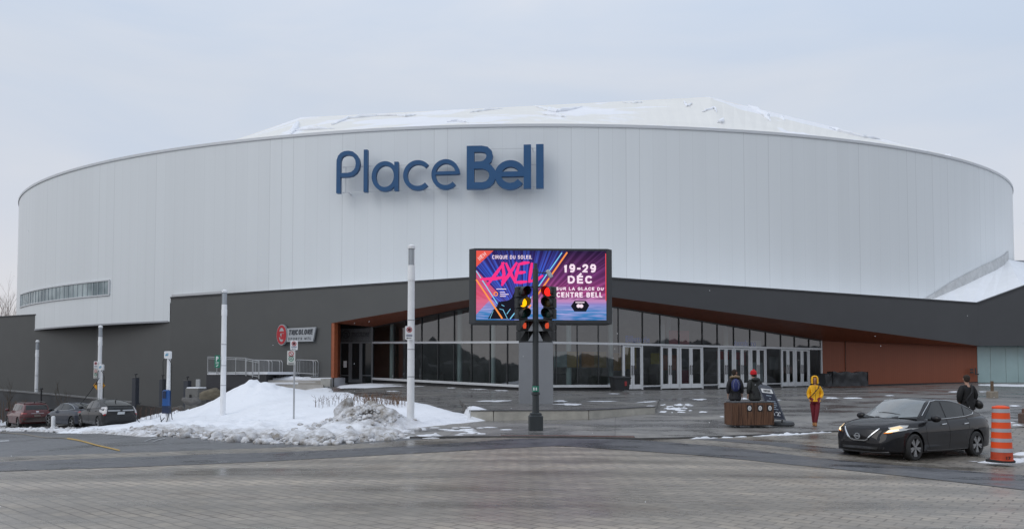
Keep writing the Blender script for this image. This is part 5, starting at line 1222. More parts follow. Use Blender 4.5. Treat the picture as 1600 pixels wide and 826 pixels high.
B_ = at(510, 598.5, 47.0); mb = MB(); mb.bbox((B_.x,B_.y,B_.z+.05),(.62,.5,.5),.02); tag(mb.build('concrete_block', M_conc), 'grey concrete block beside the cedar jamb of the entrance', 'concrete block')
# railings
def railing(P, posts, h, label, bars=True, name='railing', mid=.0):
    o_ = Vector(P[0]); t = thing(name, label, 'railing', o_)
    mb = MB()
    for zz in ((h, h*.9) if bars else (h,)): mb.tube([Vector(p)+Vector((0,0,zz)) for p in P], .028, 8)
    mb.tube([Vector(p)+Vector((0,0,.12)) for p in P], .022, 8)
    mb.build('rail', M_galv, t)
    for k in range(posts+1):
        p = lerp_poly(P, k/posts); mb = MB(); mb.bbox((p.x,p.y,p.z+h/2),(.05,.05,h),.008); mb.build('post', M_galv, t)
    mb = MB(); tot = sum((Vector(b2)-Vector(a)).length for a, b2 in zip(P, P[1:])); nb = int(tot/.13)
    for k in range(nb):
        p = lerp_poly(P, (k+.5)/nb); mb.cyl((p.x,p.y,p.z+.12),(p.x,p.y,p.z+h*.9),.008,n=5)
    mb.build('balusters', mat('baluster_steel', (.25,.255,.26), .5, .4), t)
railing([at(324.5,583,50.3), at(383.5,586,48.0)], 4, 1.12, 'grey steel railing on the dark platform, behind the green parking sign')
railing([at(384.5,587,47.6), at(404.5,591.5,46.6)], 2, 1.12, 'short grey steel railing stepping down at the right end of the platform')
def barrier(x0, x1, d0, d1, label, n_=1):
    a = at(x0, 587, d0); b2 = at(x1, 588.5, d1); t = thing('crowd_barrier', label, 'barrier', a, group='grey steel crowd barriers stacked by the wall'); d = (b2-a); L_ = d.length; d.normalize(); h = 1.08
    P = [a, a+Vector((0,0,h-.12)), a+d*.1+Vector((0,0,h)), b2-d*.1+Vector((0,0,h)), b2+Vector((0,0,h-.12)), b2]
    mb = MB(); mb.tube(P, .024, 8); mb.tube([a+Vector((0,0,.2)), b2+Vector((0,0,.2))], .02, 8); mb.build('frame', M_galv, t)
    mb = MB(); nb = int(L_/.12)
    for k in range(1, nb): p = a.lerp(b2, k/nb); mb.cyl((p.x,p.y,p.z+.2),(p.x,p.y,p.z+h),.009,n=5)
    mb.build('bars', MATS['baluster_steel'], t)
    for q in (a, b2): mb = MB(); nn_ = Vector((-d.y,d.x,0)); mb.tube([q-nn_*.28, q+Vector((0,0,.12)), q+nn_*.28], .018, 6); mb.build('foot', M_galv, t)
for i, (x0,x1,d0,d1,lab) in enumerate(((396,420,49.4,48.6,'crowd barrier nearest the railing in the left stack of barriers'),(399,425,49.7,48.9,'second crowd barrier in the left stack of barriers'),(404,437,50.0,48.9,'crowd barrier in the middle of the left stack of barriers'),(412,441,50.3,49.2,'rearmost crowd barrier in the left stack of barriers'),
    (462,490,48.9,48.2,'front crowd barrier of the right stack beside the entrance'),(465,493,49.1,48.4,'second crowd barrier of the right stack beside the entrance'),(468,497,49.3,48.6,'third crowd barrier of the right stack beside the entrance'),(471,500,49.5,48.8,'rearmost crowd barrier of the right stack beside the entrance'))): barrier(x0,x1,d0,d1,lab)

# ---- block lettering drawn with strokes
GL = {'1':([[(.15,.80),(.5,1),(.5,0)]],.62),'2':([[(.05,.72),(.12,.9),(.35,1),(.65,1),(.9,.88),(.93,.68),(.8,.5),(.1,0),(.95,0)]],1),'9':([[(.92,.62),(.75,.45),(.3,.43),(.08,.58),(.06,.8),(.25,1),(.72,1),(.92,.82),(.92,.4),(.75,.08),(.45,0),(.1,.06)]],1),
 '7':([[(.05,1),(.95,1),(.4,0)]],.9),'-':([[(.1,.45),(.9,.45)]],.6),'A':([[(0,0),(.5,1),(1,0)],[(.2,.3),(.8,.3)]],1.05),'B':([[(.05,0),(.05,1),(.65,1),(.88,.88),(.85,.62),(.65,.53),(.05,.53)],[(.6,.53),(.92,.4),(.92,.13),(.7,0),(.05,0)]],1),
 'C':([[(.95,.78),(.78,.95),(.5,1),(.2,.93),(.05,.7),(.05,.3),(.2,.07),(.5,0),(.78,.05),(.95,.22)]],1),'D':([[(.05,0),(.05,1),(.55,1),(.85,.85),(.95,.6),(.95,.4),(.85,.15),(.55,0),(.05,0)]],1),'E':([[(.95,1),(.05,1),(.05,0),(.95,0)],[(.05,.5),(.85,.5)]],.85),
 'G':([[(.95,.78),(.78,.95),(.5,1),(.2,.93),(.05,.7),(.05,.3),(.2,.07),(.5,0),(.85,.06),(.95,.2),(.95,.45),(.55,.45)]],1),'I':([[(.5,0),(.5,1)]],.25),'L':([[(.05,1),(.05,0),(.9,0)]],.8),'M':([[(.03,0),(.03,1),(.5,.25),(.97,1),(.97,0)]],1.15),'N':([[(.05,0),(.05,1),(.95,0),(.95,1)]],1),
 'O':([[(.5,1),(.2,.93),(.05,.7),(.05,.3),(.2,.07),(.5,0),(.8,.07),(.95,.3),(.95,.7),(.8,.93),(.5,1)]],1.05),'P':([[(.05,0),(.05,1),(.7,1),(.93,.85),(.93,.62),(.7,.45),(.05,.45)]],.95),'Q':([[(.5,1),(.2,.93),(.05,.7),(.05,.3),(.2,.07),(.5,0),(.8,.07),(.95,.3),(.95,.7),(.8,.93),(.5,1)],[(.6,.25),(1,-.05)]],1.05),
 'R':([[(.05,0),(.05,1),(.7,1),(.93,.86),(.93,.65),(.7,.5),(.05,.5)],[(.55,.5),(.97,0)]],.98),'S':([[(.92,.8),(.78,.96),(.5,1),(.2,.95),(.07,.76),(.2,.58),(.8,.43),(.93,.25),(.8,.06),(.5,0),(.2,.04),(.05,.2)]],.95),'T':([[(0,1),(1,1)],[(.5,1),(.5,0)]],.9),'U':([[(.05,1),(.05,.3),(.2,.06),(.5,0),(.8,.06),(.95,.3),(.95,1)]],1),
 'W':([[(0,1),(.25,0),(.5,.9),(.75,0),(1,1)]],1.35),'X':([[(0,0),(1,1)],[(0,1),(1,0)]],.95),"'":([[(.5,1),(.45,.75)]],.3),' ':([],.45)}
def block(mb, s_, x, y, w_, h_, z=0, wt=.2, ext=.01, shear=0, gap=.22):
    tot = sum((GL['E'][1] if c == 'É' else GL[c][1])+gap for c in s_)-gap; k = w_/tot; cx = 0; lw = wt*h_; z_ = z
    for c in s_:
        gl_, aw = GL['E'] if c == 'É' else GL[c]
        if c == 'É': gl_ = gl_+[[(.35,1.2),(.65,1.42)]]
        for i, pl_ in enumerate(gl_):
            P = []
            for (a, b2) in pl_:
                yy = lw/2+b2*(h_-lw); xx = x+cx*k+lw/2+a*(aw*k-lw); P.append((xx+shear*yy, y+yy))
            Q = [P[0]]
            if len(P) > 2 or True:
                e0 = Vector(P[0])-Vector(P[1]); e0 = e0.normalized()*lw*.5*(1 if len(P) < 5 else .2); Q[0] = tuple(Vector(P[0])+e0); Q += P[1:-1]; e1_ = (Vector(P[-1])-Vector(P[-2])).normalized()*lw*.5*(1 if len(P) < 5 else .2); Q.append(tuple(Vector(P[-1])+e1_))
            for a, b2 in zip(Q, Q[1:]) if False else [(0,0)]: stroke(mb, Q, lw, z_, z_+ext)
            z_ += .0004
        cx += aw+gap
    return mb

# ---- shop sign on the grey wall
c0 = on_left(444); c1 = on_left(496); uW = (c1-c0).normalized(); O = V(c0, Zat(c0,523,444))+nL*.12
t = thing('shop_sign', 'red and grey Tricolore Sports sign with an oval emblem on the dark grey wall', 'sign', O); F = frame(O, uW)
sR = (c1-c0).length/52
mb = MB(); mb.M = F; k = sR*1.0; mb.prism(arc(0,0,8*k,.70,0,351,40), 0, .16); mb.build('emblem_back', mat('sign_silver', (.40,.42,.44), .4, .2), t)
mb = MB(); mb.M = F; ringshape(mb, 0, 0, 6*k, .56, .17, .16, .175, 36); stroke(mb, [(-.2,.17),(.33,.17)], .13, .16, .178); stroke(mb, [(-.16,.15),(-.2,-.12),(-.05,-.12)], .11, .16, .181); stroke(mb, [(.3,.02),(.05,.02),(.05,-.1),(.28,-.1),(.28,-.24),(-.1,-.24)], .1, .16, .184); mb.build('emblem', M_signr, t)
mb = MB(); mb.M = F; x0 = 7.2*k; x1 = 52*k; mb.prism([(x0,-.48),(x1-.22,-.5),(x1,.44),(x0,.42)], -.02, .1); mb.build('panel', MATS['sign_silver'], t)
mb = MB(); mb.M = F; block(mb, 'TRICOLORE', x0+.16, -.04, (x1-x0)*.83, .36, .1, .24, .012, .15, .12); block(mb, 'SPORTS MTL', x0+.12, -.38, (x1-x0)*.80, .17, .1, .2, .012, .15, .45); mb.build('lettering', mat('sign_letter_grey', (.05,.055,.065), .5), t)

# ---- video billboard
DB = 31.0
B_ = at(837.5, 633, DB); B_.z = surf(B_.x, B_.y)-.05
t = thing('video_billboard', 'large lit video billboard on a grey column in front of the arena entrance', 'billboard', B_)
rzb = R(1.5); F = Matrix.Rotation(rzb, 4, 'Z')
sB = DB/FPX; cw = 53*sB
ztop = at(845,390,DB).z-B_.z; zbot = at(845,505.5,DB).z-B_.z
mb = MB(); mb.M = F; mb.bbox((0,.12,zbot/2),(cw,.55,zbot),.012); mb.build('column', mat('billboard_column', (.25,.26,.275), .4, .2, .04, 2), t, world=False)
cx = (845-837.5)*sB; Wc = 224*sB; Hc = ztop-zbot; M_cab = mat('cabinet_black', (.028,.032,.036), .5)
mb = MB(); mb.M = F; x0, x1 = cx-Wc/2, cx+Wc/2; y0_ = -.28
bz = 9*sB
poly = [(x0+bz,y0_),(x1-bz*.9,y0_),(x1,y0_+.22),(x1-.1,.9),(x0+.1,.9),(x0,y0_+.22)]
mb.prism(poly, zbot, ztop); mb.build('cabinet', M_cab, t, world=False)
# screen picture: emissive, since it is a lit display
sx0, sx1 = x0+bz+.06, x1-bz*.9-.06; SW = sx1-sx0; SH = Hc-.22; sz0 = zbot+.13
FSc = F @ frame((sx0, y0_-.004, sz0), (1,0,0))
m = bpy.data.materials.new('screen_picture'); m.use_nodes = True; n = m.node_tree.nodes; l = m.node_tree.links; n.remove(n['Principled BSDF'])
uvn = n.new('ShaderNodeUVMap'); s3 = n.new('ShaderNodeSeparateXYZ'); l.new(uvn.outputs[0], s3.inputs[0]); U_, V_ = s3.outputs[0], s3.outputs[1]
def ramp(fac, stops):
    q = n.new('ShaderNodeValToRGB'); e = q.color_ramp.elements
    while len(e) < len(stops): e.new(.5)
    for a, (p, c) in zip(e, stops): a.position = p; a.color = (*c, 1)
    l.new(fac, q.inputs[0]); return q.outputs[0]
def mixc(f, a, c, op='MIX'):
    q = n.new('ShaderNodeMixRGB'); q.blend_type = op
    for i, v in ((0,f),(1,a),(2,c)):
        if isinstance(v, (int,float)): q.inputs[i].default_value = v
        elif isinstance(v, tuple): q.inputs[i].default_value = (*v,1)
        else: l.new(v, q.inputs[i])
    return q.outputs[0]
base = ramp(V_, [(0,(.015,.16,.42)),(.12,(.05,.22,.5)),(.22,(.22,.22,.55)),(.27,(.5,.25,.5)),(.38,(.42,.08,.26)),(.62,(.20,.05,.20)),(1,(.035,.02,.07))])
cmb = n.new('ShaderNodeCombineXYZ'); l.new(mth('MULTIPLY', U_, 5), cmb.inputs[0]); l.new(mth('MULTIPLY', V_, 50), cmb.inputs[1])
wz = n.new('ShaderNodeTexNoise'); wz.inputs['Scale'].default_value = 1; wz.inputs['Detail'].default_value = 4; l.new(cmb.outputs[0], wz.inputs[0])
water = mth('LESS_THAN', V_, .235)
base = mixc(mth('MULTIPLY', water, ramp(wz.outputs[0], [(.45,(0,0,0)),(.7,(1,1,1))])), base, (.45,.4,.75))
# radiating beams from the middle of the horizon
du = mth('SUBTRACT', U_, .36); dv_ = mth('SUBTRACT', V_, .0); ang_ = mth('ARCTAN2', mth('MULTIPLY', du, 1.75), dv_)
rz_ = n.new('ShaderNodeTexNoise'); rz_.noise_dimensions = '1D'; rz_.inputs['Scale'].default_value = 22; rz_.inputs['Detail'].default_value = 2; l.new(ang_, rz_.inputs['W'])
rays = ramp(rz_.outputs[0], [(.45,(.05,.05,.08)),(.6,(1,1,1))])
base = mixc(mth('MULTIPLY', mth('GREATER_THAN', V_, .3), .5), base, mixc(1.0, base, rays, 'MULTIPLY'))
vv_ = mth('ADD', V_, .05); inV = mth('MULTIPLY', mth('GREATER_THAN', U_, mth('SUBTRACT', .28, mth('MULTIPLY', vv_, .46))), mth('LESS_THAN', U_, mth('ADD', .27, mth('MULTIPLY', vv_, .40))))
blueV = mixc(rays, (.02,.02,.16), (.02,.13,.72)); fade = mth('MULTIPLY', inV, mth('GREATER_THAN', V_, .0))
fade = mth('MULTIPLY', fade, ramp(V_, [(0,(.9,.9,.9)),(.7,(.85,.85,.85)),(1,(.3,.3,.3))]))
base = mixc(fade, base, blueV)
left = mth('LESS_THAN', mth('ADD', mth('MULTIPLY', U_, 2.0), mth('ABSOLUTE', mth('SUBTRACT', V_, .40))), .32); base = mixc(mth('MULTIPLY', left, .75), base, (.75,.10,.16))
dots = mth('MULTIPLY', mth('GREATER_THAN', mth('FRACT', mth('MULTIPLY', V_, 60)), .25), .18); base = mixc(dots, mixc(1.0, base, (.82,.82,.82), 'MULTIPLY'), mixc(1.0, base, (1.3,1.3,1.3), 'MULTIPLY'))
e = n.new('ShaderNodeEmission'); l.new(base, e.inputs[0]); e.inputs[1].default_value = 1.15; l.new(e.outputs[0], n['Material Output'].inputs[0])
mb = MB(); mb.M = FSc; mb.add([(0,0,0),(SW,0,0),(SW,SH,0),(0,SH,0)], [(0,1,2,3)]); scr = mb.build('screen', m, t, world=False)
ul = scr.data.uv_layers.new(name='UVMap')
for p in scr.data.polygons:
    for li in p.loop_indices: ul.data[li].uv = [(0,0),(1,0),(1,1),(0,1)][scr.data.loops[li].vertex_index]
def q_(zx, zy): return ((zx-104)/(1345-104)*SW, (750-zy)/(750-70)*SH)
def sdraw(name, m_, fn, z0=.004): mb = MB(); mb.M = FSc @ Matrix.Translation((0,0,z0)); fn(mb); return mb.build(name, m_, scr, world=False)
e_or = emat('neon_orange', (1.0,.32,.08), 1.0); e_cy = emat('neon_cyan', (.25,.7,1.0), .95); e_pk = emat('neon_pink', (1.0,.04,.26), .95); e_wh = emat('screen_white', (1,.82,.95), .95); e_rd = emat('screen_red', (.95,.09,.12), .9); e_dk = emat('screen_dark', (.012,.012,.02), 1)
pxm = SW/1241
sdraw('neon_beam', e_or, lambda mb: stroke(mb, [q_(104,355),q_(352,735)], 15*pxm, 0, .002))
sdraw('neon_beam', e_cy, lambda mb: (stroke(mb, [q_(104,270),q_(205,430)], 9*pxm, 0, .002), stroke(mb, [q_(205,430),q_(305,590)], 9*pxm, 0, .002)))
sdraw('neon_beam', e_or, lambda mb: (stroke(mb, [q_(972,85),q_(685,508)], 15*pxm, 0, .002), stroke(mb, [q_(625,600),q_(545,715)], 15*pxm, 0, .002)))
sdraw('neon_beam', e_cy, lambda mb: (stroke(mb, [q_(922,88),q_(690,430)], 10*pxm, 0, .002), stroke(mb, [q_(628,520),q_(570,610)], 9*pxm, 0, .002), stroke(mb, [q_(470,680),q_(425,740)], 9*pxm, 0, .002)))
sdraw('neon_edge', e_rd, lambda mb: stroke(mb, [q_(1341,95),q_(1341,560)], 8*pxm, 0, .002))
sdraw('corner_flag', emat('flag_red', (.95,.12,.09), .85), lambda mb: mb.prism([q_(104,72),q_(268,72),q_(104,232)], 0, .002))
def rot_text(mb, s, zx, zy, w__, h__, deg, wt=.2, **k):
    M0 = mb.M.copy(); a, b_ = q_(zx, zy); mb.M = M0 @ Matrix.Translation((a,b_,0)) @ Matrix.Rotation(R(deg), 4, 'Z'); block(mb, s, 0, 0, w__*pxm, h__*pxm, 0, wt); mb.M = M0
sdraw('lettering', emat('flag_letter', (1,.6,.6), .9), lambda mb: rot_text(mb, 'NEW', 138, 172, 92, 38, 41, .2), .008)
sdraw('lettering', e_wh, lambda mb: rot_text(mb, 'CIRQUE DU SOLEIL', 255, 153, 382, 36, 0, .15))
def axel(mb):
    S = lambda *p, w=22: stroke(mb, [q_(*a) for a in p], [w*pxm*k for k in ([.7]+[1.1]*(len(p)-2)+[.6])], axel.z, axel.z+.003)
    for p in (((205,415),(290,300),(370,185)), ((352,185),(368,300),(350,412)), ((140,352),(280,346),(410,325)), ((385,190),(430,290),(478,388)), ((492,185),(420,300),(345,415)), ((512,200),(490,290),(470,388)), ((505,205),(560,192),(612,186)), ((490,290),(530,286),(575,280)), ((472,382),(530,380),(590,374)), ((635,188),(622,280),(606,384)), ((604,376),(690,350),(740,312))):
        S(*p, w=30); axel.z += .0015
axel.z = 0
sdraw('lettering', e_pk, axel)
sdraw('lettering', e_wh, lambda mb: rot_text(mb, '19-29', 938, 283, 312, 80, 0, .23))
sdraw('lettering', e_wh, lambda mb: rot_text(mb, 'DÉC', 974, 391, 240, 76, 0, .24))
sdraw('lettering', e_wh, lambda mb: rot_text(mb, 'SUR LA GLACE DU', 864, 458, 456, 31, 0, .24))
sdraw('lettering', e_wh, lambda mb: rot_text(mb, 'CENTRE BELL', 868, 527, 440, 50, 0, .23))
sdraw('badge', e_dk, lambda mb: mb.prism([q_(1005,612),q_(1040,560),q_(1150,560),q_(1182,605),q_(1150,665),q_(1040,665)], 0, .002))
def circ(mb): mb.prism(arc(*q_(1078,610), 18*pxm, 18*pxm, 0, 345, 20), 0, .004); mb.prism(arc(*q_(1106,611), 18*pxm, 18*pxm, 0, 345, 20), 0, .006); stroke(mb, [q_(1050,576),q_(1135,576)], 9*pxm, 0, .003)
sdraw('badge_mark', e_wh, circ, .008)
sdraw('small_print', e_wh, lambda mb: (stroke(mb, [q_(295,447),q_(390,447)], 7*pxm, 0, .002), stroke(mb, [q_(330,478),q_(378,478)], 7*pxm, 0, .002), stroke(mb, [q_(330,498),q_(412,498)], 7*pxm, 0, .002), stroke(mb, [q_(330,517),q_(385,517)], 7*pxm, 0, .002)))
sdraw('small_print', e_or, lambda mb: ringshape(mb, *q_(290,495), 17*pxm, 17*pxm, 9*pxm, 0, .002, 16))
sdraw('silhouette', e_dk, lambda mb: mb.prism([q_(*p) for p in ((215,738),(262,655),(305,610),(318,572),(400,560),(440,540),(470,470),(520,440),(570,450),(560,520),(590,600),(560,660),(470,740))], 0, .0015), .001)
sdraw('silhouette_edge', e_cy, lambda mb: (stroke(mb, [q_(325,640),q_(360,650),(q_(400,735))], 5*pxm, .003, .004), stroke(mb, [q_(345,600),q_(372,615)], 5*pxm, .003, .004), stroke(mb, [q_(265,660),q_(235,735)], 4*pxm, .003, .004), stroke(mb, [q_(395,690),q_(430,640)], 6*pxm, .003, .004)), .001)

# ---- traffic light
DT = 22.6; s_ = DT/FPX
B_ = at(837, 671.5, DT); B_.z = g(B_.x,B_.y)
t = thing('traffic_light', 'dark traffic light post with two signal heads showing amber and red', 'traffic light', B_); zr = lambda py: at(837, py, DT).z-B_.z
M_tl = mat('signal_green_black', (.028,.034,.037), .45, 0, .08, 4); M_tlh = mat('signal_housing', (.016,.018,.019), .5)
mb = MB(); mb.M = Matrix.Rotation(R(4),4,'Z'); hb = zr(643.5); mb.bbox((0,0,hb*.42),(.42,.42,hb*.84),.03); mb.bbox((0,0,hb*.9),(.34,.34,hb*.14),.02); mb.build('base', M_tl, t, world=False)
mb = MB(); mb.lathe([(.115,hb*.9),(.105,hb*1.2),(.1,zr(617)),(.13,zr(616)),(.13,zr(613)),(.098,zr(612)),(.098,zr(600))], 8); mb.build('lower_pole', M_tl, t, world=False)
mb = MB(); mb.lathe([(.092,zr(600)),(.088,zr(420)),(.05,zr(419)),(.05,zr(411))], 8); mb.build('pole', M_tl, t, world=False)
mb = MB(); mb.lathe([(.103,zr(611.5)),(.103,zr(602.5))], 16); mb.build('band', mat('band_green', (.01,.19,.12), .45), t, world=False)
mb = MB(); mb.M = Matrix.Rotation(0,4,'Z')
for an in (-2.1,-1.4): mb.box((.106*math.cos(an),.106*math.sin(an),(zr(610)+zr(604))/2),(.04,.012,.09), an+math.pi/2)
mb.build('band_mark', M_signw, t, world=False)
for py in (448, 499, 533.5): mb = MB(); mb.box((0,.0,zr(py)),(1.02,.035,.035)); mb.build('arm', M_tl, t, world=False)
def visor(mb, cx, cz, r, L_, yaw, cy=0, cut=True):      # tunnel visor open at the bottom front
    n_ = 18; vs = []; fs = []
    for i in range(n_+1):
        an = R(-40)+R(260)*i/n_; 
        for k in range(2):
            rr = r; y = -L_*k*(.55+.45*math.sin(max(0, min(math.pi, (an+R(40))*math.pi/R(260))))); vs.append((rr*math.cos(an), y, rr*math.sin(an)))
    M0 = mb.M.copy(); mb.M = M0 @ Matrix.Translation((cx,cy,cz)) @ Matrix.Rotation(yaw,4,'Z')
    mb.add(vs, [(2*i,2*i+2,2*i+3,2*i+1) for i in range(n_)]); mb.add([(v[0]*.95,v[1],v[2]*.95) for v in vs], [(2*i,2*i+1,2*i+3,2*i+2) for i in range(n_)]); mb.M = M0
def signal(cxp, yaw, lit, name='signal_head'):
    cx_ = (cxp-837)*s_; z1 = zr(447.5); z0_ = zr(498.5); h3 = (z1-z0_)/3; M0 = Matrix.Translation((cx_,0,0)) @ Matrix.Rotation(yaw,4,'Z')
    mb = MB(); mb.M = M0
    for k in range(3): mb.bbox((0,.02,z1-h3*(k+.5)),(.38,.22,h3-.012),.03)
    hd = mb.build(name, M_tlh, t, world=False)
    for k, (nm, on, off) in enumerate((('red_lens',(1,.02,.015),(.05,.004,.003)),('amber_lens',(1,.45,.005),(.07,.04,.004)),('green_lens',(.02,.8,.4),(.003,.035,.028)))):
        mb = MB(); mb.M = M0; c = (0,-.093,z1-h3*(k+.5)); mb.ell(c, (.135,.035,.135), 20, 8)
        ml = emat('lit_'+nm, on, 1.6) if lit == k else mat('off_'+nm, off, .25)
        mb.build(nm, ml, hd, world=False)
        mb = MB(); mb.M = M0; visor(mb, 0, z1-h3*(k+.5), .155, .27, 0, -.09); mb.build('visor', M_tlh, hd, world=False)
signal(815, R(32), 1); signal(859, R(-28), 0)
def pedhead(cxp, yaw):
    cx_ = (cxp-837)*s_; z1 = zr(500.5); z0_ = zr(532.5); h2 = (z1-z0_)/2; M0 = Matrix.Translation((cx_,0,0)) @ Matrix.Rotation(yaw,4,'Z')
    mb = MB(); mb.M = M0
    for k in range(2): mb.bbox((0,.02,z1-h2*(k+.5)),(.36,.2,h2-.012),.02)
    hd = mb.build('pedestrian_head', M_tlh, t, world=False)
    for k in range(2):
        mb = MB(); mb.M = M0; zc_ = z1-h2*(k+.5)
        a = .165; L_ = .24
        mb.slab((-a,-.08,zc_+.13),(a,-.08,zc_+.13),(a,-.08-L_,zc_+.13),(-a,-.08-L_,zc_+.13),.006)
        for sg_ in (-1,1): mb.add([(sg_*a,-.08,zc_+.13),(sg_*a,-.08-L_,zc_+.13),(sg_*a,-.08,zc_-.13)], [(0,1,2)] if sg_ > 0 else [(2,1,0)])
        mb.build('visor', M_tlh, hd, world=False)
    mb = MB(); mb.M = M0 @ frame((0,-.084,z1-h2*.5), (1,0,0))
    mb.prism([(-.05,-.09),(.05,-.09),(.07,0),(.05,.09),(-.05,.07),(-.08,.0)], 0, .006)
    mb.build('hand_symbol', emat('hand_orange', (.75,.09,.04), .8), hd, world=False)
pedhead(817, R(40)); pedhead(857.5, R(-36))
mb = MB(); p = at(858,428,DT)-B_; mb.M = Matrix.Translation((p.x,-.05,p.z)) @ Matrix.Rotation(R(-32),4,'Y'); mb.bbox((0,0,0),(.12,.16,.26),.02); mb.build('detector', mat('detector_grey', (.45,.47,.5), .4), t, world=False)
mb = MB(); mb.tube([(0.05,0,zr(425.5)),(p.x*.6,-.02,zr(426)),(p.x,-.03,p.z)], .018, 6); mb.build('detector_arm', M_tl, t, world=False)

# ---- triple timber litter bin
DBn = 24.0; B_ = at(1170.5, 667.5, DBn); B_.z = surf(B_.x,B_.y)
rzn = R(8); t = thing('litter_bin', 'triple litter bin clad in brown timber slats with three round symbols', 'litter bin', B_, rzn)
Wn, Dn, Hn = 1.38, .62, at(1170,628,DBn).z-B_.z
m, n, l, b = nodes_of('bin_timber'); tcn = n.new('ShaderNodeTexCoord'); mpn = n.new('ShaderNodeMapping'); mpn.inputs['Scale'].default_value = (22,22,1.5); l.new(tcn.outputs['Object'], mpn.inputs[0])
zn = n.new('ShaderNodeTexNoise'); zn.inputs['Scale'].default_value = 1.2; zn.inputs['Detail'].default_value = 6; l.new(mpn.outputs[0], zn.inputs[0])
cn = n.new('ShaderNodeValToRGB'); cn.color_ramp.elements[0].color = (.05,.022,.012,1); cn.color_ramp.elements[1].color = (.20,.10,.055,1); cn.color_ramp.elements[0].position = .3; cn.color_ramp.elements[1].position = .7; l.new(zn.outputs[0], cn.inputs[0]); l.new(cn.outputs[0], b.inputs['Base Color']); b.inputs['Roughness'].default_value = .45
M_tim = m
mb = MB(); mb.bbox((0,0,Hn/2+.03),(Wn-.05,Dn-.05,Hn-.08),.03); mb.build('body', M_black, t, world=False)
per = []
for i in range(23): per.append((-Wn/2+Wn*(i+.5)/23, -Dn/2, 0, Wn/23))
for i in range(10): per.append((-Wn/2, -Dn/2+Dn*(i+.5)/10, 1, Dn/10)); per.append((Wn/2, -Dn/2+Dn*(i+.5)/10, 1, Dn/10))
for i in range(23): per.append((-Wn/2+Wn*(i+.5)/23, Dn/2, 0, Wn/23))
mb = MB()
for k, (x, y, ax, w__) in enumerate(per): mb.box((x,y,Hn/2+.04),((w__-.008) if ax == 0 else .028, .028 if ax == 0 else (w__-.008), Hn-.1))
mb.build('slats', M_tim, t, world=False)
for x in (-.46,.0,.46):
    mb = MB(); mb.bbox((x,0,Hn-.0),(.4,Dn-.06,.07),.02); mb.build('lid', mat('bin_lid', (.04,.04,.042), .4), t, world=False)
for x in (-.14,.22,.55):
    mb = MB(); mb.box((x,-Dn/2-.02,Hn*.78),(.17,.01,.2)); mb.build('symbol_plate', M_signk, t, world=False)
    mb = MB(); mb.M = frame((x,-Dn/2-.026,Hn*.78),(1,0,0)); mb.prism(arc(0,0,.058,.075,0,345,20), 0, .004); mb.build('symbol', M_signw, t, world=False)
    mb = MB(); mb.M = frame((x,-Dn/2-.031,Hn*.78),(1,0,0)); ringshape(mb,0,0,.022,.03,.014,0,.003,12); mb.build('symbol_mark', mat('bin_mark', (.2,.22,.2), .5), t, world=False)
# ---- tilted pavement sign with a rubber foot
B_ = at(1213, 664, 24.4); B_.z = surf(B_.x,B_.y)
t = thing('pavement_sign', 'dark leaning pavement sign with white lettering and a grey rubber foot', 'sign', B_)
o = at(1205.5,652,24.2)-B_; u_ = Vector((20*24.2/FPX, -.02, -.06)); top_ = at(1184.5,601,24.5)-B_
e1 = Vector((.40,-.08,-.05)); e2 = top_-o; W_ = e1.length; H = e2.length; nrm = e1.cross(e2).normalized(); yy = nrm.cross(e1).normalized(); sk = e2.dot(e1.normalized())
Fm = Matrix(((e1.normalized().x,yy.x,nrm.x,o.x),(e1.normalized().y,yy.y,nrm.y,o.y),(e1.normalized().z,yy.z,nrm.z,o.z),(0,0,0,1))); Hy = e2.dot(yy)
Sk = Matrix(((1,sk/Hy,0,0),(0,1,0,0),(0,0,1,0),(0,0,0,1))); Fm = Fm @ Sk
def ps(name, mm, fn): mb = MB(); mb.M = Fm; fn(mb); return mb.build(name, mm, t, world=False)
ps('frame', mat('sign_frame_grey', (.09,.10,.12), .4), lambda mb: mb.prism([(-.03,-.03),(W_+.03,-.03),(W_+.03,Hy*.93),(W_*.8,Hy*1.02),(W_*.2,Hy*1.03),(-.03,Hy*.95)], -.03, .02))
ps('panel', mat('sign_board_navy', (.012,.016,.035), .45), lambda mb: mb.prism([(.01,.01),(W_-.01,.01),(W_-.01,Hy*.9),(.01,Hy*.92)], .02, .024))
ps('header', M_signw, lambda mb: mb.prism([(.03,Hy*.77),(W_-.03,Hy*.77),(W_-.03,Hy*.90),(.03,Hy*.90)], .024, .028))
ps('header_mark', M_signk, lambda mb: [stroke(mb, [(W_*q,Hy*.80),(W_*(q+.06),Hy*.87)], .03, .028, .032) for q in (.25,.36,.47,.58,.69)])
ps('small_print', mat('print_pale', (.35,.42,.5), .5), lambda mb: [mb.box((W_*.5,Hy*q,.026),(W_*wd,.02,.006)) for q, wd in ((.69,.4),(.60,.1),(.52,.66),(.46,.7),(.40,.66),(.34,.4),(.28,.6))])
ps('lettering', M_signw, lambda mb: put_text(mb, "12'", W_*.28, Hy*.08, W_*.58, Hy*.13, .024, off=.02, ext=.005))
mb = MB(); p1, p2 = o+e1*.2, o+e1*.8; mb.tube([p1, Vector((p1.x-.02,p1.y+.05,.06))], .02, 6); mb.tube([p2, Vector((p2.x+.02,p2.y+.05,.06))], .02, 6); mb.build('legs', M_black, t, world=False)
mb = MB(); mb.M = Matrix.Translation((.22,.02,0)); mb.lathe([(.05,.0),(.34,.0),(.38,.05),(.36,.12),(.3,.15),(.05,.16)], 24); mb.v = [(a,b_*.75,c) for a,b_,c in mb.v]; mb.build('foot', mat('foot_rubber', (.075,.08,.085), .7, 0, .15, 5), t, world=False)
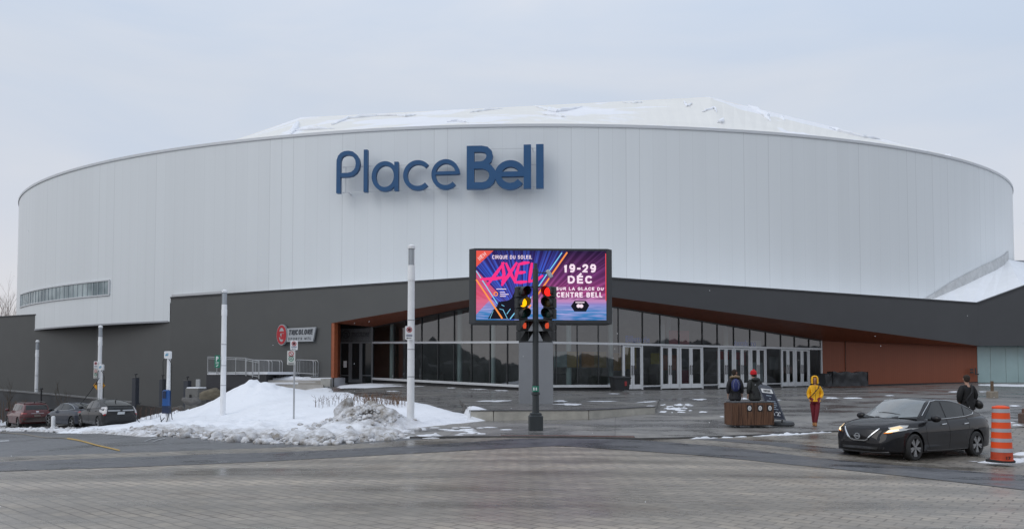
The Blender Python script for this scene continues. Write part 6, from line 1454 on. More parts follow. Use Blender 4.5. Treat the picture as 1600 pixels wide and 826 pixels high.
# ---- waste bin by the doors, covered stack by the cedar wall
B_ = at(968.5, 610, 43.2); B_.z = at(968.5,610,43.2).z
t = thing('waste_bin', 'black wheeled waste bin with a sloping lid beside the entrance doors', 'waste bin', B_, R(15)); mb = MB()
mb.add([(-.42,-.36,.05),(.42,-.36,.05),(.42,.36,.05),(-.42,.36,.05),(-.5,-.42,.7),(.5,-.42,.7),(.5,.42,.78),(-.5,.42,.78)], [(3,2,1,0),(0,1,5,4),(1,2,6,5),(2,3,7,6),(3,0,4,7),(4,5,6,7)]); mb.build('body', mat('bin_plastic', (.022,.024,.027), .5), t, world=False)
mb = MB(); mb.slab((-.53,-.46,.71),(.53,-.46,.71),(.53,.45,.8),(-.53,.45,.8),-.06); mb.build('lid', MATS['bin_plastic'], t, world=False)
mb = MB(); mb.box((.2,-.405,.42),(.14,.01,.26)); mb.build('sticker', mat('sticker_red', (.3,.03,.03), .5), t, world=False)
for x in (-.34,.34): mb = MB(); mb.lathe([(.07,-.03),(.07,.03)], 14, (x,.3,.07) , 'X'); mb.build('wheel', M_rubber, t, world=False)
def tarp(px0, px1, top, base, d, label, seed):
    a = at(px0,base,d); b2 = at(px1,base,d); H = at(px0,top,d).z-a.z; W_ = b2.x-a.x; cc = (a+b2)/2; mb = MB(); nu, nv = 34, 20
    def fn(u, v):
        # unrolled front - top - back drape
        s = v*(2*H+.9); x = (u-.5)*W_
        if s < H: y, zz = -.45, s
        elif s < H+.9: y, zz = -.45+(s-H), H
        else: y, zz = .45, H-(s-H-.9)
        k = noise.fractal(Vector((x*1.6+seed, y*2, zz*1.4)), .8, 2, 4)
        sag = -.10*math.sin(u*math.pi*2.3)**2*(1 if zz >= H*.98 else .3)
        return Vector((cc.x+x+k*.03, cc.y+y-k*.09-(.06*(1-zz/H) if y < 0 else 0), a.z+zz+sag*(zz/H)+k*.03))
    mb.grid(fn, nu, nv)
    for sd_ in (0,1):
        mb.grid(lambda u, v: fn(sd_, 0).lerp(fn(sd_, 0), 0) + Vector((0,(u)*.9,v*H*.97)), 6, 6)
    o = mb.build('covered_stack', mat('black_tarpaulin', (.012,.013,.016), .42, 0, .2, 3), ang=60); tag(o, label, 'covered goods')
tarp(1297,1351,580,602.5,49.5,'black tarpaulin draped over a long low stack against the cedar wall',2)
tarp(1284,1296,583,603,49.3,'small black covered bundle between the last door and the long tarpaulin stack',9)
# ---- concrete foot with wooden stub
B_ = at(1550.5, 621, 35); t = thing('barrier_foot', 'pale concrete block with a short wooden post standing alone on the plaza', 'barrier foot', B_); mb = MB()
mb.bbox((0,0,.15),(.38,.36,.32),.03); mb.build('block', mat('block_concrete', (.27,.235,.19), .8, 0, .15, 5), t, world=False); mb = MB(); mb.bbox((0,0,.54),(.11,.09,.5),.01); mb.build('post', mat('weathered_wood', (.13,.085,.05), .7, 0, .2, 9), t, world=False)
B_ = at(1600, 661, 25); t = thing('barrier_foot', 'rusty brown barrier foot on the pavement at the right edge', 'barrier foot', B_); mb = MB(); mb.bbox((0,0,.17),(.26,.26,.36),.03); mb.build('block', mat('rusty_steel', (.11,.07,.055), .7, 0, .3, 9), t, world=False)
mb = MB(); mb.bbox((0,0,.42),(.1,.1,.16),.02); mb.build('post', M_rust, t, world=False)
# ---- orange traffic drum
DD = 17.0; B_ = at(1565.5, 720.5, DD); t = thing('traffic_drum', 'orange traffic drum with silver reflective bands behind the dark saloon', 'traffic drum', B_)
H = at(1566,633,DD).z-B_.z; r0 = 15.2*DD/FPX; r1 = 11.5*DD/FPX
M_or = mat('drum_orange', (.85,.085,.012), .45, 0, .06, 4); M_refl = mat('drum_reflective', (.42,.42,.45), .35, .2, .06, 6); M_ord = mat('drum_base_orange', (.50,.06,.02), .6, 0, .25, 5)
def rad(f): return r0+(r1-r0)*f
def dring(name, f0, f1, m_, lip=0.0): mb = MB(); mb.lathe([(rad(f0)+lip,H*f0),(rad(f1)+lip,H*f1)], 40, close=False); mb.build(name, m_, t, world=False)
mb = MB(); mb.lathe([(rad(0)+.012,.0),(rad(0)+.012,H*.04),(rad(.05),H*.05),(rad(.175),H*.175)], 40, close=False); mb.build('base', M_ord, t, world=False)
fs = [.175,.245,.355,.42,.53,.595,.705,.765,.875,.945]
for i in range(9): dring('orange_band' if i % 2 else 'reflective_band', fs[i], fs[i+1], M_or if i % 2 else M_refl, .004 if i % 2 == 0 else 0)
mb = MB(); mb.lathe([(rad(.945),H*.945),(rad(.96)+.004,H*.97),(rad(.97)-.01,H*.985),(rad(1)*.6,H*.99),(rad(1)*.55,H),(0.02,H)], 40); mb.build('top', M_or, t, world=False)
mb = MB(); mb.M = frame((-.05,-rad(.08)-.012,H*.05),(1,0,0)); put_text(mb,'17',0,0,.1,.075,0,off=.02,ext=.004); mb.build('lettering', M_signk, t, world=False)
B2_ = at(1569,722,DD-.05); B2_.z = B_.z-.01; mb = MB(); mb.lathe([(r0*1.3,0),(r0*1.3,.04),(r0*1.15,.06)], 30, (B2_.x-.02,B2_.y+.1,B2_.z)); tag(mb.build('drum_weight', M_rubber), 'flat black rubber ring weight under the orange traffic drum', 'rubber weight')
# ---- bare trees and dry plants
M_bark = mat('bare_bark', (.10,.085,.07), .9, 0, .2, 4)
def bare_tree(name, base, h, r, label, m_, seed, depth=5, spread=.5, kids=3, group=None):
    rd = random.Random(seed); t = thing(name, label, 'tree', base, group=group); tr_ = MB(); cr_ = MB()
    def grow(p, d, L_, r_, lv):
        q = p; pts = [p]; dd = d.copy()
        for k in range(4): dd = (dd+Vector((rd.uniform(-1,1),rd.uniform(-1,1),rd.uniform(-.4,.7)))*.12).normalized(); q = q+dd*L_/4; pts.append(q)
        (tr_ if lv == 0 else cr_).tube(pts, [r_*(1-.5*k/4) for k in range(5)], 5 if lv < 2 else 3)
        if lv < depth:
            for k in range(kids if lv else kids+2):
                f = rd.uniform(.4,1.0); b_ = pts[0].lerp(pts[-1], f) if lv else pts[int(2+rd.random()*2.99)]
                ax = Vector((rd.uniform(-1,1),rd.uniform(-1,1),0)).normalized(); nd_ = (dd+ax*spread*rd.uniform(.7,1.4)+Vector((0,0,.25))).normalized()
                grow(b_, nd_, L_*rd.uniform(.55,.78), r_*.5, lv+1)
    grow(Vector((0,0,-.1)), Vector((0,0,1)), h*.45, r, 0)
    tr_.build('trunk', m_, t, world=False); cr_.build('crown', m_, t, world=False)
for px, top, base, d, sd_, lab in ((14,590,660,52,1,'thin bare sapling against the grey wall at the far left edge'),(92,588,660,50.5,2,'thin bare sapling against the grey wall behind the navy car')):
    B_ = at(px, base, d); bare_tree('bare_sapling', B_, at(px,top,d).z-B_.z, .05, lab, M_bark, sd_, 3, .4, 3, 'bare saplings by the wall')
M_fbark = mat('far_bark', (.30,.25,.215), .95)  # paler than the near bark: distance haze put into the colour
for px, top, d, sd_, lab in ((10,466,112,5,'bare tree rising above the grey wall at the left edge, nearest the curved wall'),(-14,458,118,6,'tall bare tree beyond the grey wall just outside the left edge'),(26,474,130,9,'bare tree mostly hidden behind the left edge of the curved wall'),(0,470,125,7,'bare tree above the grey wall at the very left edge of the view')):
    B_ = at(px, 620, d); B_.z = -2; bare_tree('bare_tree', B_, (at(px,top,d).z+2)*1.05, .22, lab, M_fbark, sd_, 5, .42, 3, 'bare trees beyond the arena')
M_dry = mat('dry_stems', (.16,.10,.065), .9, 0, .3, 6); M_dry2 = mat('dry_twigs', (.10,.06,.045), .9, 0, .3, 6)
def dry_clump(px, py, d, n_, h, w_, label, m_, seed, heads=True):
    rd = random.Random(seed); B_ = at(px, py, d); t = thing('dry_plant', label, 'dry plant', B_, group='dry stems poking through the snow bank'); mb = MB(); hb = MB()
    for i in range(n_):
        x = rd.uniform(-w_,w_); y = rd.uniform(-.5,.5); hh = h*rd.uniform(.5,1.1); lx = rd.uniform(-.25,.25)*hh; p0 = Vector((x,y,-.35)); p1 = Vector((x+lx*.4,y,hh*.5)); p2 = Vector((x+lx,y+rd.uniform(-.1,.1),hh)); mb.tube([p0,p1,p2], [.011,.009,.006], 4)
        for k in range(2): q = p1.lerp(p2, rd.random()); mb.tube([q, q+Vector((rd.uniform(-.18,.18),rd.uniform(-.1,.1),rd.uniform(.05,.2)))], .005, 3)
        if heads and rd.random() < .5: hb.ell(p2, (.018,.018,.07), 6, 5)
    mb.build('stems', m_, t, world=False)
    if hb.v: hb.build('seed_heads', m_, t, world=False)
dry_clump(515,634,31,14,.36,.55,'sparse dry flower stems in the snow left of the ice block',M_dry2,1,False); dry_clump(540,626,33,12,.34,.6,'sparse dry flower stems on the crest of the snow bank',M_dry2,2,False)
dry_clump(597,637,30,75,.55,.75,'dense reddish brown dry shrub in the snow near the tall lamp',M_dry,3,False); dry_clump(566,634,31,24,.45,.55,'thin dry stems between the ice block and the reddish shrub',M_dry,4); dry_clump(623,634,29.5,12,.4,.35,'few dry twigs just left of the tall lamp',M_dry,5,False)
dry_clump(575,624,34,8,.4,.7,'scattered dry stems behind the crest of the snow bank',M_dry2,6,False); dry_clump(240,645,40,30,.3,1.6,'low dry twigs in the snow between the hatchback and the blue charging station',M_dry2,7,False)
dry_clump(8,652,50,60,1.1,1.2,'brown dry shrubs at the far left edge behind the red car',M_dry,8,False)
# ================================================================== vehicles
def pch(xs, ys):
    xs = np.array(xs, float); ys = np.array(ys, float); o = np.argsort(xs); xs, ys = xs[o], ys[o]
    h = np.diff(xs); d = np.diff(ys)/h; m = np.zeros(len(xs))
    for i in range(1, len(xs)-1):
        if d[i-1]*d[i] > 0: w1 = 2*h[i]+h[i-1]; w2 = h[i]+2*h[i-1]; m[i] = (w1+w2)/(w1/d[i-1]+w2/d[i])
    m[0], m[-1] = d[0], d[-1]
    def f(x):
        x = min(max(x, xs[0]), xs[-1]); i = min(max(int(np.searchsorted(xs, x))-1, 0), len(xs)-2); t = (x-xs[i])/h[i]
        return float((2*t**3-3*t*t+1)*ys[i]+(t**3-2*t*t+t)*h[i]*m[i]+(-2*t**3+3*t*t)*ys[i+1]+(t**3-t*t)*h[i]*m[i+1])
    return f
M_tyre = mat('tyre_rubber', (.02,.02,.02), .75, 0, .25, 10); M_rim = mat('alloy_rim', (.30,.305,.31), .35, .6, .15, 8)
M_chrome = mat('chrome_trim', (.62,.64,.66), .14, .9); M_cglass = mat('car_glass', (.012,.015,.015), .05, 0, 0, 1, 0, 1, .5, 0)
M_trimk = mat('black_trim', (.012,.012,.013), .35); M_tail = mat('tail_lens_red', (.28,.008,.01), .15, 0, 0, 1, 0, 1, .6, .6)
M_plate = mat('licence_plate', (.55,.57,.58), .5); M_head = mat('headlight_reflector', (.55,.55,.53), .15, .3, 0, 1, 0, 1, .6, 1)
def make_car(name, label, loc, rz, S, paint, glassm=None):
    """S: curves along the car (x forward), all metres"""
    t = thing(name, label, 'car', loc, rz); sc_ = S.get('scale', 1); t.scale = (sc_,)*3
    glassm = glassm or M_cglass
    zt, zs, wm, zb, ws = (pch(*S[k]) for k in ('zt','zs','wm','zb','ws'))
    x0, x1 = S['x0'], S['x1']; axf, axr, wr_, arch_r = S['axf'], S['axr'], S['wr'], S['arch']
    xs = set(np.linspace(x0, x1, 70))
    for ax in (axf, axr):
        for k in range(19): xs.add(ax-arch_r*math.cos(math.pi*k/18))
        xs.add(ax-arch_r-.004); xs.add(ax+arch_r+.004)
    for e in (.01,.03,.06,.1,.15,.22,.3): xs.add(x0+e); xs.add(x1-e)
    xs = sorted(xs)
    def sect(x):
        w_ = wm(x); b_ = zb(x); s_ = zs(x); tp = zt(x); wsh = min(ws(x), w_)
        C = [(0,b_),(w_*.55,b_),(w_*.93,b_+.01),(w_*.985,b_+.09),(w_,b_+(s_-b_)*.45),(w_*.995,b_+(s_-b_)*.72),(wsh+(w_-wsh)*.4,s_-.03),(wsh,s_+.015),(wsh*.93,s_+(tp-s_)*.42),(wsh*.7,s_+(tp-s_)*.80),(wsh*.35,s_+(tp-s_)*.965),(0,tp)]
        P = []
        for i in range(len(C)-1):
            p0, p1, p2, p3 = C[max(i-1,0)], C[i], C[i+1], C[min(i+2,len(C)-1)]
            for k in range(4):
                u = k/4; q = [.5*((2*p1[j])+(-p0[j]+p2[j])*u+(2*p0[j]-5*p1[j]+4*p2[j]-p3[j])*u*u+(-p0[j]+3*p1[j]-3*p2[j]+p3[j])*u**3) for j in (0,1)]; P.append(tuple(q))
        P.append(C[-1])
        for ax in (axf, axr):
            dx = abs(x-ax)
            if dx < arch_r+1e-6:
                az = wr_+math.sqrt(max(0, arch_r**2-dx*dx))*1.0
                P = [(a, max(c, az)) if a > wm(x)*.0 else (a,c) for a, c in P]
            elif dx < arch_r+.07:   # slight flare at the lip
                pass
        return P
    mb = MB(); rows = [sect(x) for x in xs]; n_ = len(rows[0])
    vs = []
    for x, r in zip(xs, rows):
        # nose and tail are bowed in plan
        full = [(a, c) for a, c in r]+[(-a, c) for a, c in r[-2:0:-1]]
        for a, c in full:
            k = 0
            bow = S.get('bow', .12)
            fx = max(0, (x-(x1-.9))/.9); rx = max(0, ((x0+.9)-x)/.9)
            k = -bow*fx*fx*(a/.85)**2+bow*.8*rx*rx*(a/.85)**2
            vs.append((x+k, a, c))
    m_ = len(vs)//len(xs); fs = [(i*m_+j, (i+1)*m_+j, (i+1)*m_+(j+1)%m_, i*m_+(j+1)%m_) for i in range(len(xs)-1) for j in range(m_)]
    fs += [tuple(range(m_)), tuple(range(len(xs)*m_-1, (len(xs)-1)*m_-1, -1))]
    mb.add(vs, fs)
    # greenhouse
    gz, gb = pch(*S['roof']), pch(*S['belt']); gx0, gx1 = S['roof'][0][0], S['roof'][0][-1]
    kT = S.get('tumble', .36); bw = pch(*S['gw'])
    def gsect(x):
        zr_, zb_ = gz(x), gb(x); H_ = max(.004, zr_-zb_); w_ = bw(x); wt = w_-kT*H_; cr_ = .055*min(1, H_/.3)
        P = [(w_, zb_-.06),(w_, zb_)]
        for hh in (.25,.5,.75,.88): P.append((w_-kT*H_*hh, zb_+(H_-cr_)*hh))
        P += [(wt+.005, zb_+(H_-cr_)*.985)]
        for v in (.93,.85,.7,.5,.3,.15,0): P.append((wt*v, zr_-cr_*(v*v)))
        return P
    gxs = sorted(set(list(np.linspace(gx0, gx1, 56)))); vs = []
    for x in gxs:
        P = gsect(x); full = [(a,c) for a, c in P]+[(-a,c) for a, c in P[-2::-1]]
        for a, c in full:
            fx = max(0, (x-(gx1-1.0))/1.0); rx = max(0, ((gx0+.9)-x)/.9); vs.append((x-.16*fx*(a/.7)**2+.10*rx*(a/.7)**2, a, c))
    m_ = len(vs)//len(gxs); fs = [(i*m_+j, (i+1)*m_+j, (i+1)*m_+j+1, i*m_+j+1) for i in range(len(gxs)-1) for j in range(m_-1)]
    fs += [tuple(range(m_)), tuple(range(len(gxs)*m_-1, (len(gxs)-1)*m_-1, -1))]
    mb.add(vs, fs)
    body = mb.build('body', paint, t, world=False, ang=42)
    bm = bmesh.new(); bm.from_mesh(body.data); bmesh.ops.recalc_face_normals(bm, faces=bm.faces); bm.to_mesh(body.data)
    tree = BVHTree.FromBMesh(bm); bm.free()
    def decal(nm, poly, axis, m__, off=.006, cuts=3, sgn=1, th=.0, parent=None, smooth_=True):
        """flat outline laid onto the body along an axis: 'y' outline is (x,z); 'x' outline is (y,z); 'z' outline is (x,y)"""
        b2 = bmesh.new(); f = lambda p: {'y':(p[0],sgn*3,p[1]),'x':(sgn*4,p[0],p[1]),'z':(p[0],p[1],3)}[axis]
        vv = [b2.verts.new(f(p)) for p in poly]; b2.faces.new(vv); bmesh.ops.triangulate(b2, faces=b2.faces)
        for k in range(cuts): 
            L_ = [e for e in b2.edges if e.calc_length() > .09]
            if L_: bmesh.ops.subdivide_edges(b2, edges=L_, cuts=1, use_grid_fill=True)
            bmesh.ops.triangulate(b2, faces=b2.faces)
        d = {'y':Vector((0,-sgn,0)),'x':Vector((-sgn,0,0)),'z':Vector((0,0,-1))}[axis]
        for v in b2.verts:
            h, nn, i_, ds = tree.ray_cast(v.co, d)
            if h is None: h, nn, i_, ds = tree.find_nearest(v.co+d*2.5)
            if nn.dot(d) > 0: nn = -nn
            v.co = h+nn*off
        bmesh.ops.recalc_face_normals(b2, faces=b2.faces)
        b2.normal_update()
        if sum((q.normal.dot(d) for q in b2.faces)) > 0: bmesh.ops.reverse_faces(b2, faces=b2.faces)
        me = bpy.data.meshes.new(nm); b2.to_mesh(me); b2.free(); me.materials.append(m__)
        for q in me.polygons: q.use_smooth = True
        o_ = bpy.data.objects.new(nm, me); COL.objects.link(o_); o_.parent = parent or t; return o_
    def strip(nm, pts, wd, axis, m__, off=.01, sgn=1):
        P = []
        b_ = {'y':lambda p: Vector((p[0],sgn*3,p[1])),'x':lambda p: Vector((sgn*4,p[0],p[1])),'z':lambda p: Vector((p[0],p[1],3))}[axis]; d = {'y':Vector((0,-sgn,0)),'x':Vector((-sgn,0,0)),'z':Vector((0,0,-1))}[axis]
        for (a, b2) in zip(pts, pts[1:]):
            nseg = max(2, int(math.hypot(b2[0]-a[0], b2[1]-a[1])/.06))
            for k in range(nseg): P.append((a[0]+(b2[0]-a[0])*k/nseg, a[1]+(b2[1]-a[1])*k/nseg))
        P.append(pts[-1]); Q = []
        for p in P:
            h, nn, i_, ds = tree.ray_cast(b_(p), d)
            if h is None: h, nn, i_, ds = tree.find_nearest(b_(p)+d*2.4)
            Q.append(h+nn*off*.3)
        q = MB(); q.tube(Q, wd, 6); return q.build(nm, m__, t, world=False)
    # wheels
    for ax, nm in ((axf,'f'),(axr,'r')):
        for sg_ in (1,-1):
            yc = sg_*(S['track']); R_ = wr_; tw = .1
            q = MB(); q.lathe([(R_*.3,-.06),(R_*.3,.06)], 20, (ax,yc-sg_*.02,R_), 'Y'); wh = q.build('wheel', M_trimk, t, world=False)
            q = MB(); q.lathe([(R_*.72,-tw),(R_*.88,-tw),(R_*.985,-tw*.7),(R_,-tw*.3),(R_,tw*.3),(R_*.985,tw*.7),(R_*.88,tw),(R_*.66,tw),(R_*.64,0),(R_*.72,-tw)], 40, (ax,yc,R_), 'Y', close=False); q.build('tyre', M_tyre, wh, world=False)
            q = MB(); yo = yc+sg_*(tw-.015)
            q.lathe([(R_*.72,-.012),(R_*.74,.014),(R_*.67,.014),(R_*.66,-.03),(R_*.72,-.012)], 36, (ax,yo,R_), 'Y', close=False)
            ns = S.get('spokes', 10)
            for k in range(ns):
                a_ = 2*math.pi*k/ns+(.14 if k % 2 else -.14)*(1 if ns == 10 else 0); c_, s_ = math.cos(a_), math.sin(a_); w0, w1_ = R_*.05, R_*.085
                ii, oo = R_*.1, R_*.69; px_, pz_ = -s_, c_
                vv = [(ax+c_*ii+px_*w0, yo+sg_*.004, R_+s_*ii+pz_*w0),(ax+c_*ii-px_*w0, yo+sg_*.004, R_+s_*ii-pz_*w0),(ax+c_*oo-px_*w1_, yo+sg_*.010, R_+s_*oo-pz_*w1_),(ax+c_*oo+px_*w1_, yo+sg_*.010, R_+s_*oo+pz_*w1_)]
                vv += [(a,b2-sg_*.03,c) for a,b2,c in vv]; q.add(vv, [(0,1,2,3),(7,6,5,4),(0,4,5,1),(1,5,6,2),(2,6,7,3),(3,7,4,0)])
            q.lathe([(.0,.012),(R_*.14,.008),(R_*.15,-.02)], 20, (ax,yo+(0 if sg_ > 0 else 0),R_), 'Y', close=False)
            q.build('rim', M_rim, wh, world=False)
            q = MB(); q.lathe([(0,0),(R_*.68,0)], 30, (ax,yo-sg_*.05,R_), 'Y', close=False); q.build('brake_disc', M_trimk, wh, world=False)
    # dark underside
    q = MB(); q.bbox((0,0,.27),(x1-x0-.5,1.25,.22),.05); q.build('underbody', M_trimk, t, world=False)
    return t, decal, strip, tree

# -------- dark saloon, right foreground
def curve(*p): return ([a for a, b2 in p], [b2 for a, b2 in p])
sed = dict(x0=-2.31, x1=2.31, axf=1.40, axr=-1.31, wr=.325, arch=.385, track=.79, spokes=10, bow=.20, scale=1.005,
  zt=curve((-2.31,.74),(-2.27,1.00),(-2.15,1.075),(-1.6,1.10),(-.9,1.04),(0,1.0),(.9,1.01),(1.3,.985),(1.8,.92),(2.1,.84),(2.24,.75),(2.31,.56)),
  zs=curve((-2.31,.68),(-2.24,.88),(-2.0,.97),(-1.4,.985),(-.6,.955),(.3,.93),(1.0,.915),(1.5,.88),(1.9,.81),(2.15,.72),(2.31,.48)),
  wm=curve((-2.31,.60),(-2.26,.72),(-2.1,.815),(-1.7,.865),(-1,.878),(.5,.878),(1.4,.872),(1.8,.84),(2.1,.76),(2.26,.63),(2.31,.52)),
  ws=curve((-2.31,.56),(-2.1,.72),(-1.6,.76),(-.8,.78),(.6,.78),(1.2,.77),(1.7,.70),(2.1,.60),(2.31,.45)),
  zb=curve((-2.31,.42),(-2.2,.30),(-1.8,.22),(0,.19),(1.8,.19),(2.15,.20),(2.31,.27)),
  roof=curve((-1.92,1.075),(-1.75,1.13),(-1.3,1.30),(-.9,1.42),(-.4,1.485),(.0,1.49),(.35,1.455),(.7,1.29),(1.05,1.09),(1.22,1.0)),
  belt=curve((-1.92,1.05),(-1.5,1.035),(-.8,.985),(.2,.945),(1.0,.925),(1.22,.93)), gw=curve((-1.92,.70),(-1.3,.775),(-.5,.80),(.5,.80),(1.0,.77),(1.22,.73)), tumble=.42)
M_sedan = mat('charcoal_car_paint', (.007,.007,.009), .5, .0, .15, 1.5, 0, 1, .12, .6)
SDX = Vector((10.46, 19.02, 0))
fw = at(1428.5, 720.5, 17.7); rw = at(1529.5, 712.5, 19.15)
dh = Vector((fw.x-rw.x, fw.y-rw.y, 0)); rz_c = math.atan2(dh.y, dh.x); dh.normalize(); lh = Vector((-dh.y, dh.x, 0))
kS = sed['scale']; mid = (fw+rw)/2; cc = mid - lh*(.88*kS) - dh*(.045*kS); cc.z = (fw.z+rw.z)/2
t, decal, strip, tr_ = make_car('parked_car', 'dark charcoal saloon with lit headlights stopped beside the orange traffic drum', cc, rz_c, sed, M_sedan)
t.rotation_euler = (0, math.asin(max(-.05, min(.05, -(fw.z-rw.z)/2.6))), rz_c)
print('sedan heading', math.degrees(rz_c), 'wheelbase', (fw-rw).length)
M_screen = mat('windscreen', (.10,.115,.115), .07, 0, .35, 1.6, 0, 1, 1.0, 1.0)  # pale base colour stands in for reflected sky and misted glass
for sg_ in (1,-1):
    w1 = [(.80,.985),(-.02,1.0),(-.05,1.38),(.10,1.40),(.26,1.37)]; w2 = [(-.09,1.002),(-.86,1.045),(-.98,1.30),(-.62,1.38),(-.13,1.40)]; w3 = [(-.92,1.055),(-1.33,1.10),(-1.36,1.14),(-1.03,1.28)]
    for w_ in (w1,w2,w3): decal('side_window', w_, 'y', M_cglass, .006, 3, sg_)
    strip('window_trim', [(.82,.965),(0,.985),(-.9,1.03),(-1.36,1.085),(-1.44,1.13),(-1.36,1.20),(-1.05,1.335),(-.6,1.425),(0,1.437),(.3,1.40),(.60,1.22),(.84,1.06)], .009, 'y', M_chrome, .01, sg_)
    strip('door_gap', [(.90,.90),(.92,.55),(.80,.30)], .005, 'y', M_trimk, .001, sg_); strip('door_gap', [(-.07,.97),(-.09,.6),(-.07,.27)], .005, 'y', M_trimk, .001, sg_); strip('door_gap', [(-1.0,1.0),(-.98,.75),(-.85,.5)], .005, 'y', M_trimk, .001, sg_)
    strip('sill_trim', [(.92,.235),(0,.225),(-.88,.235)], .012, 'y', M_trimk, .004, sg_)
    for xh in (.14,-.84): strip('door_handle', [(xh+.1,.845),(xh-.1,.86)], .017, 'y', M_chrome, .05, sg_)
    q = MB(); q.ell((.72,sg_*.985,1.00),(.075,.125,.085),16,10); q.box((.74,sg_*.865,.965),(.06,.12,.04)); q.build('mirror', M_sedan, t, world=False)
    # swept headlamp
    hp = [(2.02*1,0)]
    hl = decal('headlight', [(sg_*.57,.665),(sg_*.63,.655),(sg_*.79,.715),(sg_*.85,.775),(sg_*.74,.762),(sg_*.62,.72)], 'x', M_head, .016, 2, 1)
    decal('lit_lens', [(sg_*.57,.655),(sg_*.63,.66),(sg_*.76,.725),(sg_*.74,.750),(sg_*.62,.72)], 'x', emat('headlamp_glow', (1,.80,.52), 2.2), .024, 1, 1, parent=hl)
    decal('indicator_lens', [(sg_*.55,.645),(sg_*.68,.665),(sg_*.70,.685),(sg_*.57,.668)], 'x', emat('amber_glow', (1,.28,.03), 1.0), .026, 1, 1, parent=hl)
    decal('headlight', [(2.04,.70),(1.60,.80),(1.52,.845),(1.75,.845),(2.02,.79)], 'y', M_head, .008, 2, sg_)
    decal('headlight_glow', [(2.02,.72),(1.72,.79),(1.78,.825),(2.0,.78)], 'y', emat('headlamp_soft', (1,.76,.48), 1.1), .014, 2, sg_)
    decal('tail_light', [(-2.30,.90),(-2.30,.80),(-1.98,.88),(-2.06,.955)], 'y', M_tail, .008, 2, sg_)
decal('windscreen', [(-.68,1.03),(-.35,1.0),(0,.985),(.35,1.0),(.68,1.03),(.53,1.41),(0,1.455),(-.53,1.41)], 'x', M_screen, .008, 3, 1)
decal('rear_window', [(-.60,1.13),(.60,1.13),(.50,1.39),(0,1.43),(-.50,1.39)], 'x', M_cglass, .008, 3, -1)
decal('grille', [(-.20,.50),(.20,.50),(.40,.73),(-.40,.73)], 'x', M_trimk, .006, 3, 1)
decal('lower_grille', [(-.56,.245),(.56,.245),(.60,.335),(-.60,.335)], 'x', M_trimk, .006, 3, 1)
strip('grille_trim', [(-.45,.76),(-.40,.70),(-.22,.50),(-.14,.475),(.14,.475),(.22,.50),(.40,.70),(.45,.76)], .022, 'x', M_chrome, .03, 1)
strip('bumper_lip', [(-.66,.225),(-.3,.205),(.3,.205),(.66,.225)], .016, 'x', mat('lip_grey', (.06,.06,.065), .4), .02, 1)
q = MB(); h_, nn_, i_, d_ = tr_.ray_cast(Vector((4,0,.585)), Vector((-1,0,0))); q.M = frame((h_.x+.025,0,.575),(0,1,0)); ringshape(q,0,0,.062,.062,.02,0,.02,20); q.box((0,0,.012),(.17,.028,.026)); q.build('emblem', M_chrome, t, world=False)
for s_ in (-1,1): strip('wiper', [(1.06,s_*.05+.25),(1.0,s_*.05-.25)], .008, 'z', M_trimk, .03)
strip('bonnet_gap', [(1.12,-.70),(1.5,-.66),(2.0,-.50),(2.14,-.30),(2.18,0),(2.14,.30),(2.0,.50),(1.5,.66),(1.12,.70)], .004, 'z', M_trimk, .001)

# -------- grey hatchback (left, seen from behind)
def rear_dir(px, a_deg): az = math.atan((px-800)/FPX); return math.pi/2-az+R(a_deg)    # heading angle for a car driving away
hat = dict(x0=-2.15, x1=2.23, axf=1.30, axr=-1.40, wr=.315, arch=.36, track=.77, spokes=5, bow=.16, scale=1.0,
  zt=curve((-2.15,.85),(-2.10,1.02),(-2.0,1.10),(-1.5,1.05),(0,1.0),(1.0,.98),(1.6,.88),(2.0,.78),(2.18,.62),(2.23,.5)),
  zs=curve((-2.15,.82),(-2.1,.98),(-1.9,1.02),(-1.0,.98),(0,.94),(1.0,.88),(1.7,.78),(2.1,.64),(2.23,.46)),
  wm=curve((-2.15,.70),(-2.1,.78),(-1.9,.845),(-1.4,.872),(0,.873),(1.3,.865),(1.8,.81),(2.1,.70),(2.23,.5)),
  ws=curve((-2.15,.62),(-1.9,.74),(-1.2,.77),(0,.78),(1.2,.75),(1.8,.66),(2.23,.42)),
  zb=curve((-2.15,.36),(-2.05,.27),(-1.7,.2),(0,.19),(2.0,.2),(2.23,.28)),
  roof=curve((-2.12,1.04),(-2.06,1.12),(-1.8,1.22),(-1.2,1.37),(-.6,1.46),(-.1,1.49),(.25,1.46),(.8,1.23),(1.35,1.0)),
  belt=curve((-2.12,.98),(-1.5,1.03),(-.8,.99),(.2,.95),(1.0,.92),(1.35,.93)), gw=curve((-2.12,.70),(-1.5,.755),(-.5,.79),(.5,.79),(1.0,.76),(1.35,.70)), tumble=.40)
M_hat = mat('grey_car_paint', (.020,.021,.022), .5, .0, .15, 1.5, 0, 1, .15, .45)
c = at(166, 666.5, 39.2); rz_h = rear_dir(166, 18)
t, decal, strip, tr_ = make_car('parked_car', 'dark grey hatchback seen from behind, plugged into the charging station', c, rz_h, hat, M_hat)
M_litec = mat('clear_tail_lens', (.55,.53,.53), .2, 0, 0, 1, 0, 1, .6, .6)
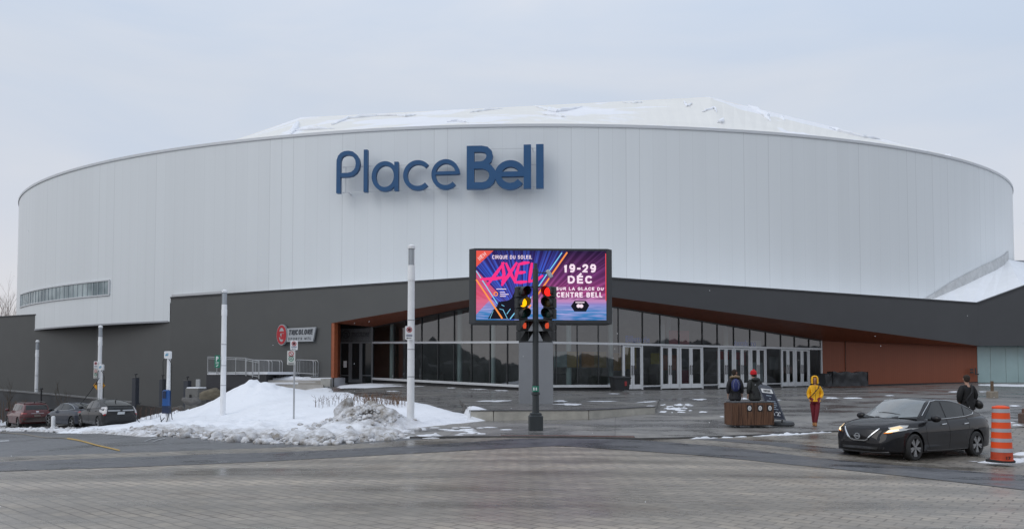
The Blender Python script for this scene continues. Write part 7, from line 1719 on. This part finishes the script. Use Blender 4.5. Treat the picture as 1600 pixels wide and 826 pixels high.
for sg_ in (1,-1):
    for w_ in ([(.95,.99),(.05,1.0),(.03,1.38),(.22,1.39),(.40,1.33)],[(-.02,1.0),(-.85,1.04),(-.95,1.32),(-.5,1.39),(-.05,1.395)],[(-.92,1.05),(-1.4,1.10),(-1.02,1.30)]): decal('side_window', w_, 'y', M_cglass, .006, 3, sg_)
    decal('tail_light', [(sg_*.60,1.13),(sg_*.80,1.10),(sg_*.84,.88),(sg_*.80,.72),(sg_*.68,.78),(sg_*.66,1.0)], 'x', M_litec, .010, 3, -1)
    decal('tail_lens', [(sg_*.70,.80),(sg_*.80,.75),(sg_*.79,.68),(sg_*.71,.72)], 'x', M_tail, .014, 2, -1)
    q = MB(); q.ell((.88,sg_*.96,1.03),(.08,.12,.085),14,8); q.box((.88,sg_*.85,.99),(.05,.12,.03)); q.build('mirror', M_hat, t, world=False)
    strip('door_handle', [(.1,.86),(-.08,.87)], .015, 'y', M_hat, .05, sg_); strip('door_handle', [(-.88,.89),(-1.05,.90)], .015, 'y', M_hat, .05, sg_)
    strip('door_gap', [(.0,.98),(0,.3)], .005, 'y', M_trimk, .001, sg_)
decal('rear_window', [(-.55,1.17),(.55,1.17),(.50,1.38),(0,1.43),(-.50,1.38)], 'x', M_cglass, .010, 3, -1)
decal('lower_rear_window', [(-.58,.985),(.58,.985),(.56,1.115),(-.56,1.115)], 'x', M_cglass, .010, 3, -1)
strip('spoiler', [(-.62,1.14),(0,1.155),(.62,1.14)], .018, 'x', M_hat, .03, -1)
decal('chrome_panel', [(-.60,.90),(.60,.90),(.62,.965),(-.62,.965)], 'x', mat('silver_bar', (.35,.36,.37), .3, .4), .012, 3, -1)
decal('licence_plate', [(-.17,.74),(.17,.74),(.17,.86),(-.17,.86)], 'x', M_plate, .016, 1, -1)
decal('emblem', [(-.05,.905),(.05,.905),(.06,.93),(.05,.96),(-.05,.96),(-.06,.93)], 'x', M_trimk, .02, 1, -1)
strip('rear_wiper', [(.0,1.03),(-.3,1.07)], .012, 'x', M_trimk, .04, -1)
q = MB(); q.tube([(-1.25,0,1.37),(-1.33,0,1.43),(-1.42,0,1.52)], [.03,.02,.008], 6); q.build('aerial', M_trimk, t, world=False)
strip('bumper_edge', [(-.8,.60),(-.4,.585),(.4,.585),(.8,.60)], .006, 'x', M_trimk, .002, -1)
# -------- red crossover
suv = dict(x0=-2.08, x1=2.08, axf=1.25, axr=-1.33, wr=.34, arch=.40, track=.79, spokes=5, bow=.14, scale=1.0,
  zt=curve((-2.08,.9),(-2.03,1.06),(-1.9,1.12),(-1,1.08),(0,1.04),(.9,1.04),(1.5,.98),(1.9,.88),(2.05,.72),(2.08,.6)),
  zs=curve((-2.08,.84),(-2.0,1.0),(-1.5,1.03),(0,1.0),(1.0,.96),(1.6,.9),(2.0,.76),(2.08,.55)),
  wm=curve((-2.08,.76),(-2.0,.84),(-1.7,.89),(0,.9),(1.3,.89),(1.8,.84),(2.0,.74),(2.08,.6)),
  ws=curve((-2.08,.68),(-1.8,.78),(0,.8),(1.2,.78),(1.8,.7),(2.08,.5)),
  zb=curve((-2.08,.42),(-1.9,.30),(0,.26),(1.8,.27),(2.08,.36)),
  roof=curve((-2.04,1.06),(-1.98,1.16),(-1.78,1.44),(-1.6,1.53),(-.8,1.59),(-.1,1.60),(.3,1.56),(.8,1.32),(1.3,1.05)),
  belt=curve((-2.04,1.0),(-1.2,1.05),(.2,1.02),(1.0,.99),(1.3,.99)), gw=curve((-2.04,.74),(-1.5,.79),(-.5,.82),(.5,.82),(1.0,.79),(1.3,.73)), tumble=.36)
M_redc = mat('dark_red_car_paint', (.105,.022,.024), .35, .2, .3, 2.5, 0, 1, .5, .5, rvar=.1)
c = at(44, 666.5, 47.5)
t, decal, strip, tr_ = make_car('parked_car', 'muddy dark red crossover seen from behind at the far left of the street', c, rear_dir(40, 13), suv, M_redc)
M_mud = mat('muddy_plastic', (.075,.06,.055), .8, 0, .25, 3)
for sg_ in (1,-1):
    for w_ in ([(.85,1.07),(.0,1.08),(.0,1.48),(.25,1.48),(.42,1.4)],[(-.06,1.08),(-.95,1.11),(-.98,1.45),(-.06,1.49)],[(-1.02,1.12),(-1.5,1.18),(-1.42,1.40),(-1.04,1.45)]): decal('side_window', w_, 'y', M_cglass, .006, 3, sg_)
    decal('tail_light', [(sg_*.52,.97),(sg_*.80,1.0),(sg_*.84,.90),(sg_*.58,.89)], 'x', M_tail, .012, 2, -1)
    decal('reflector', [(sg_*.60,.55),(sg_*.76,.57),(sg_*.76,.61),(sg_*.60,.59)], 'x', M_tail, .02, 1, -1)
    q = MB(); q.ell((.80,sg_*.99,1.10),(.08,.12,.09),14,8); q.box((.82,sg_*.88,1.06),(.05,.12,.03)); q.build('mirror', M_redc, t, world=False)
    q = MB(); q.tube([(.3,sg_*.58,1.60),(-.6,sg_*.60,1.63),(-1.5,sg_*.57,1.57)], .018, 6); q.build('roof_rail', M_trimk, t, world=False)
decal('rear_window', [(-.60,1.16),(.60,1.16),(.55,1.44),(-.55,1.44)], 'x', M_cglass, .012, 3, -1)
strip('spoiler', [(-.58,1.50),(0,1.515),(.58,1.50)], .035, 'x', M_redc, .05, -1)
decal('rear_bumper', [(-.80,.42),(.80,.42),(.84,.66),(.4,.70),(-.4,.70),(-.84,.66)], 'x', M_mud, .010, 3, -1)
decal('licence_plate', [(-.17,.74),(.17,.74),(.17,.86),(-.17,.86)], 'x', mat('muddy_plate', (.28,.25,.22), .6), .016, 1, -1)
strip('chrome_strip', [(-.34,.93),(.34,.93)], .010, 'x', M_chrome, .02, -1); decal('emblem', [(-.07,1.01),(.07,1.01),(.08,1.04),(.07,1.07),(-.07,1.07),(-.08,1.04)], 'x', M_chrome, .02, 1, -1)
q = MB(); q.tube([(-1.3,0,1.585),(-1.42,0,1.64),(-1.46,0,1.66)], [.05,.03,.01], 6); q.build('aerial', M_trimk, t, world=False)
# -------- navy saloon between them
navy = dict(hat); navy.update(x0=-2.35, x1=2.35, axf=1.42, axr=-1.42, wr=.335, arch=.38,
  zt=curve((-2.35,.8),(-2.3,.98),(-2.2,1.06),(-1.5,1.08),(0,1.0),(1.2,.98),(1.8,.86),(2.2,.72),(2.35,.5)),
  zs=curve((-2.35,.76),(-2.2,.94),(-1.2,.98),(0,.94),(1.2,.88),(1.8,.78),(2.2,.64),(2.35,.46)),
  wm=curve((-2.35,.62),(-2.2,.78),(-1.8,.87),(0,.885),(1.4,.875),(2.0,.81),(2.25,.7),(2.35,.5)),
  ws=curve((-2.35,.56),(-1.9,.74),(-1.2,.77),(0,.78),(1.2,.75),(1.8,.66),(2.35,.42)),
  zb=curve((-2.35,.38),(-2.05,.25),(0,.19),(2.0,.2),(2.35,.28)),
  roof=curve((-2.05,1.05),(-1.8,1.16),(-1.2,1.33),(-.6,1.42),(0,1.445),(.4,1.40),(.9,1.18),(1.35,.99)),
  belt=curve((-2.05,1.02),(-1.5,1.03),(-.8,.99),(.2,.95),(1.0,.92),(1.35,.92)), gw=curve((-2.05,.66),(-1.5,.75),(-.5,.80),(.5,.80),(1.0,.77),(1.35,.70)))
M_navc = mat('navy_car_paint', (.015,.02,.034), .5, 0, .12, 1.5, 0, 1, .2, .7)
c = at(118, 666, 43.4)
t, decal, strip, tr_ = make_car('parked_car', 'navy blue saloon half hidden behind the grey hatchback', c, rear_dir(112, 24), navy, M_navc)
for sg_ in (1,-1):
    for w_ in ([(.95,.99),(.05,1.0),(.03,1.33),(.25,1.34),(.45,1.28)],[(-.02,1.0),(-.85,1.04),(-1.0,1.27),(-.5,1.34),(-.05,1.345)],[(-.92,1.05),(-1.4,1.09),(-1.05,1.24)]): decal('side_window', w_, 'y', M_cglass, .006, 3, sg_)
    strip('window_trim', [(.95,.97),(0,.98),(-.9,1.02),(-1.5,1.09),(-1.05,1.28),(-.5,1.37),(.1,1.375),(.5,1.30)], .012, 'y', M_chrome, .01, sg_)
    q = MB(); q.ell((.92,sg_*.98,1.0),(.08,.12,.085),14,8); q.box((.92,sg_*.87,.97),(.05,.12,.03)); q.build('mirror', M_trimk, t, world=False)
    decal('tail_light', [(sg_*.5,.86),(sg_*.78,.9),(sg_*.78,.98),(sg_*.5,.95)], 'x', M_tail, .01, 2, -1)
decal('rear_window', [(-.55,1.13),(.55,1.13),(.48,1.35),(-.48,1.35)], 'x', M_cglass, .01, 3, -1)
# ================================================================== people
def skinned(name, J, E, m_, parent, root, sub=2, flat=None):
    names = list(J); idx = {k: i for i, k in enumerate(names)}; me = bpy.data.meshes.new(name)
    me.from_pydata([J[k][:3] for k in names], [(idx[a], idx[b2]) for a, b2 in E], [])
    o = bpy.data.objects.new(name+'_src', me); COL.objects.link(o); md = o.modifiers.new('s', 'SKIN'); md.use_smooth_shade = True; md.branch_smoothing = .6
    for i, k in enumerate(names):
        r = J[k][3:]; sv = me.skin_vertices[0].data[i]; sv.radius = (r[0], r[1] if len(r) > 1 else r[0]); sv.use_root = (k == root)
    o.modifiers.new('u', 'SUBSURF').levels = sub; o.modifiers['u'].render_levels = sub
    dg = bpy.context.evaluated_depsgraph_get(); dg.update(); m2_ = bpy.data.meshes.new_from_object(o.evaluated_get(dg)); bpy.data.objects.remove(o); bpy.data.meshes.remove(me)
    m2_.materials.clear(); m2_.materials.append(m_)
    for p in m2_.polygons: p.use_smooth = True; p.material_index = 0
    m2_.name = name; r = bpy.data.objects.new(name, m2_); COL.objects.link(r); r.parent = parent; return r
M_skin = mat('skin', (.42,.24,.17), .55, 0, .08, 20)
M_hair = mat('dark_hair', (.03,.02,.014), .9, 0, .3, 60)
def person(label, loc, rz, H, pose, col, coat=.0, hood=None, hat=None, trousers=None, shoes=None, extra=None, hem=.0, group=None, face=True):
    """built facing -Y; H total height; pose overrides joints (unit height 1.75)"""
    t = thing('person', label, 'person', loc, rz); k = H/1.75; t.scale = (k,k,k)
    A = dict(pelvis=(0,0,.95), belly=(0,0,1.08), chest=(0,.0,1.28), neck=(0,.0,1.46), head0=(0,-.01,1.53), shL=(.17,0,1.40), shR=(-.17,0,1.40), elL=(.23,.02,1.12), elR=(-.23,.02,1.12), wrL=(.22,-.06,.88), wrR=(-.22,-.06,.88),
             hipL=(.09,0,.92), hipR=(-.09,0,.92), knL=(.10,-.01,.50), knR=(-.10,-.01,.50), anL=(.10,.02,.09), anR=(-.10,.02,.09), toL=(.11,-.13,.035), toR=(-.11,-.13,.035))
    A.update(pose); V_ = {a: Vector(b2) for a, b2 in A.items()}; J = {}
    Rd = dict(pelvis=(.13,.10), belly=(.125,.095), chest=(.15,.105), neck=(.055,.055), head0=(.06,.06), shL=(.06,.06), shR=(.06,.06), elL=(.042,.042), elR=(.042,.042), wrL=(.028,.028), wrR=(.028,.028), hipL=(.085,.085), hipR=(.085,.085), knL=(.055,.055), knR=(.055,.055), anL=(.036,.036), anR=(.036,.036), toL=(.035,.025), toR=(.035,.025))
    for a in V_: J[a] = (*V_[a], *Rd[a])
    E = [('pelvis','belly'),('belly','chest'),('chest','neck'),('neck','head0'),('chest','shL'),('shL','elL'),('elL','wrL'),('chest','shR'),('shR','elR'),('elR','wrR'),('pelvis','hipL'),('hipL','knL'),('knL','anL'),('anL','toL'),('pelvis','hipR'),('hipR','knR'),('knR','anR'),('anR','toR')]
    # head with a shaped skull and jaw, grown from the neck
    hc = V_['head0']+Vector((0,-.012,.09)); J['jaw'] = (*(hc+Vector((0,-.03,-.05))), .06, .065); J['skull'] = (*(hc+Vector((0,.0,.04))), .082, .095); J['crown'] = (*(hc+Vector((0,.005,.095))), .06, .065); E += [('head0','jaw'),('jaw','skull'),('skull','crown')]
    # hands: palm, four unequal fingers, thumb from the side of the palm
    for s in ('L','R'):
        w_ = V_['wr'+s]; e_ = V_['el'+s]; d = (w_-e_).normalized(); sd = Vector((1 if s == 'L' else -1,0,0)); fwd = Vector((0,-1,0)); fwd = (fwd-d*fwd.dot(d)).normalized(); inn = d.cross(fwd).normalized()
        pm = w_+d*.06; J['palm'+s] = (*pm, .034, .022); E.append(('wr'+s,'palm'+s))
        for q, (o_, L_) in enumerate(((.027,.065),(.009,.075),(-.009,.07),(-.026,.055))):
            a = pm+d*.035+fwd*o_; b2 = a+d*L_*.55; c_ = b2+d*L_*.4-inn*.012*(1 if s == 'L' else -1)
            J['k%d%s'%(q,s)] = (*a,.010,.010); J['m%d%s'%(q,s)] = (*b2,.009,.009); J['t%d%s'%(q,s)] = (*c_,.007,.007); E += [('palm'+s,'k%d%s'%(q,s)),('k%d%s'%(q,s),'m%d%s'%(q,s)),('m%d%s'%(q,s),'t%d%s'%(q,s))]
        a = pm+fwd*.04-d*.01; b2 = a+fwd*.012+d*.035; J['th'+s] = (*a,.012,.012); J['tt'+s] = (*b2,.009,.009); E += [('palm'+s,'th'+s),('th'+s,'tt'+s)]
    body = skinned('body', J, E, M_skin, t, 'pelvis')
    yaw = R(pose.get('_yaw', 0)) if False else R(extra.get('yaw', 0) if extra else 0)
    # facial features and hair
    Mh = Matrix.Translation(hc) @ Matrix.Rotation(yaw,4,'Z')
    if face:
        q = MB(); q.M = Mh; q.ell((0,-.108,.005),(.014,.022,.024),8,6); q.build('nose', M_skin, t, world=False)
        for s in (-1,1): q = MB(); q.M = Mh; q.ell((s*.033,-.088,.035),(.013,.008,.008),8,6); q.build('eye', mat('eye_dark', (.02,.015,.012), .3), t, world=False)
        q = MB(); q.M = Mh; q.ell((0,-.095,-.035),(.026,.008,.007),8,5); q.build('mouth', mat('lips', (.25,.08,.07), .5), t, world=False)
    for s in (-1,1): q = MB(); q.M = Mh; q.ell((s*.088,.005,.02),(.014,.026,.034),8,6); q.build('ear', M_skin, t, world=False)
    if not hood:
        q = MB(); q.M = Mh; q.ell((0,.018,.055),(.098,.105,.098),18,12); q.ell((0,.045,.0),(.085,.07,.08),14,10); q.build('hair', M_hair, t, world=False)
    # trousers, jacket, shoes as grown shells
    tr = trousers or mat('black_trousers', (.012,.012,.014), .8)
    g_ = .018+coat*.3
    JT = {a: (*V_[a], Rd[a][0]+g_, Rd[a][1]+g_) for a in ('pelvis','hipL','hipR','knL','knR','anL','anR')}; skinned('trousers', JT, [('pelvis','hipL'),('hipL','knL'),('knL','anL'),('pelvis','hipR'),('hipR','knR'),('knR','anR')], tr, t, 'pelvis')
    gj = .03+coat; JJ = {}
    for a in ('belly','chest','shL','shR','elL','elR'): gg = gj if a in ('belly','chest') else gj*.55; JJ[a] = (*V_[a], Rd[a][0]+gg, Rd[a][1]+gg)
    JJ['hipc'] = (*(V_['pelvis']+Vector((0,0,-hem*.4))), .15+gj*.9, .115+gj*.9); JJ['hem'] = (*(V_['pelvis']+Vector((0,0,-hem-.02))), .165+gj, .13+gj); JJ['hem2'] = (*(V_['pelvis']+Vector((0,0,-hem-.07))), .165+gj, .13+gj); JJ['collar'] = (*(V_['neck']+Vector((0,0,.0))), .085, .085)
    for s in ('L','R'): JJ['cuff'+s] = (*(V_['el'+s].lerp(V_['wr'+s], .9)), .045+coat*.4, .045+coat*.4)
    skinned('jacket', JJ, [('hem2','hem'),('hem','hipc'),('hipc','belly'),('belly','chest'),('chest','collar'),('chest','shL'),('shL','elL'),('elL','cuffL'),('chest','shR'),('shR','elR'),('elR','cuffR')], col, t, 'chest')
    sh = shoes or mat('black_boots', (.015,.014,.014), .5)
    for s in ('L','R'):
        a, to = V_['an'+s], V_['to'+s]; q = MB(); d = (to-a); d.z = 0; d.normalize(); fl = Vector((a.x,a.y,0))
        bt = {'top': (*(a+Vector((0,0,.10))), .058,.06), 'ank': (*(fl+Vector((0,.0,.075))), .058,.062), 'ball': (*(fl+d*.14+Vector((0,0,.048))), .052,.046), 'toe': (*(fl+d*.20+Vector((0,0,.04))), .042,.036), 'heel': (*(fl-d*.04+Vector((0,0,.045))), .048,.044)}
        skinned('boot', bt, [('top','ank'),('ank','ball'),('ball','toe'),('ank','heel')], sh, t, 'ank', 1)
    return t, V_, hc, Mh
# woman in a yellow hooded jacket walking towards the street
B_ = at(1274, 663, 24.4); B_.z = surf(B_.x,B_.y)
M_yj = mat('yellow_jacket', (.88,.45,.004), .6, 0, .10, 9, .5, 22)
t, V_, hc, Mh = person('person in a yellow hooded jacket and dark red trousers walking across the plaza', B_, R(-18), 1.64,
   dict(shL=(.15,0,1.40), shR=(-.15,0,1.40), elL=(.235,.06,1.13), elR=(-.215,.05,1.13), wrL=(.17,-.09,.97), wrR=(-.18,-.06,.94), hipL=(.09,0,.92), hipR=(-.09,0,.92), knL=(.055,-.05,.50), knR=(-.06,.03,.50), anL=(.0,-.05,.09), anR=(-.035,.13,.10), toL=(.0,-.20,.035), toR=(-.05,0,.04)), M_yj, .022, hood=True,
   trousers=mat('dark_red_trousers', (.16,.012,.022), .75, 0, .12, 8), shoes=mat('tan_boots', (.30,.13,.04), .7), extra=dict(yaw=0), hem=.03)
q = MB(); q.M = Mh
def hoodfn(u, v):
    a = R(38)+u*R(284); ph = v*math.pi*.5; rr = .128*(math.cos((v-.18)*1.35)); return Vector((rr*math.sin(a)*1.0, -rr*math.cos(a)*1.0+.012, -.10+.245*math.sin(min(1,v*1.05)*math.pi/2)+(-.02 if v < .1 else 0)))
q.grid(hoodfn, 28, 14); q.build('hood', M_yj, t, world=False, ang=80)
q = MB(); q.M = Mh; q.tube([hoodfn(0, v/10)+Vector((0,-.004,0)) for v in range(11)], .016, 6); q.tube([hoodfn(1, v/10)+Vector((0,-.004,0)) for v in range(11)], .016, 6); q.ell((0,-.01,.13),(.085,.085,.035),12,6); q.build('hood_rim', M_yj, t, world=False)
q = MB(); q.tube([(.15,-.02,1.455),(.10,-.155,1.34),(.0,-.19,1.22),(-.10,-.185,1.10),(-.20,-.10,1.0)], .016, 6); q.build('bag_strap', mat('strap_dark', (.03,.012,.012), .6), t, world=False)
q = MB(); q.tube([(0,-.185,.93),(.0,-.192,1.1),(.0,-.18,1.3),(0,-.12,1.42)], .007, 5); q.build('zip', mat('zip_brown', (.12,.05,.02), .5), t, world=False)
# man in a black parka with a fur collar and blue rucksack
B_ = at(1149, 660, 26.6); B_.z = surf(B_.x,B_.y)
M_pk = mat('black_parka', (.013,.013,.016), .7, 0, .2, 8, .5, 18)
t, V_, hc, Mh = person('person in a black parka with a blue rucksack standing behind the timber bin', B_, R(170), 1.76, dict(wrL=(.24,-.02,.86), wrR=(-.24,-.02,.86)), M_pk, .045, extra=dict(yaw=-50), hem=.22)
q = MB(); rd = random.Random(3)
for i in range(30):
    a = 2*math.pi*i/30; q.ell((.135*math.cos(a), .02+.115*math.sin(a), 1.475+.03*math.sin(a)), (.04+rd.uniform(0,.012),)*3, 8, 6)
q.build('fur_collar', mat('tan_fur', (.26,.19,.12), .95, 0, .3, 30, .8, 60), t, world=False)
q = MB(); q.ell((0,.23,1.20),(.155,.10,.23),18,12); q.build('rucksack', mat('blue_rucksack', (.02,.03,.13), .6, 0, .15, 8), t, world=False)
q = MB(); q.tube([(.07,.325,1.06),(.10,.335,1.22),(.04,.30,1.38)], .008, 5); q.tube([(-.07,.325,1.06),(-.10,.335,1.22),(-.04,.30,1.38)], .008, 5); q.build('rucksack_trim', mat('trim_pale', (.2,.22,.3), .6), t, world=False)
# man in a dark parka with a red woollen hat
B_ = at(1180, 659, 26.4); B_.z = surf(B_.x,B_.y)
M_pk2 = mat('dark_green_parka', (.017,.019,.018), .7, 0, .2, 8, .5, 18)
t, V_, hc, Mh = person('person in a dark parka and bright red woollen hat behind the pavement sign', B_, R(188), 1.74, dict(elR=(-.26,-.08,1.20), wrR=(-.34,-.26,1.16), wrL=(.23,-.05,.88), chest=(0,-.03,1.28), neck=(0,-.06,1.44), head0=(0,-.09,1.51), shL=(.17,-.03,1.38), shR=(-.17,-.03,1.38)), M_pk2, .05, extra=dict(yaw=0), hem=.20)
q = MB(); q.M = Mh; q.ell((0,.012,.07),(.115,.12,.105),18,12); q.lathe([(.118,.0),(.124,.02),(.12,.055),(.11,.06)], 20, (0,.012,0)); q.ell((0,.03,.18),(.03,.03,.025),8,6); q.build('woollen_hat', mat('red_wool', (.55,.012,.02), .9, 0, .12, 30, .6, 50), t, world=False)
q = MB(); q.ell((0,.09,1.43),(.15,.10,.075),16,8); q.build('hood', M_pk2, t, world=False)
# man in black walking away behind the saloon
B_ = at(1512.5, 672, 23.3); B_.z = surf(B_.x,B_.y)
t, V_, hc, Mh = person('person in a black coat with a shoulder bag walking away behind the dark saloon', B_, R(186), 1.78, dict(elL=(.28,.02,1.13), elR=(-.27,.02,1.13), knL=(.10,-.16,.52), anL=(.10,-.14,.09), toL=(.11,-.28,.04), anR=(-.10,.20,.12), toR=(-.10,.08,.04)), mat('black_coat', (.008,.008,.009), .8, 0, .2, 8, .4, 18), .05, extra=dict(yaw=-12), hem=.2)
q = MB(); q.tube([(-.13,.03,1.47),(.0,.2,1.25),(.17,.2,1.02),(.24,.12,.92)], .02, 6); q.build('bag_strap', M_trimk, t, world=False)
q = MB(); q.M = Matrix.Translation((-.27,.13,.86)) @ Matrix.Rotation(R(20),4,'Y'); q.ell((0,0,0),(.10,.16,.15),16,10); q.build('shoulder_bag', M_trimk, t, world=False)
